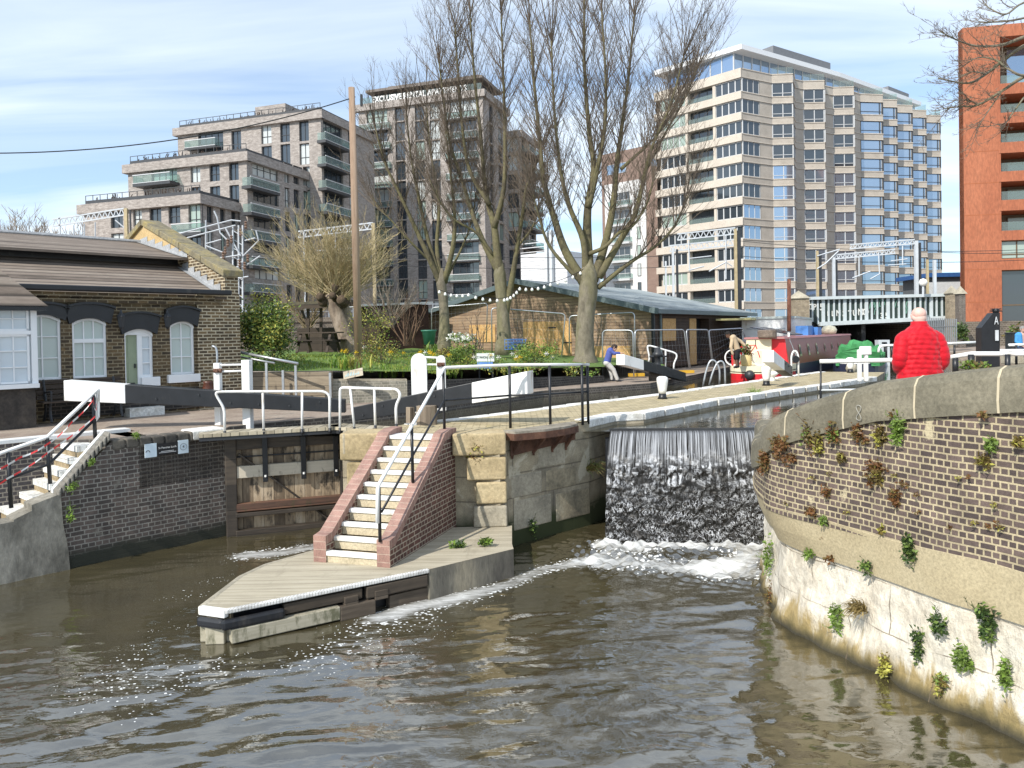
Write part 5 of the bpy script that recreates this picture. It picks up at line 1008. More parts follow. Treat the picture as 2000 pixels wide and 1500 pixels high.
s0, z = tb.f.px(279,364); s1 = tb.f.px(351,364)[0]; balcony(tb.f, s0, s1, z, 1.6, bk); s0, z = tc_.f.px(370,293); s1 = tc_.f.px(430,293)[0]; balcony(tc_.f, s0, s1, z, 1.0, bk, th=.2)
m = MB(); s0 = tc_.f.px(480,220)[0]; s1 = tc_.f.px(540,220)[0]; zt_ = tc_.f.px(510,206)[1]; tc_.f.box(m, s0, s1, tc_.z1, zt_+.6, -9, -2); m.build('rooftop_box', FGB, bk); m = MB(); tc_.f.box(m, tc_.f.px(448,230)[0], s0, tc_.z1, tc_.z1+1.6, -8, -3); tc_.f.box(m, 1, tc_.Lf-1, tc_.z1, tc_.z1+.7, -10, -1.2); m.build('rooftop_plant', CHAR, bk)
# tower with the letters
Pt = D(945,300,115); tw = thing('brick_tower', (Pt.x, Pt.y, 2), 'tall grey brown brick tower with white roof lettering, behind the bare trees', 'tower block')
tt = Tier(Pt, df, 21, dr, 11, Wl(940,176,Pt-df,Pt).z, tw)
tt.holes(tt.f, tt.hf, 0, [(771,790,200,232),(810,828,198,230),(839,858,196,228),(716,756,208,236),(878,930,196,224)], 12); tt.holes(tt.r, tt.hr, 0, [(955,963,205,236),(972,981,212,240)], 11); tt.finish(rail=False)
for k in range(11): z = tt.z1-4.2-k*FL; balcony(tt.f, .3, 5.6, z, .6, tw, th=.2); balcony(tt.f, tt.Lf-6.0, tt.Lf-.9, z+.3, .6, tw, th=.2)
t2 = Tier(tt.c+dr*11+df*2.2, df, 3, dr, 8, tt.z1-3.6, tw); t2.holes(t2.r, t2.hr, 0, [], 1)
for k in range(11): z = t2.z1-3.2-k*FL; t2.hf.append((.5,2.6,z,z+2.4)); t2.hr.append((.6,2.4,z,z+2.4)); t2.hr.append((4,7,z,z+2.4))
t2.finish(rail=False)
for k in range(11): balcony(t2.r, .4, 7.6, t2.z1-3.3-k*FL, 1.5, tw)
m = MB(); tt.f.box(m, 1.5, tt.Lf-1.5, tt.z1, tt.z1+2.2, -9, -2.4); m.build('penthouse', CHAR, tw); m = MB(); tt.f.box(m, .8, tt.Lf-.4, tt.z1+2.2, tt.z1+2.6, -10, -.9); tt.f.box(m, 4.2, tt.Lf-1.4, tt.z1+2.6, tt.z1+3.1, -9, -2); m.build('roof_canopy', mottled('brown_roof_edge', [(.12,.10,.085),(.20,.17,.15)], 1, .7, .1), tw)
m = MB(); tt.f.box(m, .2, tt.Lf-.2, tt.z1+.05, tt.z1+1.15, -.12, -.08); m.build('glass_parapet', GLASSRAIL, tw)
s0 = tt.f.px(718,186)[0]; s1 = tt.f.px(922,172)[0]; text('roof_lettering', 'EXCLUSIVE RENTAL APARTMENTS', 1.22, tt.f.w((s0+s1)/2, tt.z1+.55, .12), tt.f.t, (0,0,1), WHITE, tw, .1, sx=(s1-s0)/20.6, bold=.05)
# pale zigzag block
SAND = mottled('sand_facade', [(.36,.32,.27),(.44,.395,.34),(.49,.44,.38)], .5, .9, .1, 14); SANDP = mottled('pale_facade_band', [(.52,.46,.39),(.59,.53,.455)], .5, .85, .1, 10)
Q0 = D(1452,400,114); Q0.z = 0; dl = Vector((.68,-.73,0)).normalized(); d1_ = Vector((.875,.485,0)).normalized(); d2_ = Vector((.788,.615,0)).normalized()
zg = thing('zigzag_apartment_block', (Q0.x, Q0.y, 2), 'large sand coloured apartment block with zigzag bay windows and a glazed top floor', 'apartment block')
LF = Fac(Q0-dl*15.5, Q0); R1 = Fac(Q0, Q0+d1_*24.5); Q1 = R1.q.copy()
def s_on(f, u): return (Wl(u, 400, f.p, f.q)-f.p).dot(f.t)
L1 = s_on(R1, 1671); Q1 = Q0+d1_*L1; R2 = Fac(Q1, Q1+d2_*30); L2 = s_on(R2, 1829)
z_top = LF.px(1452,135)[1]; z_w1 = LF.px(1452,150)[1]; pitch = 40.9*114/F; wh = 26.5*114/F; NF = 12
def bayplan():                                   # list of (point, kind of the segment that follows)
    P = [(R1.w(0,0,0), 'cw'), (R1.w(s_on(R1,1486),0,0), 'w')]
    for f, bays, pr in ((R1, ((1510,1534,1555),(1571,1595,1612),(1629,1652,1667)), 1.7), (R2, ((1682,1703,1707),(1712,1731,1735),(1742,1761,1765),(1770,1788,1792),(1799,1816,1820)), 2.0)):
        for a, b, c in bays:
            sa, sm, sc = s_on(f,a), s_on(f,b), s_on(f,c); P += [(f.w(sa,0,0), 'g'), (f.w(sm-.0,0,pr), 'h'), (f.w(max(sc, sm+.9),0,0), 'w')]
    P.append((R2.w(L2,0,0), 'e')); return P
BPn = bayplan()
def ext(m, P, z0, z1, o, mi=0):
    for (a, _), (b, _) in zip(P, P[1:]):
        n = Vector(((b-a).y, -(b-a).x, 0)).normalized()*o; m.face([a+n+Vector((0,0,z0)), b+n+Vector((0,0,z0)), b+n+Vector((0,0,z1)), a+n+Vector((0,0,z1))], mi)
    if o > 0:
        for z in (z0, z1):
            for (a, _), (b, _) in zip(P, P[1:]): n = Vector(((b-a).y, -(b-a).x, 0)).normalized()*o; m.face([a+Vector((0,0,z)), b+Vector((0,0,z)), b+n+Vector((0,0,z)), a+n+Vector((0,0,z))], mi)
m = MB(); zbot = 3.0; ext(m, [p for p in BPn], zbot, z_w1, -.25); bkv = Vector((6,22,0))
A = [LF.w(0,0), Q0, Q1, R2.w(L2,0), R2.w(L2,0)+bkv, LF.w(0,0)+bkv]; m.face([q+Vector((0,0,z_top)) for q in A])
for i in (3,4,5): a, b = A[i], A[(i+1)%6]; m.face([a+Vector((0,0,zbot)), b+Vector((0,0,zbot)), b+Vector((0,0,z_top)), a+Vector((0,0,z_top))])
for s0, s1 in ((0,15.5),): LF.quad(m, s0, s1, zbot, z_w1, -.9, 0)
m.build('wall', SAND, zg)
nwin = 0
for k in range(NF+1):
    za = z_w1-k*pitch; zb = za-wh; zn = z_w1-(k-1)*pitch-wh if k else z_top+.25
    m = MB(); ext(m, BPn, za, zn, .04)
    for (a, kd), (b, _) in zip(BPn, BPn[1:]):
        if kd == 'w' and k < NF: m.face([a+Vector((0,0,zb)), b+Vector((0,0,zb)), b+Vector((0,0,za)), a+Vector((0,0,za))])
    m.build('facade_band', SAND, zg)
    m = MB(); LF.box(m, -.2, LF.L, za, zn, -1.2, .25); m.build('balcony_band', SANDP, zg)
    m = MB(); ext(m, BPn, za+.0, za+.10, .12); ext(m, BPn, zn-.14, zn-.02, .12); m.build('sill_line', SANDP, zg)
    if k == NF: break
    bi = 0; i = 0
    while i < len(BPn)-1:
        a, kd = BPn[i]; b = BPn[i+1][0]
        if kd == 'cw': f = Fac(a, b); pane(f, .1, f.L-.05, zb, za, zg, -.1, 'corner_window', 3, None, GLASSBL if k > 5 else GLASSDK, PALEF)
        if kd == 'g':
            bi += 1; c = BPn[i+2][0]; f, h = Fac(a, b), Fac(b, c); m = MB(); up = Vector((0,0,1)); seg1 = bi <= 3
            for ff, gi in ((f, 0), (h, 0)):
                L = ff.L; ff.quad(m, .02, L-.02, zb, za, -.08, gi)
                for s in ((.08, L*.52, L-.10) if seg1 else (.07, L*.86, L-.06)): ff.box(m, s-.06, s+.06, zb, za, -.1, 0, 1)
                ff.box(m, .05, L-.05, zb+wh*.24-.04, zb+wh*.24+.04, -.1, 0, 1); ff.box(m, .05, L-.05, za-.1, za, -.1, 0, 1)
            m.build('bay_window', [GLASSBL if (k > 3 or not seg1) else GLASSDK, PALEF if seg1 else ALU], zg)
        i += 1
    sp_ = [s_on(LF,u) for u in (1293,1341,1346,1395,1400,1450)]
    pane(LF, sp_[4], LF.L-.05, zb, za, zg, -.15, 'ribbon_window', 4, None, GLASSDK, PALEF, .16)
    pane(LF, max(.05,sp_[0]), sp_[1], zb, za, zg, -.15, 'ribbon_window', 4, None, gr.choice((GLASSDK,BLIND)), PALEF, .16)
    pane(LF, sp_[2], sp_[3], zb, za, zg, -.85, 'balcony_door', 3, None, GLASSDK, ALU)
    m = MB(); LF.box(m, sp_[1], sp_[2], zb, za, -.9, .05); LF.box(m, sp_[3], sp_[4], zb, za, -.9, .05); m.build('pillar', SANDP, zg)
    m = MB(); LF.box(m, sp_[2], sp_[3], zb, zb+.75, -.05, -.02); m.build('glass_balustrade', GLASSRAIL, zg)
    if k == 11:
        m = MB(); LF.box(m, sp_[2]+.6, sp_[2]+1.5, zb+.1, za-.2, -.7, -.66); m.build('orange_panel', paint('orange_panel_paint', (.55,.24,.04), .5), zg)
# glazed top floor under a white roof
tp = [LF.w(.8,0,-2.2), Q0+Vector((-.4,2.6,0)), Q1+Vector((-2.0,3.4,0)), R2.w(L2-1.5,0,-3.2), R2.w(L2-1.5,0,-12), LF.w(.8,0,-14)]
zr_ = LF.px(1452,105)[1]; zr_ = z_top+3.4
m = MB(); m.prism([(p.x,p.y) for p in tp], z_top, zr_, 0); 
o = m.build('glazed_storey', GLASSBL, zg); m = MB()
for a, b in zip(tp[:4], tp[1:4]):
    f = Fac(a, b); n = max(2, int(f.L/1.9))
    for i in range(n+1): f.box(m, f.L*i/n-.07, f.L*i/n+.07, z_top, zr_, 0, .1)
m.build('mullions', PALEF, o)
rp_ = [LF.w(-.6,0,-.4), Q0+Vector((.3,.9,0)), Q1+Vector((-1.3,2.2,0)), R2.w(L2-.6,0,-2.3), R2.w(L2-.6,0,-13), LF.w(-.6,0,-15)]
m = MB(); m.prism([(p.x,p.y) for p in rp_], zr_, zr_+.75, 0); m.build('white_roof', paint('white_roof_edge', (.74,.75,.76), .5, .04), zg)
g1, g2 = D(1518,110,123), D(1622,128,131); f = Fac(g1, g2); m = MB(); f.box(m, -1, f.L, zr_+.7, zr_+3.2, -6, 0); pl = m.build('plant_screen', paint('grey_screen', (.16,.165,.175), .6, .1), zg)
m = MB()
for u, h in ((1560,1),(1568,1),(1573,1),(1580,1),(1590,.8),(1605,1),(1611,.8),(1616,1)): s = s_on(f,u); f.box(m, s-.1, s+.1, zr_+1.0, zr_+1.0+h*1.0, 0, .06)
m.build('sign_strokes', PALEF, pl)
g1, g2 = D(1735,162,142), D(1775,180,147); f = Fac(g1, g2); m = MB(); f.box(m, 0, f.L, zr_+.6, zr_+2.6, -4, 0); m.build('plant_screen', MT['grey_screen'], zg)
for k, (a, kd) in enumerate(BPn):
    if kd == 'g': b = BPn[k+1][0]; c = BPn[k+2][0]; m = MB(); ext(m, [(a,0),(b,0),(c,0)], z_top+.25, z_top+1.25, -.05); m.build('glass_balustrade', GLASSRAIL, zg)
f = Fac(D(1452,590,113), D(1590,590,122)); m = MB(); LF.quad(m, 0, LF.L, 3, zbot+2, -.2); R1.quad(m, 0, L1, 2.2, z_w1-NF*pitch+.1, .5); m.build('podium', SANDP, zg); 
for i in range(9): pane(R1, .6+i*2.7, .6+i*2.7+2.4, 4.2, z_w1-NF*pitch-.5, zg, .58, 'podium_window', 2, .3, GLASSDK, PALEF)
# brown and white block behind the right tree
bw_ = thing('brown_brick_block', D(1240,560,150), 'brown brick and white rendered apartment block behind the tallest bare tree', 'apartment block'); f = Fac(D(1176,400,152), D(1304,400,142)); BRB = mottled('brown_brick', [(.21,.145,.12),(.28,.20,.165)], .6, .9, .2, 9, (1,1,3)); x = lambda u: s_on(f,u); zf = lambda v: f.px(1240,v)[1]
m = MB(); f.box(m, 0, f.L, 2, zf(289), -14, 0); m.build('wall', BRB, bw_); m = MB(); f.box(m, x(1183), x(1263), 2, zf(352), 0, .3); m.build('white_front', paint('white_render', (.66,.66,.66), .7, .05), bw_)
for k in range(7):
    v = 372+k*36; pane(f, x(1200), x(1232), zf(v+24), zf(v), bw_, .36, 'window', 3, None, GLASSDK, PALEF); pane(f, x(1246), x(1252), zf(v+24), zf(v), bw_, .36, 'window', 1); balcony(f, x(1196), x(1236), zf(v+28), 1.2, bw_, .3, PALEF)
for u in (1187,1210,1274): pane(f, x(u), x(u+14), zf(333), zf(313), bw_, .05, 'window', 1, None, GLASSBL, PALEF)
f = Fac(D(1018,540,96), D(1108,540,92)); t = thing('white_shed', f.w(2,2), 'white ribbed industrial shed showing between the two bare trees', 'shed'); m = MB(); f.box(m, 0, f.L, 2, f.px(1060,494)[1], -8, 0)
for i in range(1, 14): z = 8+i*.55; f.box(m, 0, f.L, z-.04, z+.04, 0, .05)
m.build('ribbed_wall', paint('white_cladding', (.68,.69,.71), .5, .05), t); m = MB(); f.box(m, s_on(f,1068), s_on(f,1073), 2, f.px(1070,455)[1], .3, .7); f.box(m, s_on(f,1077), s_on(f,1082), 2, f.px(1070,452)[1], .3, .7); m.build('flue_pair', STEELGREY, t)
# orange building on the right
ORG = mottled('orange_steel', [(.31,.095,.045),(.375,.125,.06),(.42,.15,.075)], .25, .75, .15, 6, (1,1,.3)); ORGD = paint('orange_slab_panel', (.36,.11,.04), .7, .1)  # second orange serves the loggia slabs and panel joints
O0 = D(1884,500,84); do = Vector((.982,-.187,0)); OF = Fac(O0, O0+do*16); ob = thing('orange_building', (O0.x, O0.y, 2), 'tall rust orange building with deep open loggias along the right edge', 'building')
zo = OF.px(1884,54)[1]; sL = s_on(OF,1952); m = MB(); wz0 = OF.px(1960,527)[1]
lg = []; zf = lambda v: OF.px(1975,v)[1]
lg = [(sL, 16.1, zf(b), zf(a)) for a, b in ((70,162),(183,219),(240,277),(298,334),(354,390),(411,450))]; win = [(sL+.1, sL+3.6, zf(505), zf(469)), (sL+3.8, 16.1, zf(505), zf(469)), (sL+.15, 16.1, zf(664), zf(527))]
wall_holes(m, OF, 0, 16.1, 2.0, zo, lg+win, 1.3, 0, 0); OF.box(m, 0, .3, 2, zo, -1.3, -.01)
m.face([OF.w(0,zo), OF.w(16.1,zo), OF.w(16.1,zo,-1.3), OF.w(0,zo,-1.3)]); OF.box(m, 0, sL+.2, 2, zo-.02, -1.25, -.05); OF.box(m, 7.5, 16.1, 2.0, zo-.1, -14, -6); m.build('wall', ORG, ob)
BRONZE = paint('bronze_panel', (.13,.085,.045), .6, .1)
for i, (a, b, c, d) in enumerate(lg):
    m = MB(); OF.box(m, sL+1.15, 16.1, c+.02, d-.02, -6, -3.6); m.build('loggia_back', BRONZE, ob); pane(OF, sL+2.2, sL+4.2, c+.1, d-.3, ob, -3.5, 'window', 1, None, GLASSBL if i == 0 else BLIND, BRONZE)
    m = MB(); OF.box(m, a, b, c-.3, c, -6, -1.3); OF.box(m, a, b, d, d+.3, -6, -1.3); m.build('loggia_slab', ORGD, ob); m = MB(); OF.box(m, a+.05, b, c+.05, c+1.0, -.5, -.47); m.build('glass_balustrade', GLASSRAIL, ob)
for a, b, c, d in win: pane(OF, a, b, c, d, ob, -.5, 'window', 2, .5 if d-c > 4 else .25, BLIND if d-c < 4 else GLASSDK, BRONZE, .12)
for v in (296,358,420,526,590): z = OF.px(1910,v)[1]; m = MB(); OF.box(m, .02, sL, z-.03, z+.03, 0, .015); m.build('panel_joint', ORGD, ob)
f = Fac(D(1826,560,98), D(1892,560,98)); t = thing('blue_roofed_shed', f.w(1,2), 'dark shed with a blue roof edge between the bridge and the orange building', 'shed'); m = MB(); f.box(m, 0, f.L, 2, f.px(1850,540)[1], -8, 0); m.build('wall', paint('shed_dark', (.10,.11,.12), .7), t); m = MB(); f.box(m, -1, f.L, f.px(1850,541)[1], f.px(1850,533)[1], -8, .5); m.build('blue_roof_edge', paint('blue_edge', (.03,.10,.28), .5), t); m = MB(); f.box(m, -1, f.L, f.px(1850,575)[1], f.px(1850,551)[1], 0, .2); m.build('pale_panel', STEELGREY, t)
# ------------------------------------------------------------------ railway bridge and overhead line
VIAD = bricks('viaduct_brick', (.10,.08,.06), (.17,.135,.10), (.24,.21,.17), .45, .15, .02, True, (.05,.045,.04), .2, .5)
f = Fac(D(430,620,66), D(1330,620,72)); m = MB(); f.box(m, 0, f.L, 1.5, 5.3, -3, 0); f.box(m, 0, f.L, 5.3, 5.7, -.5, .15); tag(m.build('viaduct_wall', VIAD), 'dark brick railway viaduct wall running behind the garden and the hall', 'viaduct wall')
m = MB()
for i in range(60): s = f.L*i/59; f.box(m, s-.04, s+.04, 5.7, 6.8, -.3, -.22)
f.box(m, 0, f.L, 6.72, 6.8, -.3, -.22); f.box(m, 0, f.L, 6.2, 6.26, -.3, -.22); tag(m.build('viaduct_railing', GALV), 'grey steel railing along the top of the viaduct behind the garden', 'railing')
BD = 58; BF = Fac(D(1582,600,BD), D(1861,600,BD)); bz = lambda u, v: BF.px(u, v)[1]; bs_ = lambda u: BF.px(u, 600)[0]
br = thing('railway_bridge', BF.w(BF.L/2, 2), 'steel railway bridge with pale ribs on dark graffiti panels over the canal', 'bridge')
DGRN = paint('dark_green_plate', (.022,.04,.034), .5, .3, 1.5); RIB = paint('pale_rib_paint', (.50,.55,.56), .5, .08)
P = [BF.w(bs_(u), bz(u, v)) for u, v in ((1582,625),(1598,634),(1784,626),(1861,620),(1861,576),(1582,583))]; m = MB(); m.face(P); m.build('web_plate', DGRN, br)
m = MB(); n = 26
for i in range(n+1):
    u = 1586+(1860-1586)*i/n; wd = .125 if i % 4 == 2 else .062; zb = np.interp(u, [1582,1598,1784,1861], [bz(1582,627),bz(1598,634),bz(1784,626),bz(1861,620)]); BF.box(m, bs_(u)-wd, bs_(u)+wd, zb, bz(u, 580), 0, .10)
m.build('rib_row', RIB, br)
for (u0,v0,u1,v1,h,nm) in ((1580,583,1863,576,.22,'top_flange'),(1598,633,1863,620,.30,'bottom_flange')): m = MB(); m.beam(BF.w(bs_(u0),bz(u0,v0),.1), BF.w(bs_(u1),bz(u1,v1),.1), .5, h); m.build(nm, RIB, br)
m = MB(); BF.box(m, -1, BF.L+1, bz(1598,633)-.1, bz(1598,633)+.5, -45, -.3); m.build('deck', BLACK, br)
m = MB(); BF.box(m, -12, bs_(1613), .5, bz(1598,637), -45, -.5); m.build('abutment', VIAD, br); m = MB(); BF.box(m, bs_(1790), bs_(1790)+16, .5, bz(1784,630), -45, -.5); m.build('abutment', VIAD, br); m = MB(); BF.box(m, bs_(1694), bs_(1702), .5, bz(1690,632), -45, -1.0); m.build('pier', mottled('splashed_pier', [(.02,.02,.02),(.04,.04,.04),(.5,.5,.48)], .8, .8, .2), br)
BLW = paint('graffiti_white', (.62,.62,.58), .7); 
for ch, u, v, sz, mt in (('C',1580,600,.62,BLW),('P.',1592,600,.62,BLW),('5',1604,600,.75,BLW),('F',1617,613,.5,BLW),('L',1626,613,.55,BLW),('M',1637,612,.62,BLW),('S',1648,613,.72,BLW),('T',1659,612,.55,BLW),('U',1669,612,.62,BLW),('N',1680,610,.68,BLW),('O',1690,610,.78,BLW),('3',1721,617,.55,BLW),('5',1731,617,.62,BLW)):
    text('graffiti_letter', ch, sz, BF.w(bs_(u), bz(u, v), .06), BF.t, (0,0,1), mt, br, .01, sx=.8, bold=.015)
GGRN = paint('graffiti_green', (.10,.22,.17), .7)
for i, (u, v) in enumerate(((1702,596),(1711,594),(1721,592),(1731,594),(1711,608),(1751,594),(1772,594),(1772,606))):
    m = MB(); c = BF.w(bs_(u), bz(u, v), .06); m.tube([c+BF.t*(.16*math.cos(a*1.3+i))+Vector((0,0,.28*math.sin(a*2.1+i*2))) for a in np.linspace(0, 4.2, 14)], .035, 4, cap=False); m.build('graffiti_scribble', GGRN, br)
def brick_pier(u0, u1, v0, d, mat, label):
    f = Fac(D(u0,600,d), D(u1,600,d)); zt = f.px(u0, v0)[1]; m = MB(); f.box(m, 0, f.L, .5, zt, -f.L, 0); o = m.build('brick_pier', mat); tag(o, label, 'pier'); m = MB(); a = [f.w(-.1,zt,.1), f.w(f.L+.1,zt,.1), f.w(f.L+.1,zt,-f.L-.1), f.w(-.1,zt,-f.L-.1)]; c = f.w(f.L/2, zt+.6, -f.L/2)
    for i in range(4): m.face([a[i], a[(i+1)%4], c])
    m.build('cap', CONC, o)
brick_pier(1550,1581,583,56.5,bricks('tan_pier_brick', (.23,.18,.12), (.33,.27,.18), (.36,.31,.24), .3, .1, .012, True),'tan brick pier with a pyramid cap left of the ribbed bridge'); brick_pier(1855,1871,573,57,MT['tan_pier_brick'],'tan brick pier with a pyramid cap at the right end of the bridge'); brick_pier(1873,1886,574,55,DKBR,'darker brick pier squeezed against the orange building')
def truss(m, a, b, h, n, r=.06):
    up = Vector((0,0,h)); m.beam(a, b, r*2, r*2); m.beam(a+up, b+up, r*2, r*2)
    for i in range(n):
        p, q, c = a.lerp(b, i/n), a.lerp(b, (i+1)/n), a.lerp(b, (i+.5)/n)+up; m.beam(p, c, r*1.2, r*1.2); m.beam(c, q, r*1.2, r*1.2)
GAN = paint('gantry_grey', (.52,.55,.58), .5, .08); TAN = paint('tan_mast_paint', (.42,.34,.20), .6, .15)
def gantry(label, trs, masts, d, droppers=()):
    t = thing('overhead_line_gantry', D(masts[0][0], masts[0][2], d), label, 'gantry', 'railway overhead line gantries')
    for (u0,v0,u1,v1,hp,n) in trs: m = MB(); a, b = D(u0,v0,d), D(u1,v1,d); truss(m, a, b, hp*d/F, n, .05*d/60); m.build('lattice_boom', GAN, t)
    for (u,v0,v1,wd,mt) in masts: m = MB(); a, b = D(u,v0,d), D(u,v1,d); w_ = wd*d/F; m.box((a.x,a.y,(a.z+b.z)/2), (w_,w_,a.z-b.z)); m.build('mast', mt, t)
    for P in droppers: m = MB(); m.tube([D(u,v,d-.1) for u, v in P], .05*d/60, 4); m.build('dropper_arm', GAN, t)
gantry('lattice gantry with a tan mast above the cottage roof ridge', [(103,442,243,420,13,13)], [(246,407,520,6,TAN),(116,424,520,2.5,GAN),(254,410,500,2.5,DARKM)], 72, [[(144,440),(144,480)],[(165,437),(165,480)],[(186,434),(186,480)],[(225,430),(243,445)]])
gantry('lattice gantry seen through the pollard willow shoots', [(583,464,729,447,12,12)], [(729,436,620,6,TAN),(593,450,620,2.5,GAN)], 70, [[(593,460),(595,510)],[(655,455),(655,490)],[(620,490),(700,484)]])
gantry('twin lattice gantry with a tan and dark mast before the pale facade bands', [(1323,469,1436,457,12,10),(1308,491,1432,479,11,11)], [(1436,447,610,5,TAN),(1443,450,610,6,DARKM),(1314,485,610,4,GAN),(1322,487,610,4,DARKM),(1300,510,600,3,GAN)], 66, [[(1345,470),(1347,530)],[(1418,460),(1418,545)],[(1347,505),(1390,500)],[(1385,530),(1418,512),(1430,520)],[(1345,528),(1375,520)]])
gantry('goalpost lattice gantry standing on the bridge behind the red jacket', [(1660,486,1786,476,8,13),(1629,506,1748,495,8,14)], [(1789,470,580,6,GAN),(1796,474,580,4,DARKM),(1628,503,580,5,GAN),(1633,508,580,4,DARKM),(1596,490,580,4,TAN),(1602,495,580,4,DARKM)], 60, [[(1596,500),(1640,487)],[(1596,525),(1612,515),(1638,490)],[(1678,500),(1678,540)],[(1716,495),(1718,535),(1700,545)],[(1763,480),(1763,518)],[(1665,543),(1700,530)],[(1740,510),(1772,506)],[(1735,518),(1770,516)]])
for u, v0, wd, lb in ((1811,507,4,'bare weathered mast right of the goalpost gantry'),(1825,508,5,'pale grey mast nearest the orange building')): m = MB(); a = D(u,v0,59); m.box((a.x,a.y,(a.z+4)/2), (wd*59/F,wd*59/F,a.z-4)); tag(m.build('line_mast', TAN if u < 1820 else GAN), lb, 'mast')
t = thing('globe_lamp', D(1803,580,57), 'small lamp post with a white globe on the bridge by the goalpost gantry', 'lamp post'); a = D(1803,557,57); m = MB(); m.tube([D(1803,580,57), a], .08, 6); m.build('post', GAN, t); m = MB(); m.lathe(a, [(.05,-.1),(.24,.02),(.30,.2),(.22,.42),(.03,.5)], 12); m.build('globe', WHITE, t, smooth=True)
t = thing('overhead_line_mast', D(462,600,60), 'cluttered railway mast with grey arms and insulators beside the cottage gable', 'mast')
for u in (455,466,474): m = MB(); m.tube([D(u,440,60), D(u,610,60)], .07, 5); m.build('mast', GAN, t)
m = MB()
for i in range(9): m.beam(D(455,450+i*17,60), D(474,462+i*17,60), .05, .05); 
m.build('lattice', GAN, t)
for P in ([(340,459),(452,430),(470,432)],[(345,470),(460,440)],[(418,412),(424,425),(430,455),(445,470)],[(403,476),(432,468)],[(402,480),(440,495)],[(402,430),(402,500)],[(440,445),(470,500)],[(475,500),(505,470),(500,450)],[(478,520),(508,500)],[(420,505),(470,498)],[(430,525),(480,520)],[(478,470),(498,465)],[(458,545),(485,540)]): m = MB(); m.tube([D(u,v,59.8) for u, v in P], .055, 4); m.build('arm', GAN, t)
for u, v in ((445,475),(452,468),(440,490),(470,455),(480,440),(478,520),(484,505),(436,500),(468,515)): m = MB(); m.lathe(D(u,v,59.7), [(.03,-.3)]+[(.14 if i % 2 else .07, -.25+i*.1) for i in range(6)]+[(.03,.35)], 7); m.build('insulator', paint('insulator_brown', (.16,.10,.07), .4) if 'insulator_brown' not in MT else MT['insulator_brown'], t)
for i, (a, b, sg) in enumerate((((430,470,60),(1310,500,66),1.2),((430,498,60),(1310,522,66),1.0),((1440,470,66),(2040,486,62),1.0),((1440,500,66),(2040,506,62),.8),((1830,492,60),(2040,490,60),.3))):
    p, q = D(*a), D(*b); m = MB(); m.tube(arc(p, q, (p+q)/2-Vector((0,0,sg)), 14), .022, 4, cap=False); tag(m.build('contact_wire', DARKM), ['upper railway wire passing behind the three bare trees','lower railway wire passing behind the three bare trees','upper railway wire in front of the zigzag block','lower railway wire in front of the zigzag block','short railway wire beside the orange building'][i], 'wire')
# palisade fence right of the bridge
t = thing('palisade_fence', D(1840,660,50), 'grey steel palisade fence climbing beside the right bridge end', 'fence'); m = MB(); a, b = D(1806,665,52), D(1868,665,48)
for i in range(18):
    p = a.lerp(b, i/17); h = np.interp(i, [0,4,17], [1.9,1.5,1.35]); m.beam(p-Vector((0,0,.3)), p+Vector((0,0,h)), .10, .03)
m.build('pales', GALV, t); m = MB(); m.beam(a+Vector((0,.1,.9)), b+Vector((0,.1,.9)), .05, .06); m.build('rail', GALV, t)
# ------------------------------------------------------------------ boats
RED = paint('boat_red', (.60,.02,.028), .35, .08); MAR = paint('boat_maroon', (.27,.05,.045), .35, .1); MARR = paint('boat_roof_maroon', (.38,.17,.17), .5, .1); CREAM = paint('boat_cream', (.72,.66,.48), .4, .06); NAVY = paint('boat_navy', (.025,.03,.06), .4)
class Boat:
    def __init__(b, p, q): b.o = Vector((p.x,p.y,0)); b.t = Vector((q.x-p.x,q.y-p.y,0)); b.L = b.t.length; b.t.normalize(); b.r = Vector((b.t.y,-b.t.x,0))
    def w(b, s, x, z): return b.o+b.t*s+b.r*x+Vector((0,0,z))
    def hexa(b, m, s0, s1, x0, x1, z0, z1, tin=0, mi=0):
        P = [b.w(s0,x0,z0), b.w(s0,x1,z0), b.w(s1,x1,z0), b.w(s1,x0,z0)]; Q = [b.w(s0,x0+tin,z1), b.w(s0,x1-tin,z1), b.w(s1,x1-tin,z1), b.w(s1,x0+tin,z1)]; m.hexa(P+Q, mi)
    def plan(b, w, nose, z0, z1, m, s1=None, grow=0):
        s1 = s1 or b.L; pts = [(s1,-w),(nose,-w)]+[(nose*(1-math.sin(a)), -w*math.cos(a)) for a in np.linspace(.2, math.pi-.2, 9)]+[(nose,w),(s1,w)]
        m.prism([tuple(b.w(s,x,0)[:2]) for s, x in pts], z0, z1)
nb = Boat(D(1466,745,30), D(1632,700,44)); t = thing('narrowboat', nb.w(nb.L/2,0,1.7), 'red and cream narrowboat with a long maroon cabin and porthole windows', 'narrowboat')
m = MB(); nb.plan(1.0, .8, 1.3, 2.16, m, 3.0); m.build('red_hull', RED, t); m = MB(); nb.plan(1.04, .84, 2.16, 2.20, m, 3.0); m.build('rubbing_strake', CREAM, t); m = MB(); nb.plan(1.03, .83, 2.24, 2.46, m, 3.0); m.build('cream_band', CREAM, t)
m = MB(); nb.hexa(m, 3.0, nb.L, -1.0, 1.0, 1.3, 2.42); m.build('hull_side', NAVY, t)
m = MB(); nb.hexa(m, 2.2, nb.L, -.95, .95, 2.42, 3.5, .17); m.build('cabin', MAR, t); m = MB(); nb.hexa(m, 1.95, nb.L+.1, -.84, .84, 3.5, 3.58, .05); m.build('cabin_roof', MARR, t)
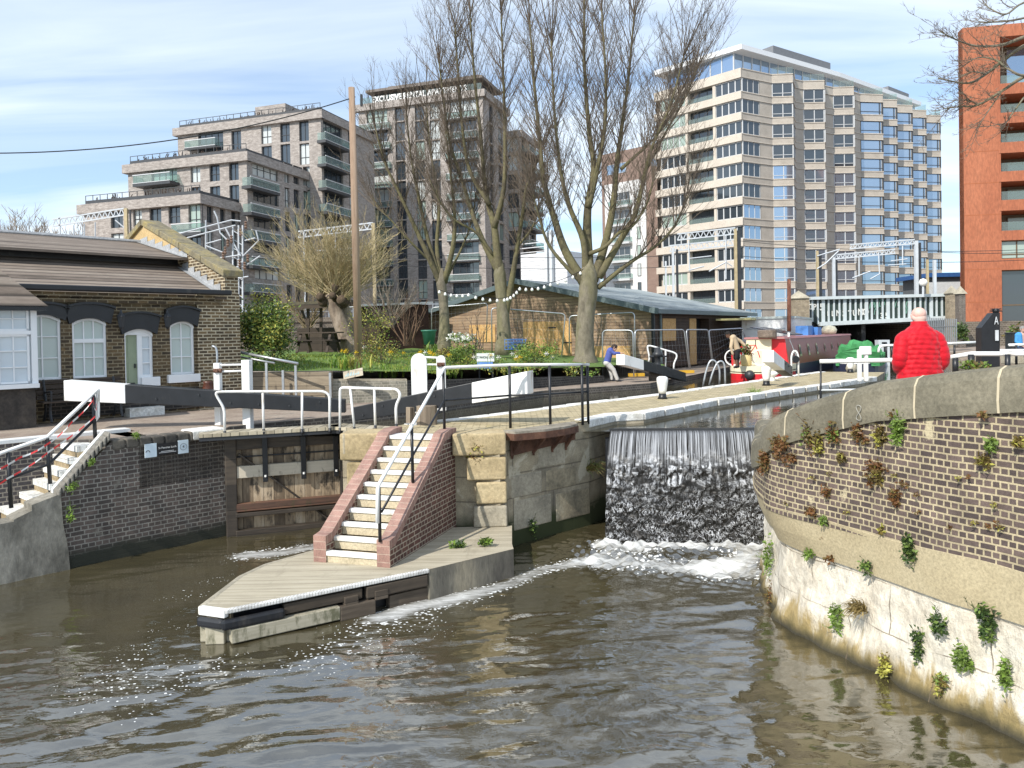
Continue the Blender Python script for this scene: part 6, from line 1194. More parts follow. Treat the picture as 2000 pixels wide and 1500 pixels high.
m = MB(); nb.hexa(m, 2.14, 2.2, -.88, .9, 2.42, 3.48, .1); m.build('red_bulkhead', RED, t); m = MB(); nb.hexa(m, 2.0, 2.13, -.74, .28, 2.40, 3.55); m.build('cream_doors', CREAM, t); m = MB(); nb.hexa(m, .9, 2.0, -1.0, -.93, 2.44, 2.95); nb.hexa(m, .5, .95, -.9, -.83, 2.44, 2.9); m.build('red_side_panel', RED, t)
m = MB(); c = nb.w(-.02,-.02,2.12); m.tube([c, c-nb.t*.16], [.2,.17], 12); m.build('round_fender', DARKM, t, smooth=True)
BRASS = paint('porthole_brass', (.55,.45,.28), .3, .1, 3, .6)
for i, s in enumerate((4.4, 6.0, 7.7, 9.5, 11.2, 12.9)):
    m = MB(); a = .36 if i < 3 else .16; h = .52 if i < 3 else .46; x = .955-.17*.5+.012; q = [(s-a/2,-h*.5),(s+a/2,-h*.5),(s+a/2,h*.25),(s+a*.25,h*.48),(s-a*.25,h*.48),(s-a/2,h*.25)] if i < 3 else [(s,-h*.5),(s+a,0),(s,h*.5),(s-a,0)]
    m.face([nb.w(ss, x-.157*zz, 2.98+zz) for ss, zz in q]); o = m.build('porthole_frame', BRASS, t); m = MB(); m.face([nb.w(s+(ss-s)*.62, x+.012-.157*zz*.62, 2.98+zz*.62) for ss, zz in q]); m.build('porthole_glass', GLASSDK, o)
m = MB(); nb.hexa(m, 2.9, 2.98, .72, .80, 2.42, 3.75); m.tube([nb.w(2.9,.76,3.5), nb.w(3.6,.98,2.5)], .03, 5); m.build('white_fender_rope', WHITE, t)
def on_roof(name, label, cat, fn, mat, **k): m = MB(); fn(m); tag(m.build(name, mat, None, **k), label, cat)
on_roof('solar_panel', 'tilted dark solar panel on the narrowboat roof', 'solar panel', lambda m: m.hexa([nb.w(3.2,-.3,3.66), nb.w(3.2,.75,3.74), nb.w(6.2,.75,3.74), nb.w(6.2,-.3,3.66), nb.w(3.2,-.3,3.70), nb.w(3.2,.75,3.78), nb.w(6.2,.75,3.78), nb.w(6.2,-.3,3.70)] if 0 else [nb.w(2.6,-.75,3.98), nb.w(4.6,.5,3.62), nb.w(6.6,.5,3.62), nb.w(4.8,-.75,3.98), nb.w(2.6,-.75,4.02), nb.w(4.6,.5,3.66), nb.w(6.6,.5,3.66), nb.w(4.8,-.75,4.02)]), NG('solar_glass').set(base=(.02,.022,.04), rough=.15))
on_roof('blue_crate', 'bright blue box on the narrowboat roof behind the solar panel', 'box', lambda m: (nb.hexa(m, 9.5, 10.6, -.5, .1, 3.58, 4.05), nb.hexa(m, 10.7, 11.6, -.45, .3, 3.58, 3.98)), paint('crate_blue', (.07,.22,.55), .5))
on_roof('roof_log_bin', 'round grey brown tub on the cream doors of the narrowboat', 'tub', lambda m: m.lathe(nb.w(1.9,.15,3.55), [(.34,0),(.38,.05),(.38,.30),(.30,.33)], 14), mottled('wicker_brown', [(.12,.09,.07),(.25,.2,.16)], 6, .9, .5))
on_roof('roof_bag', 'cream cloth bundle on the narrowboat roof near the bridge', 'bundle', lambda m: m.lathe(nb.w(14.0,.2,3.55), [(.1,0),(.36,.08),(.42,.28),(.3,.46),(.05,.52)], 10), CREAM, smooth=True)
BK = nb.w(.55,.0,2.46); bt = thing('bicycle', BK, 'pale bicycle leaning across the bow of the red boat', 'bicycle'); 
for dx in (-.86,.22):
    c = BK+nb.r*dx+Vector((0,0,.33)); o = ring(c, .31, nb.r, Vector((0,0,1)), WHITE, 'wheel', bt, .035)
    m = MB()
    for k in range(8): m.tube([c, c+nb.r*.3*math.cos(k*.785)+Vector((0,0,.3*math.sin(k*.785)))], .004, 3)
    m.build('spokes', GALV, o)
m = MB(); a, b, c, d = [BK+nb.r*x+Vector((0,0,z)) for x, z in ((-.86,.33),(-.30,.30),(-.48,.80),(.06,.82))]; e = BK+nb.r*.22+Vector((0,0,.33))
for p, q in ((a,b),(a,c),(b,c),(c,d),(b,d),(d,e)): m.tube([p,q], .02, 6)
m.tube([c, c+Vector((0,0,.12))], .02, 6); m.build('frame', RED, bt); m = MB(); m.tube([d, d+Vector((0,0,.18)), d+Vector((0,0,.2))+nb.t*.28-nb.r*.1], .018, 6); m.build('handlebar', DARKM, bt); m = MB(); p = c+Vector((0,0,.14)); m.beam(p-nb.r*.13, p+nb.r*.12, .12, .05); m.build('saddle', BLACK, bt, bevel=.02)
pp = nb.w(.3,-.25,2.46); pt_ = thing('plant_pot', pp, 'cream pot with a leafy green plant on the bow of the red boat', 'plant pot'); m = MB(); m.lathe(pp, [(.17,0),(.21,.05),(.22,.42),(.20,.44)], 14); m.build('pot', paint('pot_yellow', (.62,.48,.22), .6), pt_, smooth=True)
# white cabin boat, mast, covered boat
wb = Boat(D(1500,668,41), D(1600,668,50)); wb.t = Vector((.45,.893,0)); wb.r = Vector((.893,-.45,0)); t = thing('white_cabin_boat', wb.w(2,0,1.7), 'plain white cabin boat with a flat roof moored behind the red narrowboat', 'cabin boat'); s = 41/F; zt_ = D(1545,622,41).z
m = MB(); wb.hexa(m, 0, 9, -1.35, 1.35, 1.3, zt_); m.build('cabin', WHITE, t); m = MB(); wb.hexa(m, -.08, 9.1, -1.42, 1.42, zt_, zt_+.12); m.build('roof', paint('pale_green_roof', (.55,.60,.56), .5), t); m = MB(); wb.hexa(m, -.03, 0, -1.1, .9, zt_-.55, zt_-.48); wb.hexa(m, -.03, 0, -1.0, 1.1, zt_-1.0, zt_-.95); m.build('handrail', STEELGREY, t); m = MB(); wb.hexa(m, -1.6, .5, -2.4, -.6, zt_-.05, zt_+.05); m.build('yellow_awning', paint('awning_yellow', (.62,.55,.25), .7), t)
p = D(1541,672,40); m = MB(); m.tube([p-Vector((0,0,.3)), D(1541,545,40)], [.11,.10], 8); tag(m.build('rusty_pole', RUST if 0 else mottled('red_brown_pole', [(.22,.08,.04),(.36,.14,.08)], 3, .7, .3), None, smooth=True), 'tall rust red mooring pole rising behind the red narrowboat roof', 'pole')
gb_ = Boat(D(1668,712,34), D(1700,690,44)); t = thing('covered_boat', gb_.w(2,0,1.7), 'boat under a crumpled bright green tarpaulin with a white bow', 'boat'); m = MB(); gb_.plan(.95, 1.0, 1.3, 2.3, m, 8); m.build('hull', NAVY, t); m = MB(); gb_.plan(.8, .8, 2.3, 2.5, m, 1.0); m.build('white_bow', WHITE, t); m = MB(); c = gb_.w(-.05,-.1,2.1); m.lathe(c, [(.05,-.24),(.2,-.17),(.25,0),(.2,.17),(.05,.24)], 12); m.build('ball_fender', CONC, t, smooth=True)
rows = []
for i in range(22):
    s = .25+i*.28; top = 3.15-.02*i+.16*math.sin(i*.9)+.08*math.sin(i*2.3); row = []
    for k in range(17):
        a = math.pi*k/16; wv = .10*math.sin(k*1.9+i*1.1)+.05*math.sin(k*3.7-i*1.9)+.035*math.sin(k*6.1+i*2.7); x = -(.92+wv*.6)*math.cos(a)+.15; z = 2.2+(top-2.2)*math.sin(a)**.55+wv*.9*math.sin(a)
        row.append(gb_.w(s+.08*math.sin(k*1.3), x, z))
    rows.append(row)
m = MB(); m.loft(rows, close=False, cap=False); a = rows[0]; m.face([tuple(p) for p in a]); m.build('tarpaulin', paint('tarp_green', (.045,.23,.075), .75, .25, 5), t)
f = Fac(D(1716,690,40), D(1738,690,40)); t = thing('white_cabinet', f.w(.3,2), 'white equipment cabinet with a black T bar beside the bridge opening', 'cabinet'); m = MB(); f.box(m, 0, f.L, 1.9, f.px(1727,664)[1], -.4, 0); m.build('box', STEELGREY, t); m = MB(); f.box(m, f.L*.3, f.L*.72, f.px(1727,671)[1], f.px(1727,668)[1], 0, .04); f.box(m, f.L*.46, f.L*.58, f.px(1727,690)[1], f.px(1727,671)[1], 0, .04); m.build('t_bar', BLACK, t)
# ------------------------------------------------------------------ garden furniture and far sheds
t = thing('picnic_table', D(628,690,31), 'dark timber picnic table on the lawn behind the leaning willow', 'picnic table'); c = D(622,668,31); c.z = D(620,650,31).z; xd = Vector((1,-.15,0)).normalized(); yd = Vector((.15,1,0)); DT = MT['dark_bench_timber']
m = MB(); m.beam(c-xd*.95, c+xd*.95, .75, .05); m.build('table_top', DT, t)
for y in (-.65,.65): m = MB(); m.beam(c-xd*.9+yd*y-Vector((0,0,.3)), c+xd*.9+yd*y-Vector((0,0,.3)), .26, .05); m.build('seat', DT, t)
for x in (-.62,.62): m = MB(); q = c+xd*x; m.beam(q-yd*.25, q-yd*.7-Vector((0,0,.78)), .1, .05); m.beam(q+yd*.25, q+yd*.7-Vector((0,0,.78)), .1, .05); m.beam(q-yd*.75-Vector((0,0,.34)), q+yd*.75-Vector((0,0,.34)), .05, .1); m.build('leg_frame', DT, t)
t = thing('garden_pergola', D(640,690,36), 'dark timber shelter with a flat ragged roof behind the green bush', 'shelter')
for u in (602,627,662): m = MB(); m.beam(D(u,700,36), D(u,596,36), .12, .12); m.build('post', DT, t)
m = MB(); m.beam(D(572,596,36.5), D(695,590,36.5), 2.2, .14); m.build('roof', mottled('mossy_dark_roof', [(.03,.028,.022),(.10,.09,.06),(.16,.14,.08)], 2, .9, .5), t); m = MB(); m.beam(D(572,600,35.2), D(690,594,35.2), .06, .2); m.beam(D(602,640,36), D(590,606,36), .1, .1); m.build('brace', DT, t); f = Fac(D(580,650,37.5), D(700,650,37.5)); m = MB(); f.box(m, 0, f.L, 2.6, f.px(640,640)[1], -.1, 0); m.build('back_boards', DT, t)
f = Fac(D(742,660,39), D(838,660,41)); t = thing('dark_shed', f.w(1,2.6), 'dark red brown shed with a pale sloping roof edge left of the hall', 'shed'); m = MB(); f.box(m, 0, f.L, 2.2, f.px(780,594)[1], -2.5, 0); m.build('wall', mottled('shed_red_brown', [(.03,.014,.012),(.07,.03,.024)], 2, .8, .3), t); m = MB(); z = f.px(780,594)[1]; m.hexa([f.w(-1.2,z-.15,.3), f.w(f.L+.1,z+.05,.3), f.w(f.L+.1,z+.05,-2.7), f.w(-1.2,z-.15,-2.7)]+[f.w(-1.2,z-.05,.3), f.w(f.L+.1,z+.15,.3), f.w(f.L+.1,z+.15,-2.7), f.w(-1.2,z-.05,-2.7)]); m.build('roof', STEELGREY, t)
p = D(838,668,30); t = thing('green_tub', p, 'large green plastic water tub by the slim left trunk', 'tub'); m = MB(); m.lathe(p-Vector((0,0,.1)), [(.20,0),(.27,.5),(.31,.52),(.32,.57)], 16); m.build('tub', paint('tub_green', (.05,.20,.14), .5), t, smooth=True); m = MB(); m.lathe(p-Vector((0,0,.1)), [(.28,.53),(.30,.54),(.27,.545)], 16); m.build('soil', LAWN, t)
t = thing('lock_name_board', D(946,735,23.8), 'white name board above a blue panel in the flower bed', 'sign'); f = Fac(D(931,705,23.8), D(965,703,23.6)); m = MB(); f.box(m, 0, f.L, f.px(948,706)[1], f.px(948,690)[1], -.03, 0); b_ = m.build('board', paint('board_pale', (.60,.66,.62), .5), t); m = MB(); f.box(m, .02, f.L-.05, f.px(948,720)[1], f.px(948,707)[1], -.03, 0); m.build('blue_panel', paint('panel_blue', (.10,.22,.52), .5), t)
text('lettering', 'ST. PANCRAS LOCK', .105, f.w(f.L/2, f.px(948,698)[1], .01), f.t, (0,0,1), DARKM, b_, .005, sx=.62)
for s in (.06, f.L-.08): m = MB(); m.beam(f.w(s, f.px(948,742)[1], -.06), f.w(s, f.px(948,692)[1], -.06), .05, .05); m.build('post', BLACK, t)
t = thing('painted_plank_sign', D(689,730,20.3), 'faded wooden plank painted with pale blue letters tilted against the planter', 'sign'); f = Fac(D(671,725,20.5), D(708,722,20.1)); a = D(671,741,20.4); b = D(709,733,20.1); m = MB(); P = [a, b, b+Vector((-.02,.05,.2)), a+Vector((-.02,.05,.2))]; m.hexa([P[0],P[1],P[1]+Vector((0,.03,0)),P[0]+Vector((0,.03,0)),P[3],P[2],P[2]+Vector((0,.03,0)),P[3]+Vector((0,.03,0))]); pb = m.build('plank', PALEB, t)
text('lettering', 'WELCOME', .12, (a+b)/2+Vector((-.01,.012,.10)), b-a, (0,.2,1), paint('faded_blue', (.32,.48,.52), .8), pb, .01, sx=.62) if 0 else None
m = MB(); xx = (b-a)
for i in range(9): q = a+xx*(.12+i*.085)+Vector((-.01,.008,.05)); m.beam(q, q+Vector((rng.uniform(-.02,.02),.03,.09)), .025, .008)
m.build('letter_strokes', paint('faded_blue', (.32,.48,.52), .8), pb)
t = thing('shopping_trolley', D(1000,690,28), 'blue wire trolleys nested beside the middle trunk', 'trolley'); BLU = paint('trolley_blue', (.10,.22,.52), .4)
for i in range(5):
    m = MB(); o = D(986+i*6,683,28.2+i*.1); 
    for z in (.0,.12,.24,.36): m.tube([o+Vector((0,0,z)), o+Vector((.25+z*.3,.1,z+.02)), o+Vector((.25+z*.3,.55,z)), o+Vector((0,.5,z))], .012, 4)
    for x, y in ((0,0),(.12,.05),(.25,.1),(.25,.3),(.25,.55)): m.tube([o+Vector((x,y,0)), o+Vector((x*1.4,y,.40))], .01, 4)
    m.build('basket', BLU, t)
# festoon of bulbs between the trunks
P = [D(u,v,30.8) for u, v in ((858,566),(915,572),(985,582),(1015,560),(1075,552),(1148,520))]; t = thing('festoon_lights', P[0], 'string of round white bulbs hung between the bare tree trunks', 'string lights'); m = MB(); Q = []
for a, b in zip(P, P[1:]): Q += arc(a, b, (a+b)/2-Vector((0,0,.18)), 5)[:-1]
m.tube(Q+[P[-1]], .012, 4); m.build('cable', BLACK, t)
for q in Q: m = MB(); m.lathe(q-Vector((0,0,.12)), [(.01,-.05),(.05,-.02),(.06,.02),(.04,.07),(.02,.1)], 8); m.build('bulb', WHITE, t, smooth=True)
# ------------------------------------------------------------------ bare trees
BARK = mottled('mossy_bark', [(.10,.085,.06),(.20,.175,.13),(.165,.15,.085),(.28,.25,.19)], 1.1, .95, .7, 7, (1,1,.5), .04)
LIMB = mottled('green_tinged_limb', [(.06,.05,.034),(.125,.108,.062),(.145,.13,.062),(.18,.155,.11)], 1.6, .95, .5, 9)
TWIG = paint('bare_twig', (.155,.12,.088), .9, .3, .6, bump=0)
tr = random.Random(21)
def U(a, b): return tr.uniform(a, b)
def twig_mesh(name, mat, parent): pass
def shoot(m, p, d, L, r, up=.25, n=5, wob=.10, sub=0, k=3, subr=.0045):
    pts = [p]; q = p.copy(); d = d.normalized()
    for i in range(n):
        d = (d+Vector((U(-wob,wob), U(-wob,wob), up/n+U(-wob,wob)*.5))).normalized(); q = q+d*(L/n); pts.append(q.copy())
    m.tube(pts, [r*(1-.8*i/n) for i in range(n+1)], k, cap=False)
    for s in range(sub):
        t = U(.25, .98)*n; i = min(n-1, int(t)); b = pts[i].lerp(pts[i+1], t-i); dd = (pts[i+1]-pts[i]).normalized(); sd = Vector((U(-1,1),U(-1,1),U(-.3,.9))).normalized()
        l = L*U(.12,.30); e = (dd*.75+sd*.65).normalized(); c = b+e*l*.55; m.tube([b, c, c+(e+Vector((U(-.3,.3),U(-.3,.3),.35))).normalized()*l*.5], [subr*1.3, subr, subr*.6], 3, cap=False)
        for _ in range(2): f = (e+Vector((U(-.9,.9),U(-.9,.9),U(-.2,.8)))).normalized(); m.tube([c, c+f*l*U(.3,.6)], [subr*.9, subr*.5], 3, cap=False)
    return pts
def smooth_poly(P, n=5):
    P = [Vector(p) for p in P]; P = [P[0]*2-P[1]]+P+[P[-1]*2-P[-2]]; o = []
    for i in range(1, len(P)-2):
        a, b, c, d = P[i-1:i+3]
        for k in range(n): t = k/n; o.append((b*2+(c-a)*t+(a*2-b*5+c*4-d)*t*t+(b*3-a-c*3+d)*t**3)*.5)
    return o+[P[-2]]
def bare_tree(label, d, trunk, limbs, nsh, Ls, name='bare_tree', upw=.42):
    b0 = D(trunk[0][0][0], trunk[0][0][1], d); t = thing(name, b0, label, 'tree', None)
    (lu, lv), lr = trunk[-1]; trunk = trunk+[((lu+1,lv-16), lr*.62), ((lu+1,lv-28), lr*.25)]; m = MB(); P = smooth_poly([D(u,v,d) for (u,v), r in trunk]); rr = np.interp(np.linspace(0,1,len(P)), np.linspace(0,1,len(trunk)), [r for _, r in trunk])
    P = [P[0]-Vector((0,0,.5))]+P; rr = [rr[0]*1.35]+[rr[0]*1.22]+list(rr[1:]); m.tube(P, rr, 14); m.build('trunk', BARK, t, smooth=True)
    ml = MB(); mt = MB(); top = []
    for poly, r0, r1, do in limbs:
        n = len(poly); Q = smooth_poly([D(u+U(-2,2), v, d+do*(i/(n-1))**.8+U(-.15,.15)*(i > 0)) for i, (u, v) in enumerate(poly)]); k = len(Q)
        ml.tube(Q, [r0*1.15+(r1-r0*1.15)*(i/(k-1))**.7 for i in range(k)], 7)
        seglen = sum((b-a).length for a, b in zip(Q, Q[1:])); ns = max(3, int(nsh*seglen))
        for _ in range(ns):
            tt = U(.22, 1.0)**.85*(k-1); i = min(k-2, int(tt)); b = Q[i].lerp(Q[i+1], tt-i); dd = (Q[i+1]-Q[i]).normalized(); out = Vector((U(-1,1), U(-1,1), 0)); out = out.normalized() if out.length > .01 else Vector((1,0,0))
            dr_ = dd*.55+out*U(.2,1.0)+Vector((0,0,upw)); L = U(*Ls)*(.65+.5*tt/(k-1)); shoot(mt, b, dr_, L, U(.011,.025), .42, 6, .11, tr.choice((5,6,7,8)))
        for _ in range(4): shoot(mt, Q[-1], (Q[-1]-Q[-2]).normalized()+Vector((U(-.4,.4),U(-.4,.4),.3)), U(*Ls), r1, .3, 6, .1, 8)
    cr = ml.build('crown', LIMB, t, smooth=True); tw_ = mt.build('twigs', TWIG, cr); return t
T1 = [((867,672),.27),((868,630),.22),((866,590),.20),((862,552),.22)]
bare_tree('slimmest bare tree, leftmost of three, in front of the left end of the timber hall', 33.5, T1, [([(862,556),(832,492),(806,432),(778,376),(752,318),(735,250)],.13,.03,-.6),([(857,545),(838,470),(820,400),(802,310),(792,220)],.12,.03,.8),([(866,552),(884,482),(889,420),(880,350),(870,250)],.13,.03,-.8),([(862,550),(852,480),(858,400),(842,310),(832,210)],.11,.03,.6),([(845,515),(800,470),(765,430),(735,400)],.06,.02,-.9),([(872,540),(905,480),(922,430),(930,380)],.06,.02,.9)], 7.0, (1.4,2.9))
T2 = [((985,670),.32),((983,625),.27),((980,580),.25),((976,535),.26)]
bare_tree('middle bare tree with twin stems before the hall gable', 32.5, T2, [([(976,545),(970,490),(964,440),(953,395),(944,345),(938,255),(925,150),(917,30)],.19,.035,.3),([(988,618),(1000,545),(1011,482),(1020,412),(1026,368),(1048,318)],.15,.03,-.6),([(972,532),(945,472),(924,420),(904,358),(880,282),(866,200),(856,120)],.14,.03,.9),([(965,445),(984,365),(986,255),(981,140),(978,20)],.12,.03,-.8),([(955,400),(918,330),(902,242),(896,140),(890,50)],.10,.03,.8),([(966,500),(930,455),(890,430),(860,395),(838,350)],.07,.02,-1.0),([(1012,480),(1040,440),(1055,400)],.05,.02,.4)], 9.0, (1.6,3.3))
T3 = [((1143,704),.42),((1142,655),.36),((1145,610),.35),((1149,570),.38),((1149,535),.36)]
bare_tree('largest bare tree with the thickest trunk, rightmost of three before the hall', 31, T3, [([(1142,556),(1106,492),(1085,430),(1063,352),(1054,262),(1042,150),(1036,40)],.20,.03,.3),([(1146,540),(1138,470),(1112,402),(1096,330),(1082,210),(1076,80)],.15,.03,-.8),([(1149,545),(1146,462),(1149,400),(1158,330),(1151,250),(1142,120),(1140,-10)],.22,.04,.5),([(1149,405),(1166,340),(1179,245),(1181,150),(1176,20)],.13,.03,-.6),([(1158,548),(1181,482),(1196,402),(1206,320),(1216,240),(1226,150),(1240,30)],.19,.035,.6),([(1168,542),(1211,470),(1241,418),(1261,332),(1277,280),(1308,205),(1335,110)],.15,.03,-.6),([(1148,497),(1180,482),(1210,455),(1234,441),(1262,400),(1275,350)],.085,.03,-1.2),([(1168,562),(1230,512),(1280,482),(1318,442),(1345,382)],.10,.02,.7),([(1137,556),(1075,484),(1052,424),(1042,380)],.09,.025,-.9),([(1215,330),(1245,300),(1262,285),(1300,240),(1330,180)],.07,.025,.8),([(1261,334),(1302,258),(1340,185),(1362,130)],.06,.02,-.4)], 9.5, (1.7,3.6))
# pollard willow
p0 = D(688,698,32); t = thing('pollard_willow', p0, 'leaning pollard willow with a knobbly head and a fan of yellow shoots', 'tree'); m = MB(); m.tube(smooth_poly([D(692,702,32),D(672,650,32),(D(655,605,32)),D(642,575,32)]), np.linspace(.36,.26,16), 12); m.tube(smooth_poly([D(690,702,32.3),D(684,650,32.3),D(676,612,32.3),D(668,585,32.2)]), np.linspace(.26,.20,16), 10)
m.build('trunk', mottled('willow_bark', [(.11,.08,.06),(.28,.22,.165),(.40,.33,.26)], 2.4, .95, .9, 8, (1,1,.45), .05), t, smooth=True)
m = MB(); kn_ = []
for i in range(26): c = D(648+U(-26,34), 577+U(-14,16), 32+U(-.5,.5)); kn_.append(c); r = U(.12,.24); m.lathe(c-Vector((0,0,r)), [(r*math.sin(a)+.001, r-r*math.cos(a)) for a in np.linspace(0.05, 3.1, 7)], 8)
m.build('knobbly_head', mottled('dark_burr_bark', [(.035,.025,.018),(.10,.07,.045),(.17,.12,.075)], 5, .95, 1, 14, (1,1,1), .06), t, smooth=True)
m = MB(); WT = paint('willow_shoot', (.42,.34,.19), .8, .3, .8, bump=0)
for i in range(330):
    c = tr.choice(kn_); a = U(-1.35, 1.35); el = U(.15, 1.0); dr_ = Vector((math.sin(a)*1.1, U(-.7,.7), math.cos(a)*.9+.25)); shoot(m, c, dr_, U(1.9,3.9), U(.012,.022), .25, 5, .12, tr.choice((4,5,6,7)), 3, .006)
m.build('shoots', WT, t)
# overhanging tree at the right edge, its trunk outside the frame
tb_ = Vector((15.5,17.5,2.3)); t = thing('overhanging_tree', tb_, 'bare tree whose twigs reach in over the top of the orange building', 'tree'); m = MB(); m.tube([tb_-Vector((0,0,.3)), tb_+Vector((-.2,0,3)), tb_+Vector((-.6,0,6.5)), tb_+Vector((-1,0,10))], [.3,.26,.2,.1], 10); m.build('trunk', BARK, t, smooth=True)
ml = MB(); mt = MB(); px4 = lambda x, y: (1500+x/4, y/4)
for P, r in (([(2300,200),(2000,290),(1830,350),(1640,360),(1500,322),(1350,250)],.05),([(2300,250),(2000,360),(1830,480),(1700,580),(1560,650),(1330,612)],.055),([(2300,480),(2000,600),(1830,710),(1640,820),(1500,832),(1370,850)],.05),([(2300,-40),(2000,20),(1860,110),(1740,70),(1690,20)],.03),([(2300,60),(2000,140),(1860,165),(1700,175),(1610,170)],.03),([(2200,540),(2000,590),(1880,540),(1780,470),(1640,450),(1520,520)],.035),([(1830,710),(1780,780),(1700,900),(1650,980)],.02),([(1700,580),(1600,560),(1500,600)],.02),([(1640,820),(1560,780),(1440,790)],.018),([(2000,760),(1900,900),(1850,960),(1700,990)],.02)):
    k = len(P); Q = smooth_poly([tb_+Vector((-.6,0,6))]*0+[D(*px4(x,y),17.5+.5*math.sin(i+r*90)) for i, (x, y) in enumerate(P)]); n = len(Q); ml.tube(Q, [r*(1-.75*i/(n-1)) for i in range(n)], 6)
    for _ in range(int(10+r*330)):
        tt = U(.25,1)*(n-1); i = min(n-2, int(tt)); b = Q[i].lerp(Q[i+1], tt-i); dd = (Q[i+1]-Q[i]).normalized(); shoot(mt, b, dd+Vector((U(-.5,.3),U(-.6,.6),U(-.55,.75))), U(.35,1.0), U(.006,.011), .12, 5, .22, 5, 3, .0035)
for a, b in ((D(2075,50,17.5), 8.2),(D(2075,62,17.5), 8.0),(D(2075,120,17.5), 7.2),(D(2075,-10,17.5), 9),(D(2050,135,17.5),6.6)): ml.tube([tb_+Vector((-.5,0,b-2.3)), a], [.08,.05], 6)
cr = ml.build('crown', BARK, t, smooth=True); mt.build('twigs', TWIG, cr)
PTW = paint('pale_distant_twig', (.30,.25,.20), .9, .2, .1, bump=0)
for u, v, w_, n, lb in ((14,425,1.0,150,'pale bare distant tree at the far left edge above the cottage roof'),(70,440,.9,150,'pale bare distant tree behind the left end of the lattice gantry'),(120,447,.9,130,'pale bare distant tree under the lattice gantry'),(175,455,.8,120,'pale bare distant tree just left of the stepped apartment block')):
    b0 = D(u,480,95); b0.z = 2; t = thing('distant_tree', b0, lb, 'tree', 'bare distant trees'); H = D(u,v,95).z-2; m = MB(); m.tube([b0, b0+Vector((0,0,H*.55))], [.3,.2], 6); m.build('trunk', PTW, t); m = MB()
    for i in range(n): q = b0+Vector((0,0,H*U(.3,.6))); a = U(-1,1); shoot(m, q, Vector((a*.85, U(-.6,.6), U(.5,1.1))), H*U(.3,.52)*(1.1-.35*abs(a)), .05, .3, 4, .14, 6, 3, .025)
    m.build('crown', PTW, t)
# ------------------------------------------------------------------ leafy plants
def leaf_mat(name, c, tr_=.25):
    g = NG(name); n = g.noise(g.coord(), 9, 3); col = g.ramp(n, [(.3,[x*.6 for x in c]),(.7,[x*1.35 for x in c])]); g.set(base=col, rough=.5); t = g.n('ShaderNodeBsdfTranslucent'); g.l(col, t.inputs[0]); mm = g.n('ShaderNodeMixShader', {0: tr_}); g.l(g.b.outputs[0], mm.inputs[1]); g.l(t.outputs[0], mm.inputs[2]); g.l(mm.outputs[0], g.out.inputs[0]); return g.m
LG = leaf_mat('leaf_mid_green', (.17,.25,.055)); LD = leaf_mat('leaf_dark_green', (.05,.09,.025)); LY = leaf_mat('leaf_yellow_green', (.44,.42,.09)); LB_ = leaf_mat('leaf_bright_green', (.20,.32,.05)); LR = leaf_mat('leaf_rust', (.20,.095,.035)); LO = leaf_mat('leaf_olive_brown', (.17,.125,.04)); YEL = leaf_mat('petal_yellow', (.70,.50,.03)); PW_ = leaf_mat('petal_white', (.75,.75,.68)); STRAW = leaf_mat('dry_straw', (.38,.29,.12))
def leaves(m, c, rad, n, sz, mats=(0,), clump=9, hollow=.35, asp=2.0, droop=0, ax=None):
    cs = []
    for _ in range(clump):
        v = Vector((U(-1,1),U(-1,1),U(-1,1))); v = v.normalized()*U(hollow,1)**.6; cs.append((v, tr.choice(mats)))
    for _ in range(n):
        v0, mi = tr.choice(cs); v = v0*.78+Vector((tr.gauss(0,.2),tr.gauss(0,.2),tr.gauss(0,.2)))
        if tr.random() < .3: mi = tr.choice(mats)
        q = Vector((v.x*rad[0], v.y*rad[1], v.z*rad[2])); q = (ax @ q if ax is not None else q)+c; a = Vector((U(-1,1),U(-1,1),U(-.6,.9)-droop)).normalized(); b = a.cross(Vector((U(-1,1),U(-1,1),U(-1,1)))).normalized(); s = sz*U(.6,1.4); s2 = s/asp
        m.face([q-b*s2*.1, q+a*s*.45+b*s2*.5, q+a*s, q+a*s*.45-b*s2*.5], mi)
def shrub(name, label, u, v, d, ru, rv, n, sz, mats, cat='shrub', group=None, stems=5, depth=.9, clump=26, asp=2.0, sm=None):
    c = D(u,v,d); k = d/F; t = thing(name, c-Vector((0,0,rv*k)), label, cat, group); m = MB(); leaves(m, c, (ru*k,ru*k*depth,rv*k), n, sz, range(len(mats)), clump, asp=asp); m.build('foliage', mats, t)
    m = MB()
    for _ in range(stems): b = c+Vector((U(-.2,.2)*ru*k,U(-.2,.2)*ru*k,-rv*k*1.02)); shoot(m, b, Vector((U(-.5,.5),U(-.5,.5),1)), rv*k*1.7, .02, .1, 4, .1, 2)
    m.build('stem', sm or TWIG, t); return t
shrub('evergreen_bush', 'big glossy variegated evergreen bush beside the cottage gable', 522,640,20.9,62,64,8500,.085,[LG,LD,LY,LG], 'bush', depth=.9, clump=60)
shrub('forsythia', 'yellow flowering shrub squeezed between the cottage wall and the evergreen bush', 458,645,25.5,18,58,900,.07,[YEL,YEL,LY])
shrub('golden_shrub', 'yellow green leafy shrub right behind the telegraph pole', 722,640,29,48,46,1500,.07,[LY,LY,LO,LB_], clump=30, stems=14)
shrub('rusty_shrub', 'rust and olive twiggy shrub low in the bed right of the telegraph pole', 745,690,25,45,36,1500,.06,[LO,LR,LG,LY], clump=30, stems=14)
shrub('laurel_bush', 'rounded green laurel bush left of the lock name board', 908,690,26,46,25,1800,.075,[LG,LB_,LY,LD], 'bush', None, depth=.8, clump=30)
shrub('laurel_bush', 'rounded green laurel bush right of the lock name board', 1040,688,26,50,25,2000,.075,[LG,LB_,LY,LD], 'bush', None, depth=.8, clump=30)
shrub('bronze_plant', 'bronze orange leaved plant just left of the left laurel bush', 866,690,25.5,16,14,300,.06,[LR,LO,LY])
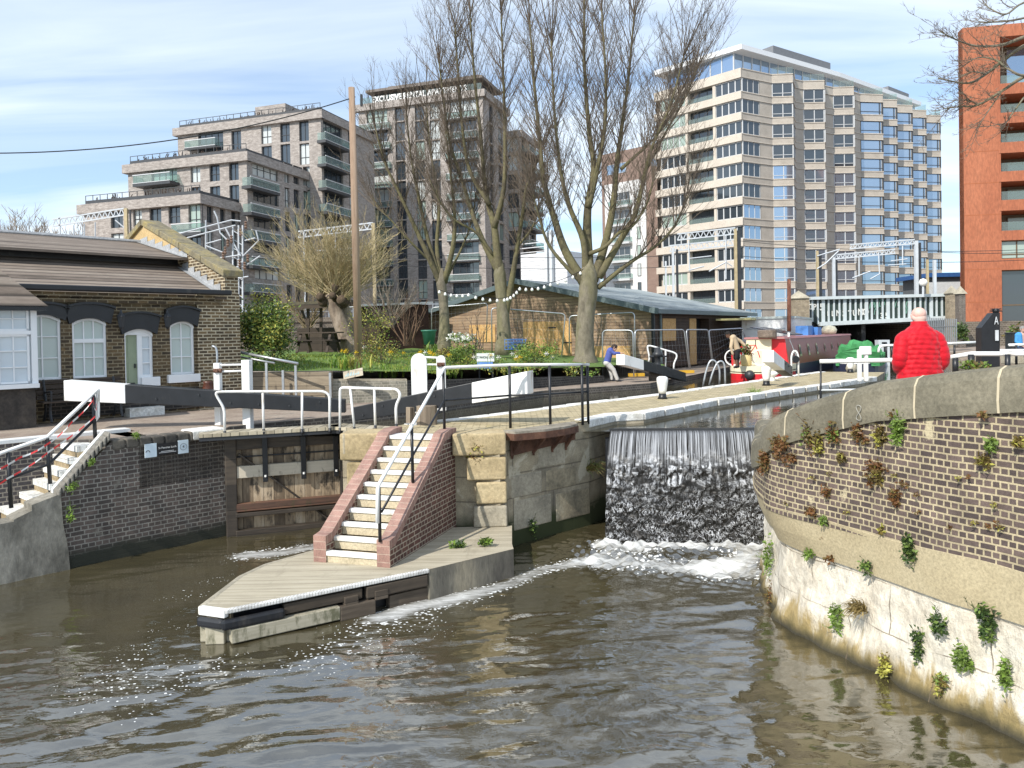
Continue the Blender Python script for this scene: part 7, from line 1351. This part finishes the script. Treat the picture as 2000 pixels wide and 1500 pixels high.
shrub('dark_ivy_bush', 'dark ivy bush at the corner of the orange building', 1879,650,50,11,20,500,.22,[LD,LG]); shrub('olive_bush', 'olive green bush before the glass front of the orange building', 1985,655,40,22,20,500,.16,[LD,LO,LG])
shrub('white_blossom', 'white flowering plant under the middle and left trunks', 905,660,29,32,10,500,.10,[PW_,PW_,LG], 'flowers', clump=30, asp=1.2)
def bare_shrub(label, u, v, d, h, n, spread, mat, name='bare_shrub', L=None):
    b = D(u,v,d); t = thing(name, b, label, 'shrub'); m = MB()
    for _ in range(n): shoot(m, b+Vector((U(-.25,.25),U(-.2,.2),0)), Vector((U(-spread,spread),U(-.5,.5),1)), h*d/F*U(.6,1.05), U(.015,.03), .1, 6, .16, 5, 4, .006)
    m.build('stems', mat, t); return t
bare_shrub('open bare shrub with twisting brown stems before the dark shed', 800,675,30,100,16,.75,paint('red_brown_stem', (.20,.12,.075), .8, .2, 1, bump=0)); bare_shrub('tangle of thin grey twigs behind the telegraph pole', 760,640,36,110,44,1.0,PTW); bare_shrub('dark bare shrub between the left and middle trunks', 935,700,27,95,7,.8,TWIG)
bare_shrub('mass of pale brown scrub stems under the willow, behind the bush', 600,640,40,120,50,1.1,paint('scrub_stem', (.26,.20,.12), .9, .2, .6, bump=0))
def strap_clump(m, b, n, L, mi, wd=.02, lean=.9):
    for _ in range(n):
        a = U(0,6.28); o = Vector((math.cos(a),math.sin(a),0)); l = L*U(.6,1.2); k = o.cross(Vector((0,0,1)))*wd*U(.6,1.3); ln = U(.2,lean); p1 = b+o*l*.25*ln+Vector((0,0,l*.55)); p2 = b+o*l*.75*ln+Vector((0,0,l*(.85-.35*ln)))
        m.face([b-k,b+k,p1+k*.8,p1-k*.8], mi); m.face([p1-k*.8,p1+k*.8,p2+k*.1,p2-k*.1], mi)
for i, (u, v, d, n, L, mats, lb) in enumerate(((668,722,21.2,70,.62,[LY,LB_],'clump of arching yellow green strap leaves beside the tilted plank sign'),(700,720,21.4,50,.55,[LY,STRAW],'clump of yellowing strap leaves right below the telegraph pole'),(755,738,21.6,60,.5,[LB_,LG],'green daffodil leaves in the bed above the grey brick planter'),(790,735,21.9,45,.45,[LB_,LY],'short green bulb leaves beside the rounded paddle gear'),(885,738,23.2,60,.45,[LB_,LG],'green bulb leaves behind the black garden wall by the rails'),(985,735,24.4,70,.5,[LY,LB_],'yellow green strap leaves right of the lock name board'),(1015,735,24.6,50,.45,[LB_,LY],'bulb leaves below the right laurel bush'),(475,728,20.9,60,.4,[LG,LD],'dark grassy clump at the cottage corner behind the white posts'),(838,690,27,50,.5,[LB_,LG],'bright bulb leaves by the green tub'))):
    m = MB(); b = D(u,v,d); 
    for _ in range(n//8): strap_clump(m, b+Vector((U(-.3,.3),U(-.2,.3),U(-.05,.03))), 8, L, tr.randrange(2))
    o = m.build('strap_leaf_clump', mats); tag(o, lb, 'plant')
k_ = 0
for i in range(26):
    u = tr.choice((U(640,800),U(870,1080),U(820,850))); d = U(21.5,26); p = D(u,740,d); p.z = gz(p.x,p.y); m = MB(); h = U(.3,.5); m.tube([p, p+Vector((U(-.03,.03),0,h))], .008, 3); c = p+Vector((0,0,h))
    for a in range(6): x = Vector((math.cos(a*1.05),U(-.3,.3),math.sin(a*1.05))); m.face([c, c+x*.05+Vector((0,-.02,.02)), c+x*.085, c+x*.05-Vector((0,.02,.02))], 1)
    m.lathe(c-Vector((0,.03,.02)), [(.02,0),(.03,.05)], 6, 1); tag(m.build('daffodil', [LG, YEL if i % 3 else PW_]), 'yellow daffodil standing in the garden bed behind the planter walls' if i % 3 else 'white narcissus standing in the garden bed behind the planter walls', 'flower', 'daffodils in the garden bed' if i % 3 else 'white narcissi in the garden bed')
m = MB()                                          # grass blades on the visible lawn
for i in range(9000):
    x = U(-9.5,-1.5); y = U(20.6,34); z = gz(x,y)+.03*math.sin(x*3.1+y*1.7); a = U(0,6.28); k = Vector((math.cos(a),math.sin(a),0))*.012; q = Vector((x,y,z)); m.face([q-k, q+k, q+Vector((U(-.04,.04),U(-.04,.04),U(.04,.11)))], tr.randrange(2))
tag(m.build('grass', [leaf_mat('grass_blade', (.15,.25,.03)), leaf_mat('grass_blade_yellow', (.24,.29,.05))]), 'short bright green grass on the garden lawn', 'grass', None, 'stuff')
tag(MB().build('empty_marker', LG), None) if 0 else None
# low green undergrowth that covers the beds
m = MB()
for i in range(150): u = tr.choice((U(455,600),U(715,1180),U(840,1120))); d = U(21.8,29); p = D(u,740,d); p.z = gz(p.x,p.y)+.06; leaves(m, p, (.28,.28,.14), 26, .07, range(5), 4)
tag(m.build('undergrowth', [LG,LD,LB_,LO,LY]), 'mixed low leaves covering the garden beds', 'undergrowth', None, 'stuff')
# plants rooted in the walls
def wall_point(u, v):
    best = None; r = ray(u, v)
    for i in range(20, len(BP)-3):
        for o in (OUT[i]*.9, 0.0):
            a = Vector(wp(i, o, 0)); n = Vector((NRM[i,0],NRM[i,1],0)); d_ = r.dot(n)
            if d_ > -1e-3: continue
            q = EYE+r*((a-EYE).dot(n)/d_); e = (Vector((q.x,q.y,0))-a).length
            if q.z < 1.15 and o > .05: continue
            if q.z >= 1.5 and o == 0.0 and OUT[i] > .05: continue
            if best is None or e < best[0]: best = (e, q, n, i)
    return best[1], best[2]
def wall_plant(u, v, wd, ht, mats, lb, n=170, sz=.05, name='wall_fern', pos=None, twigs=6):
    if pos is None: p, nn_ = wall_point(u, v)
    else: p, nn_ = pos
    k = (p.y)/F; m = MB(); x = Vector((0,0,1)).cross(nn_).normalized(); ax = Matrix((x, nn_, Vector((0,0,1)))).transposed(); leaves(m, p+nn_*.05, (wd*k/2, .07, ht*k/2), n, sz, range(len(mats)), 12, .15, 2.0, .15, ax)
    mt = len(mats)
    for _ in range(twigs): shoot(m, p+ax@Vector((U(-.3,.3)*wd*k,0,U(-.3,.3)*ht*k)), nn_*.5+x*U(-.7,.7)+Vector((0,0,U(-.2,1))), ht*k*U(.25,.55), .004, .1, 4, .2, 2, 3, .003)
    m.m = [mt if q >= mt else q for q in m.m]; o = m.build(name, list(mats)); tag(o, lb, 'wall plant')
RU, GN, DK, OL, MX = [LR,LO,LR], [LG,LB_,LG], [LD,LG,LD], [LO,LY,LO], [LR,LG,LO]
for q in ((1498,905,46,50,RU,'rust brown fern mass hanging over the weir end of the curved wall',300),(1530,878,54,64,RU,'largest rust brown fern clump below the coping nearest the weir',380),(1583,852,26,60,MX,'narrow upright rusty plant below the coping, left of the chalk mark',150),(1602,868,24,70,OL,'olive fern trailing down under the coping, next right of the narrow rusty one',160),(1550,893,22,24,RU,'small rust tuft under the coping joint',90),(1634,848,24,58,MX,'spiky rust plant with a tall tip directly left of the chalk mark',160),(1677,850,26,44,RU,'reddish tuft under the coping, right of the chalk mark',140),(1695,858,14,18,RU,'tiny reddish sprig next to the reddish coping tuft',50),(1757,838,34,66,GN,'bright green fern clump below the coping at its highest',330),(1728,850,30,52,OL,'olive brown fern joined to the left of the bright green coping clump',240),(1752,806,12,26,RU,'rust sprig climbing the coping above the bright green clump',70),(1650,893,18,18,OL,'small olive tuft alone in the upper brickwork',80),(1715,912,40,34,RU,'rust fern spreading in the middle of the brickwork',220),(1723,930,18,44,OL,'olive fern hanging below the spreading rust one',130),(1709,940,16,24,RU,'small rust fern low left of the hanging olive one',70),(1619,960,10,28,RU,'thin rust sprig in the brickwork above the render',60),(1590,998,18,32,RU,'rust tuft at the top edge of the render band',100),(1613,1014,20,20,GN,'green tuft at the top edge of the render band',100),(1757,968,20,44,RU,'dark rust plant in a vertical crack of the brickwork',140),(1727,1036,12,22,OL,'olive sprig just above the render band',60),(1783,1075,34,64,DK,'dark green plant growing through the middle of the render band',300),(1940,868,22,34,GN,'green fern high in the brickwork toward the frame edge',150),(1925,898,22,26,OL,'olive fern just below the green one toward the frame edge',120),(1926,810,8,18,RU,'tiny rust sprig under the coping toward the frame edge',40),(1994,862,16,26,OL,'olive fern cut by the right frame edge',90),(1584,1082,30,24,GN,'green tuft on the ledge between render and bleached stone, nearest the weir',130),(1625,1092,14,18,RU,'rusty tuft on the ledge of the bleached stone',60),(1696,1106,26,28,DK,'dark tuft on the ledge right of the rusty ledge tuft',110),(1640,1208,24,74,GN,'tall green creeper on the bleached stone left of the straw tuft',260),(1800,1262,28,78,DK,'tall dark creeper on the bleached stone, first right of the big stain',260),(1838,1212,30,62,DK,'dark creeper high on the bleached stone below the render',220),(1886,1284,36,66,GN,'bright green leafy plant in the middle of the bleached stone',280),(1932,1214,36,86,DK,'largest creeper hanging from the render edge over bleached stone',360),(1971,1312,26,78,GN,'bright green creeper nearest the right frame edge',260),(1842,1335,36,50,[LO,LY,LG],'yellow olive plant low on the stone near the water',220),(1735,1298,30,52,[LY,LO,LY],'yellow moss pad low on the stone near the water',200),(1506,1090,20,110,GN,'long green creeper down the wall edge beside the weir foam',240),(1512,1160,14,50,RU,'brown dead creeper low at the wall edge below the weir foam',90)):
    wall_plant(q[0], q[1], q[2], q[3], q[4], q[5], q[6])
p, n_ = wall_point(1683, 806); x = Vector((0,0,1)).cross(n_).normalized(); m = MB(); m.tube([p+n_*.045+x*(.035*math.sin(2*a))+Vector((0,0,.085*math.cos(a))) for a in np.linspace(0, 6.28, 26)], .005, 4, cap=False); m.build('chalk_mark', paint('chalk', (.33,.32,.28), .9), nw)
sprig = random.Random(4)
for i in range(22):
    u = sprig.uniform(1510, 1990); v = np.interp(u, [1510,1650,1800,1990], [930,905,900,900])+sprig.uniform(0, 150); wall_plant(u, v, 7, 12, RU if i % 2 else OL, 'tiny rust brown sprig growing from a brick joint of the curved wall' if i % 2 else 'tiny olive sprig growing from a brick joint of the curved wall', 26, .03, 'wall_sprig', None, 2)
    o = [q for q in bpy.data.objects if q.name.startswith('wall_sprig')][-1]; o['group'] = 'tiny rust sprigs in the brick joints' if i % 2 else 'tiny olive sprigs in the brick joints'
def grass_tuft(p, n, L, mats, lb, nv=Vector((0,0,0)), name='grass_tuft', wd=.006):
    m = MB()
    for _ in range(n):
        b = p+Vector((U(-.06,.06),U(-.04,.04),U(-.04,.04))); d_ = (nv*.9+Vector((U(-.7,.7),U(-.4,.4),U(-.1,1)))).normalized(); l = L*U(.5,1.1); k = d_.cross(Vector((U(-1,1),U(-1,1),.3))).normalized()*wd; c = b+d_*l*.6; e = c+(d_+Vector((0,0,-.8))).normalized()*l*.5; mi = tr.randrange(len(mats)); m.face([b-k,b+k,c+k*.7,c-k*.7], mi); m.face([c-k*.7,c+k*.7,e], mi)
    tag(m.build(name, mats), lb, 'grass tuft')
p, n_ = wall_point(1683, 1190); grass_tuft(p, 170, .26, [STRAW,LO,STRAW], 'dry straw coloured grass tuft sprouting from the bleached stone', n_)
grass_tuft(D(1474,774,21.6), 150, .38, [LB_,LG], 'green grass tuft on the island edge above the weir channel'); grass_tuft(D(1440,783,20.6), 40, .25, [LG,LO], 'low scrap of weeds along the island edge left of the green tuft')
iw = Fac(isl[4], isl[5])
def on_isl(u, v): return Wl(u, v, iw.p, iw.q)+iw.n*.03, iw.n
fw = Fac(isl[2], isl[3]); fp = lambda u, v: (Wl(u, v, fw.p, fw.q)+fw.n*.06, fw.n)
wall_plant(930,878,46,56,[LO,LY,LR],'olive and rust weed on the tan quoin stones beside the stair top',240,pos=fp(930,878)); wall_plant(1036,1025,22,44,DK,'dark green weed low on the island wall above the weir pool',170,pos=on_isl(1036,1025)); p, n_ = on_isl(1148,915); grass_tuft(p, 120, .42, [STRAW,LG,LO], 'long straggling grass tuft on the mossy island wall beside the weir', n_)
for u, v, lb in ((893,1070,'green weed at the foot of the brick stair wall'),(948,1068,'green weed at the foot of the stone quoins on the wharf')): m = MB(); p = G(u, v, WZ); leaves(m, p+Vector((0,0,.05)), (.15,.07,.07), 120, .07, range(3), 8); tag(m.build('wharf_weed', [LG,LD,LB_]), lb, 'weed')
lp_ = lambda u, v: (LW.w(*LW.px(u,v),.05), LW.n)
for u, v, wd, ht, lb in ((137,948,26,30,'green weed on the dark brick wall below the sloping coping'),(176,902,14,14,'small green weed on the sloping coping of the steps'),(133,1002,14,40,'weed in the joint between cement buttress and dark bricks'),(262,850,14,16,'small weed on the top edge of the dark lock wall')): wall_plant(u, v, wd, ht, GN, lb, 90, pos=lp_(u,v), name='wall_weed')
p, n_ = wall_point(1915, 722); m = MB(); leaves(m, D(1915,716,7.75)+Vector((0,.1,.0)), (.17,.08,.05), 170, .045, range(3), 10); tag(m.build('coping_weed', [LG,LO,LB_]), 'low olive green weed growing on top of the grey coping', 'weed')
m = MB(); c = nb.w(.3,-.25,3.05); leaves(m, c, (.26,.22,.3), 260, .1, range(3), 12); m.tube([nb.w(.3,-.25,2.85), c], .02, 5); m.build('foliage', [LG,LD,LR], pt_)
m = MB(); c = Vector((nb.w(.3,-.25,2.85)))
# ------------------------------------------------------------------ people
SKIN = paint('skin', (.55,.33,.25), .5, .06, 20, bump=0); SKINP = paint('pale_pink_skin', (.66,.42,.35), .5, .06, 20, bump=0); SKIND = paint('brown_skin', (.16,.085,.055), .5, .06, 20, bump=0)
def chain(m, pts, rad, k=12, mi=0):
    pts = [Vector(p) for p in pts]; a = (pts[0]-pts[1]).normalized(); b = (pts[-1]-pts[-2]).normalized(); r0, r1 = rad[0], rad[-1]
    P = [pts[0]+a*r0*math.sin(t) for t in (1.5,1.1,.6)]+pts+[pts[-1]+b*r1*math.sin(t) for t in (.6,1.1,1.5)]; RR = [r0*math.cos(t) for t in (1.5,1.1,.6)]+list(rad)+[r1*math.cos(t) for t in (.6,1.1,1.5)]
    m.tube(P, RR, k, mi)
def fuse(m, name, mat, parent, vox=.012, sm=3):
    o = m.build(name, mat, parent, smooth=True); r = o.modifiers.new('fuse', 'REMESH'); r.mode = 'VOXEL'; r.voxel_size = vox; r.use_smooth_shade = True; s = o.modifiers.new('soft', 'SMOOTH'); s.iterations = sm; s.factor = .5; return o
def hand(m, w, fd, up, sc=1, curl=.5):
    """palm and five separate bent fingers growing from wrist w along fd"""
    fd = fd.normalized(); sd = fd.cross(up).normalized(); up = sd.cross(fd).normalized(); pc = w+fd*.05*sc
    chain(m, [w, w+fd*.03*sc], [.024*sc,.026*sc]); 
    for x in (-.028,-.009,.010,.028): chain(m, [w+fd*.02*sc+sd*x*.6*sc, w+fd*.085*sc+sd*x*sc], [.015*sc,.012*sc], 8)
    for x, l in ((-.030,.058),(-.010,.075),(.011,.080),(.031,.070)):
        a = w+fd*.085*sc+sd*x*sc; d1 = (fd-up*curl*.5).normalized(); d2 = (fd-up*curl*1.5).normalized(); b = a+d1*l*.5*sc; chain(m, [a, b, b+d2*l*.5*sc], [.0095*sc,.009*sc,.0075*sc], 8)
    a = w+fd*.03*sc+sd*.032*sc; b = a+(fd*.5+sd*.8).normalized()*.035*sc; chain(m, [a, b, b+(fd*.9+sd*.25-up*.2).normalized()*.032*sc], [.012*sc,.011*sc,.009*sc], 8)
def head(m, c, fd, r=.098, up=Vector((0,0,1))):
    fd = fd.normalized(); sd = fd.cross(up).normalized(); up = sd.cross(fd)
    k = r/.098; chain(m, [c-fd*.030*k+up*.034, c+fd*.010*k+up*.032], [.084*k, .080*k], 18); chain(m, [c-fd*.030*k+up*.024, c-fd*.018*k-up*.045], [.080*k, .064*k], 16); chain(m, [c+fd*.026+up*.02, c+fd*.036-up*.066], [.070*k, .050*k], 14)
    chain(m, [c+fd*.085+up*.0, c+fd*.112-up*.028], [.010,.016], 8)
    for s in (-1,1): chain(m, [c+sd*s*.086-fd*.01+up*.018, c+sd*s*.084-fd*.004-up*.028], [.017,.011], 8); chain(m, [c+sd*s*.032+fd*.074+up*.03, c+sd*s*.036+fd*.076+up*.03], [.016,.016], 8)
    chain(m, [c-sd*.02+fd*.078-up*.062, c+sd*.02+fd*.078-up*.062], [.012,.012], 8)
def face_parts(c, fd, parent, up=Vector((0,0,1))):
    fd = fd.normalized(); sd = fd.cross(up).normalized(); up = sd.cross(fd); m = MB()
    for s in (-1,1): chain(m, [c+sd*s*.030+fd*.086+up*.018, c+sd*s*.034+fd*.085+up*.018], [.0095,.0095], 8)
    m.build('eyes', BLACK, parent); m = MB(); chain(m, [c-sd*.022+fd*.091-up*.062, c+fd*.094-up*.064, c+sd*.022+fd*.091-up*.062], [.004,.005,.004], 6); m.build('lips', paint('lip', (.40,.16,.14), .5) if 'lip' not in MT else MT['lip'], parent)
def person(label, J, skin, top, legs, shoes, hair, fd, hfd=None, hv=1.0, sleeve=1.0, thick=1.0, short=False):
    t = thing('person', (J['aL']+J['aR'])/2, label, 'person'); hfd = hfd or fd; up = (J['head']-J['neck']).normalized(); m = MB(); k = thick
    head(m, J['head'], hfd, .098, up); chain(m, [J['neck'], J['head']-up*.05], [.058,.055]); mid = (J['sL']+J['sR'])/2; pel = (J['hL']+J['hR'])/2
    chain(m, [J['sL'], J['sR']], [.07*k,.07*k]); chain(m, [mid, pel.lerp(mid,.5), pel], [.115*k,.105*k,.12*k])
    for s in 'LR':
        chain(m, [J['s'+s], J['e'+s], J['w'+s]], [.055,.042,.030]); hand(m, J['w'+s], J['w'+s]-J['e'+s], J.get('hup', Vector((0,0,1))), 1.0, .6)
        chain(m, [J['h'+s], J['k'+s], J['a'+s]], [.085*k,.058*k,.042*k]); chain(m, [J['a'+s]+Vector((0,0,.0)), J['t'+s]], [.042,.034])
    b = fuse(m, 'body', skin, t, .0085, 2); face_parts(J['head'], hfd, t, up)
    if top:
        m = MB(); chain(m, [J['sL'], J['sR']], [.088*k,.088*k]); sl = [J['s'+'L'].lerp(J['hL'],.0)]
        for s in 'LR':
            a = J['s'+s].lerp(mid,.35); h = J['h'+s].lerp(pel,.2); chain(m, [a, a.lerp(h,.5), h+ (mid-pel).normalized()*.02], [.125*k,.125*k,.128*k]); w_ = J['e'+s].lerp(J['w'+s], .88*sleeve); chain(m, [J['s'+s], J['e'+s], w_], [.080*k,.066*k,.046*k])
        chain(m, [mid, J['neck']], [.09*k,.062]); fuse(m, 'pullover', top, t, .011)
    if legs:
        m = MB(); chain(m, [J['hL'], J['hR']], [.125*k,.125*k])
        for s in 'LR': chain(m, [J['h'+s], J['k'+s]]+([] if short else [J['a'+s]+Vector((0,0,.04))]), [.115*k,.085*k]+([] if short else [.068*k]))
        fuse(m, 'trousers', legs, t, .011)
    if shoes:
        m = MB()
        for s in 'LR': chain(m, [J['a'+s]-Vector((0,0,.01)), J['t'+s]-Vector((0,0,.005))], [.054,.042])
        fuse(m, 'shoes', shoes, t, .01, 1)
    if hair: m = MB(); sd = hfd.cross(up).normalized(); chain(m, [J['head']-hfd*.034+up*.042, J['head']-hfd*.012+up*.052], [.1*hv,.092*hv], 14); chain(m, [J['head']-hfd*.05-up*.02, J['head']-hfd*.045+up*.02], [.078*hv,.088*hv], 12); fuse(m, 'hair', hair, t, .01, 1)
    return t
# the man in the red padded jacket, seen from behind
RP = D(1797,740,10.0); RP.z = 2.32; rt_ = thing('person', RP, 'person seen from behind in a bright red padded jacket, bald, standing at the rail', 'person')
W = lambda x, y, z: RP+Vector((x, y, z)); m = MB(); hd = W(.0,.03,1.675); head(m, hd, Vector((.12,1,-.06)), .103); chain(m, [W(0,.0,1.46), W(0,.02,1.60)], [.068,.066]); chain(m, [W(-.13,0,1.36), W(.13,0,1.36)], [.07,.07]); chain(m, [W(0,0,1.4), W(0,.02,1.15), W(0,.02,.95)], [.14,.15,.15])
for s in (-1,1):
    chain(m, [W(s*.15,0,1.36), W(s*.265,-.03,1.12), W(s*.13,.27,1.03)], [.06,.05,.034]); hand(m, W(s*.13,.27,1.03), Vector((-s*.5,.7,.1)), Vector((0,0,1)), 1, .7); chain(m, [W(s*.10,0,.92), W(s*.11,.01,.50), W(s*.12,-.02,.09)], [.10,.065,.048]); chain(m, [W(s*.12,-.03,.05), W(s*.14,.15,.035)], [.045,.036])
fuse(m, 'body', SKINP, rt_, .0085, 2); face_parts(hd, Vector((.12,1,-.06)), rt_)
m = MB(); chain(m, [hd+Vector((0,-.034,-.03)), hd+Vector((0,-.034,.0))], [.080,.078], 14)
for s in (-1,1): chain(m, [hd+Vector((s*.045,-.03,-.02)), hd+Vector((s*.045,-.01,.0))], [.048,.05], 12)
fuse(m, 'hair', paint('white_stubble', (.64,.45,.385), .8, .06, 40, bump=0), rt_, .01, 2)
m = MB()
for s in (-1,1): chain(m, [W(s*.10,0,.92), W(s*.11,.01,.50), W(s*.12,-.02,.12)], [.125,.09,.075])
fuse(m, 'trousers', paint('dark_trousers', (.02,.022,.03), .8), rt_, .012); m = MB()
for s in (-1,1): chain(m, [W(s*.12,-.04,.05), W(s*.14,.16,.045)], [.055,.045])
fuse(m, 'shoes', BLACK, rt_, .012, 1)
RJ = NG('red_padded_nylon'); n = RJ.noise(RJ.coord(scale=(1,1,1.6)), 16, 5, .6); RJ.set(base=RJ.ramp(n, [(.3,(.46,.003,.012)),(.7,(.60,.005,.018))]), rough=.62, spec=.25); RJ.bump(n, .5, .02); RJ.b.inputs['Sheen Weight'].default_value = .15
m = MB(); rows = []; prof = [(.80,.285,.175),(.86,.292,.185),(.98,.272,.18),(1.12,.248,.172),(1.26,.242,.165),(1.36,.244,.152),(1.43,.232,.14),(1.475,.205,.125),(1.515,.158,.11),(1.555,.105,.10),(1.60,.090,.092)]
pz, pw_, pd = zip(*prof)
def puff(z, per=.062): q = (z/per) % 1; return .009*(math.sin(math.pi*q)**.6)-.005
for z in np.arange(.80, 1.576, .009):
    a_, b_ = np.interp(z, pz, pw_)+puff(z), np.interp(z, pz, pd)+puff(z); row = []
    for i in range(48): th = 2*math.pi*i/48; c, s = math.cos(th), math.sin(th); wr = .004*math.sin(th*9+z*40)+.003*math.sin(th*17-z*23); row.append(W((a_+wr)*math.copysign(abs(c)**.85, c), .0+(b_+wr)*math.copysign(abs(s)**.85, s), z+.006*math.sin(th*3+1)))
    rows.append(row)
m.loft(rows)
for s in (-1,1):
    Q = smooth_poly([W(s*.13,0,1.43), W(s*.222,-.005,1.37), W(s*.275,-.03,1.13), W(s*.235,.06,1.01), W(s*.14,.27,1.02)], 16); k = len(Q); L = np.concatenate([[0], np.cumsum([(b-a).length for a, b in zip(Q, Q[1:])])]); rr = np.interp(np.linspace(0,1,k), [0,.25,.6,1], [.082,.096,.090,.066]); chain(m, Q, [r+puff(l, .075)*.9 for r, l in zip(rr, L)], 20)
fuse(m, 'padded_jacket', RJ.m, rt_, .0075, 1)
m = MB(); rows = []
for z, r in ((1.55,.098),(1.605,.094),(1.615,.086),(1.605,.078),(1.55,.072)): rows.append([W(r*1.05*math.cos(2*math.pi*i/24), .01+r*math.sin(2*math.pi*i/24), z) for i in range(24)])
m.loft(rows, cap=False); m.build('collar', RJ.m, rt_, smooth=True)
# the person in blue leaning on the beam
dB = 27.85; q = lambda x, y, dy=0: D(1160+x/10, 650+y/10, dB+dy)
J = dict(head=q(398,292), neck=q(345,345), sL=q(318,352,-.17), sR=q(318,352,.17), eL=q(400,405,-.20), eR=q(405,400,.2), wL=q(505,400,-.16), wR=q(510,395,.14), hL=q(250,590,-.10), hR=q(250,590,.10), kL=q(385,730,-.11), kR=q(320,735,.10), aL=q(455,925,-.11), aR=q(345,920,.11), tL=q(520,948,-.11), tR=q(405,945,.11))
t = person('person in a blue pullover and pale trousers leaning hard on the far balance beam', J, SKIN, paint('blue_knit', (.075,.10,.33), .9, .15, 8), paint('stone_trousers', (.55,.54,.51), .9, .08, 5), BLACK, paint('dark_brown_hair', (.03,.02,.015), .8), Vector((.9,-.15,-.35)))
# the person in the tan pullover stooping on the red boat
q = lambda x, y, dy=0: D(1400+x/10.71, 620+y/10.71, 29.75+dy)
J = dict(head=q(238,365), neck=q(285,420), sL=q(330,430,-.16), sR=q(350,420,.16), eL=q(295,620,-.22), eR=q(500,500,.2), wL=q(335,780,-.22), wR=q(600,600,.15), hL=q(430,690,-.10), hR=q(430,690,.10), kL=q(395,850,-.11), kR=q(440,850,.10), aL=q(420,1020,-.11), aR=q(450,1020,.11), tL=q(370,1040,-.13), tR=q(410,1040,.1))
person('person in a tan pullover and black shorts stooping on the bow of the red boat', J, SKIND, paint('tan_knit', (.50,.38,.25), .9, .1, 8), paint('black_shorts', (.015,.015,.017), .9), BLACK, paint('black_hair', (.012,.010,.009), .9), Vector((-.8,-.2,-.55)), short=True)
pr = D(1997,690,30); pr.z = 2.35; w_ = lambda x, y, z: pr+Vector((x,y,z))
J = dict(head=w_(0,-.02,1.36), neck=w_(0,.02,1.20), sL=w_(-.19,.02,1.14), sR=w_(.19,.02,1.14), eL=w_(-.25,-.02,.88), eR=w_(.25,-.02,.88), wL=w_(-.17,-.24,.74), wR=w_(.17,-.24,.74), hL=w_(-.1,.03,.62), hR=w_(.1,.03,.62), kL=w_(-.12,-.38,.60), kR=w_(.12,-.38,.6), aL=w_(-.12,-.40,.1), aR=w_(.12,-.40,.1), tL=w_(-.13,-.56,.04), tR=w_(.13,-.56,.04))
person('person in a sky blue top sitting at the right edge beyond the rails', J, SKIN, paint('sky_blue_cotton', (.06,.27,.55), .9, .1, 8), paint('navy_jeans', (.03,.04,.08), .9), BLACK, paint('grey_hair', (.25,.24,.23), .9), Vector((0,-1,0)))
m = MB(); m.box((pr.x,pr.y+.1,2.35+.27), (1.3,.45,.5)); tag(m.build('stone_bench', CONC, None, bevel=.03), 'low stone bench under the person in sky blue', 'bench')
m = MB(); p = D(1984,690,30.6); m.box((p.x,p.y,2.35+.6), (.55,.5,1.2)); m.box((p.x,p.y,2.35+1.22), (.6,.55,.06)); tag(m.build('litter_bin', DARKM, None, bevel=.04), 'dark square litter bin beside the sitting person at the right edge', 'litter bin')
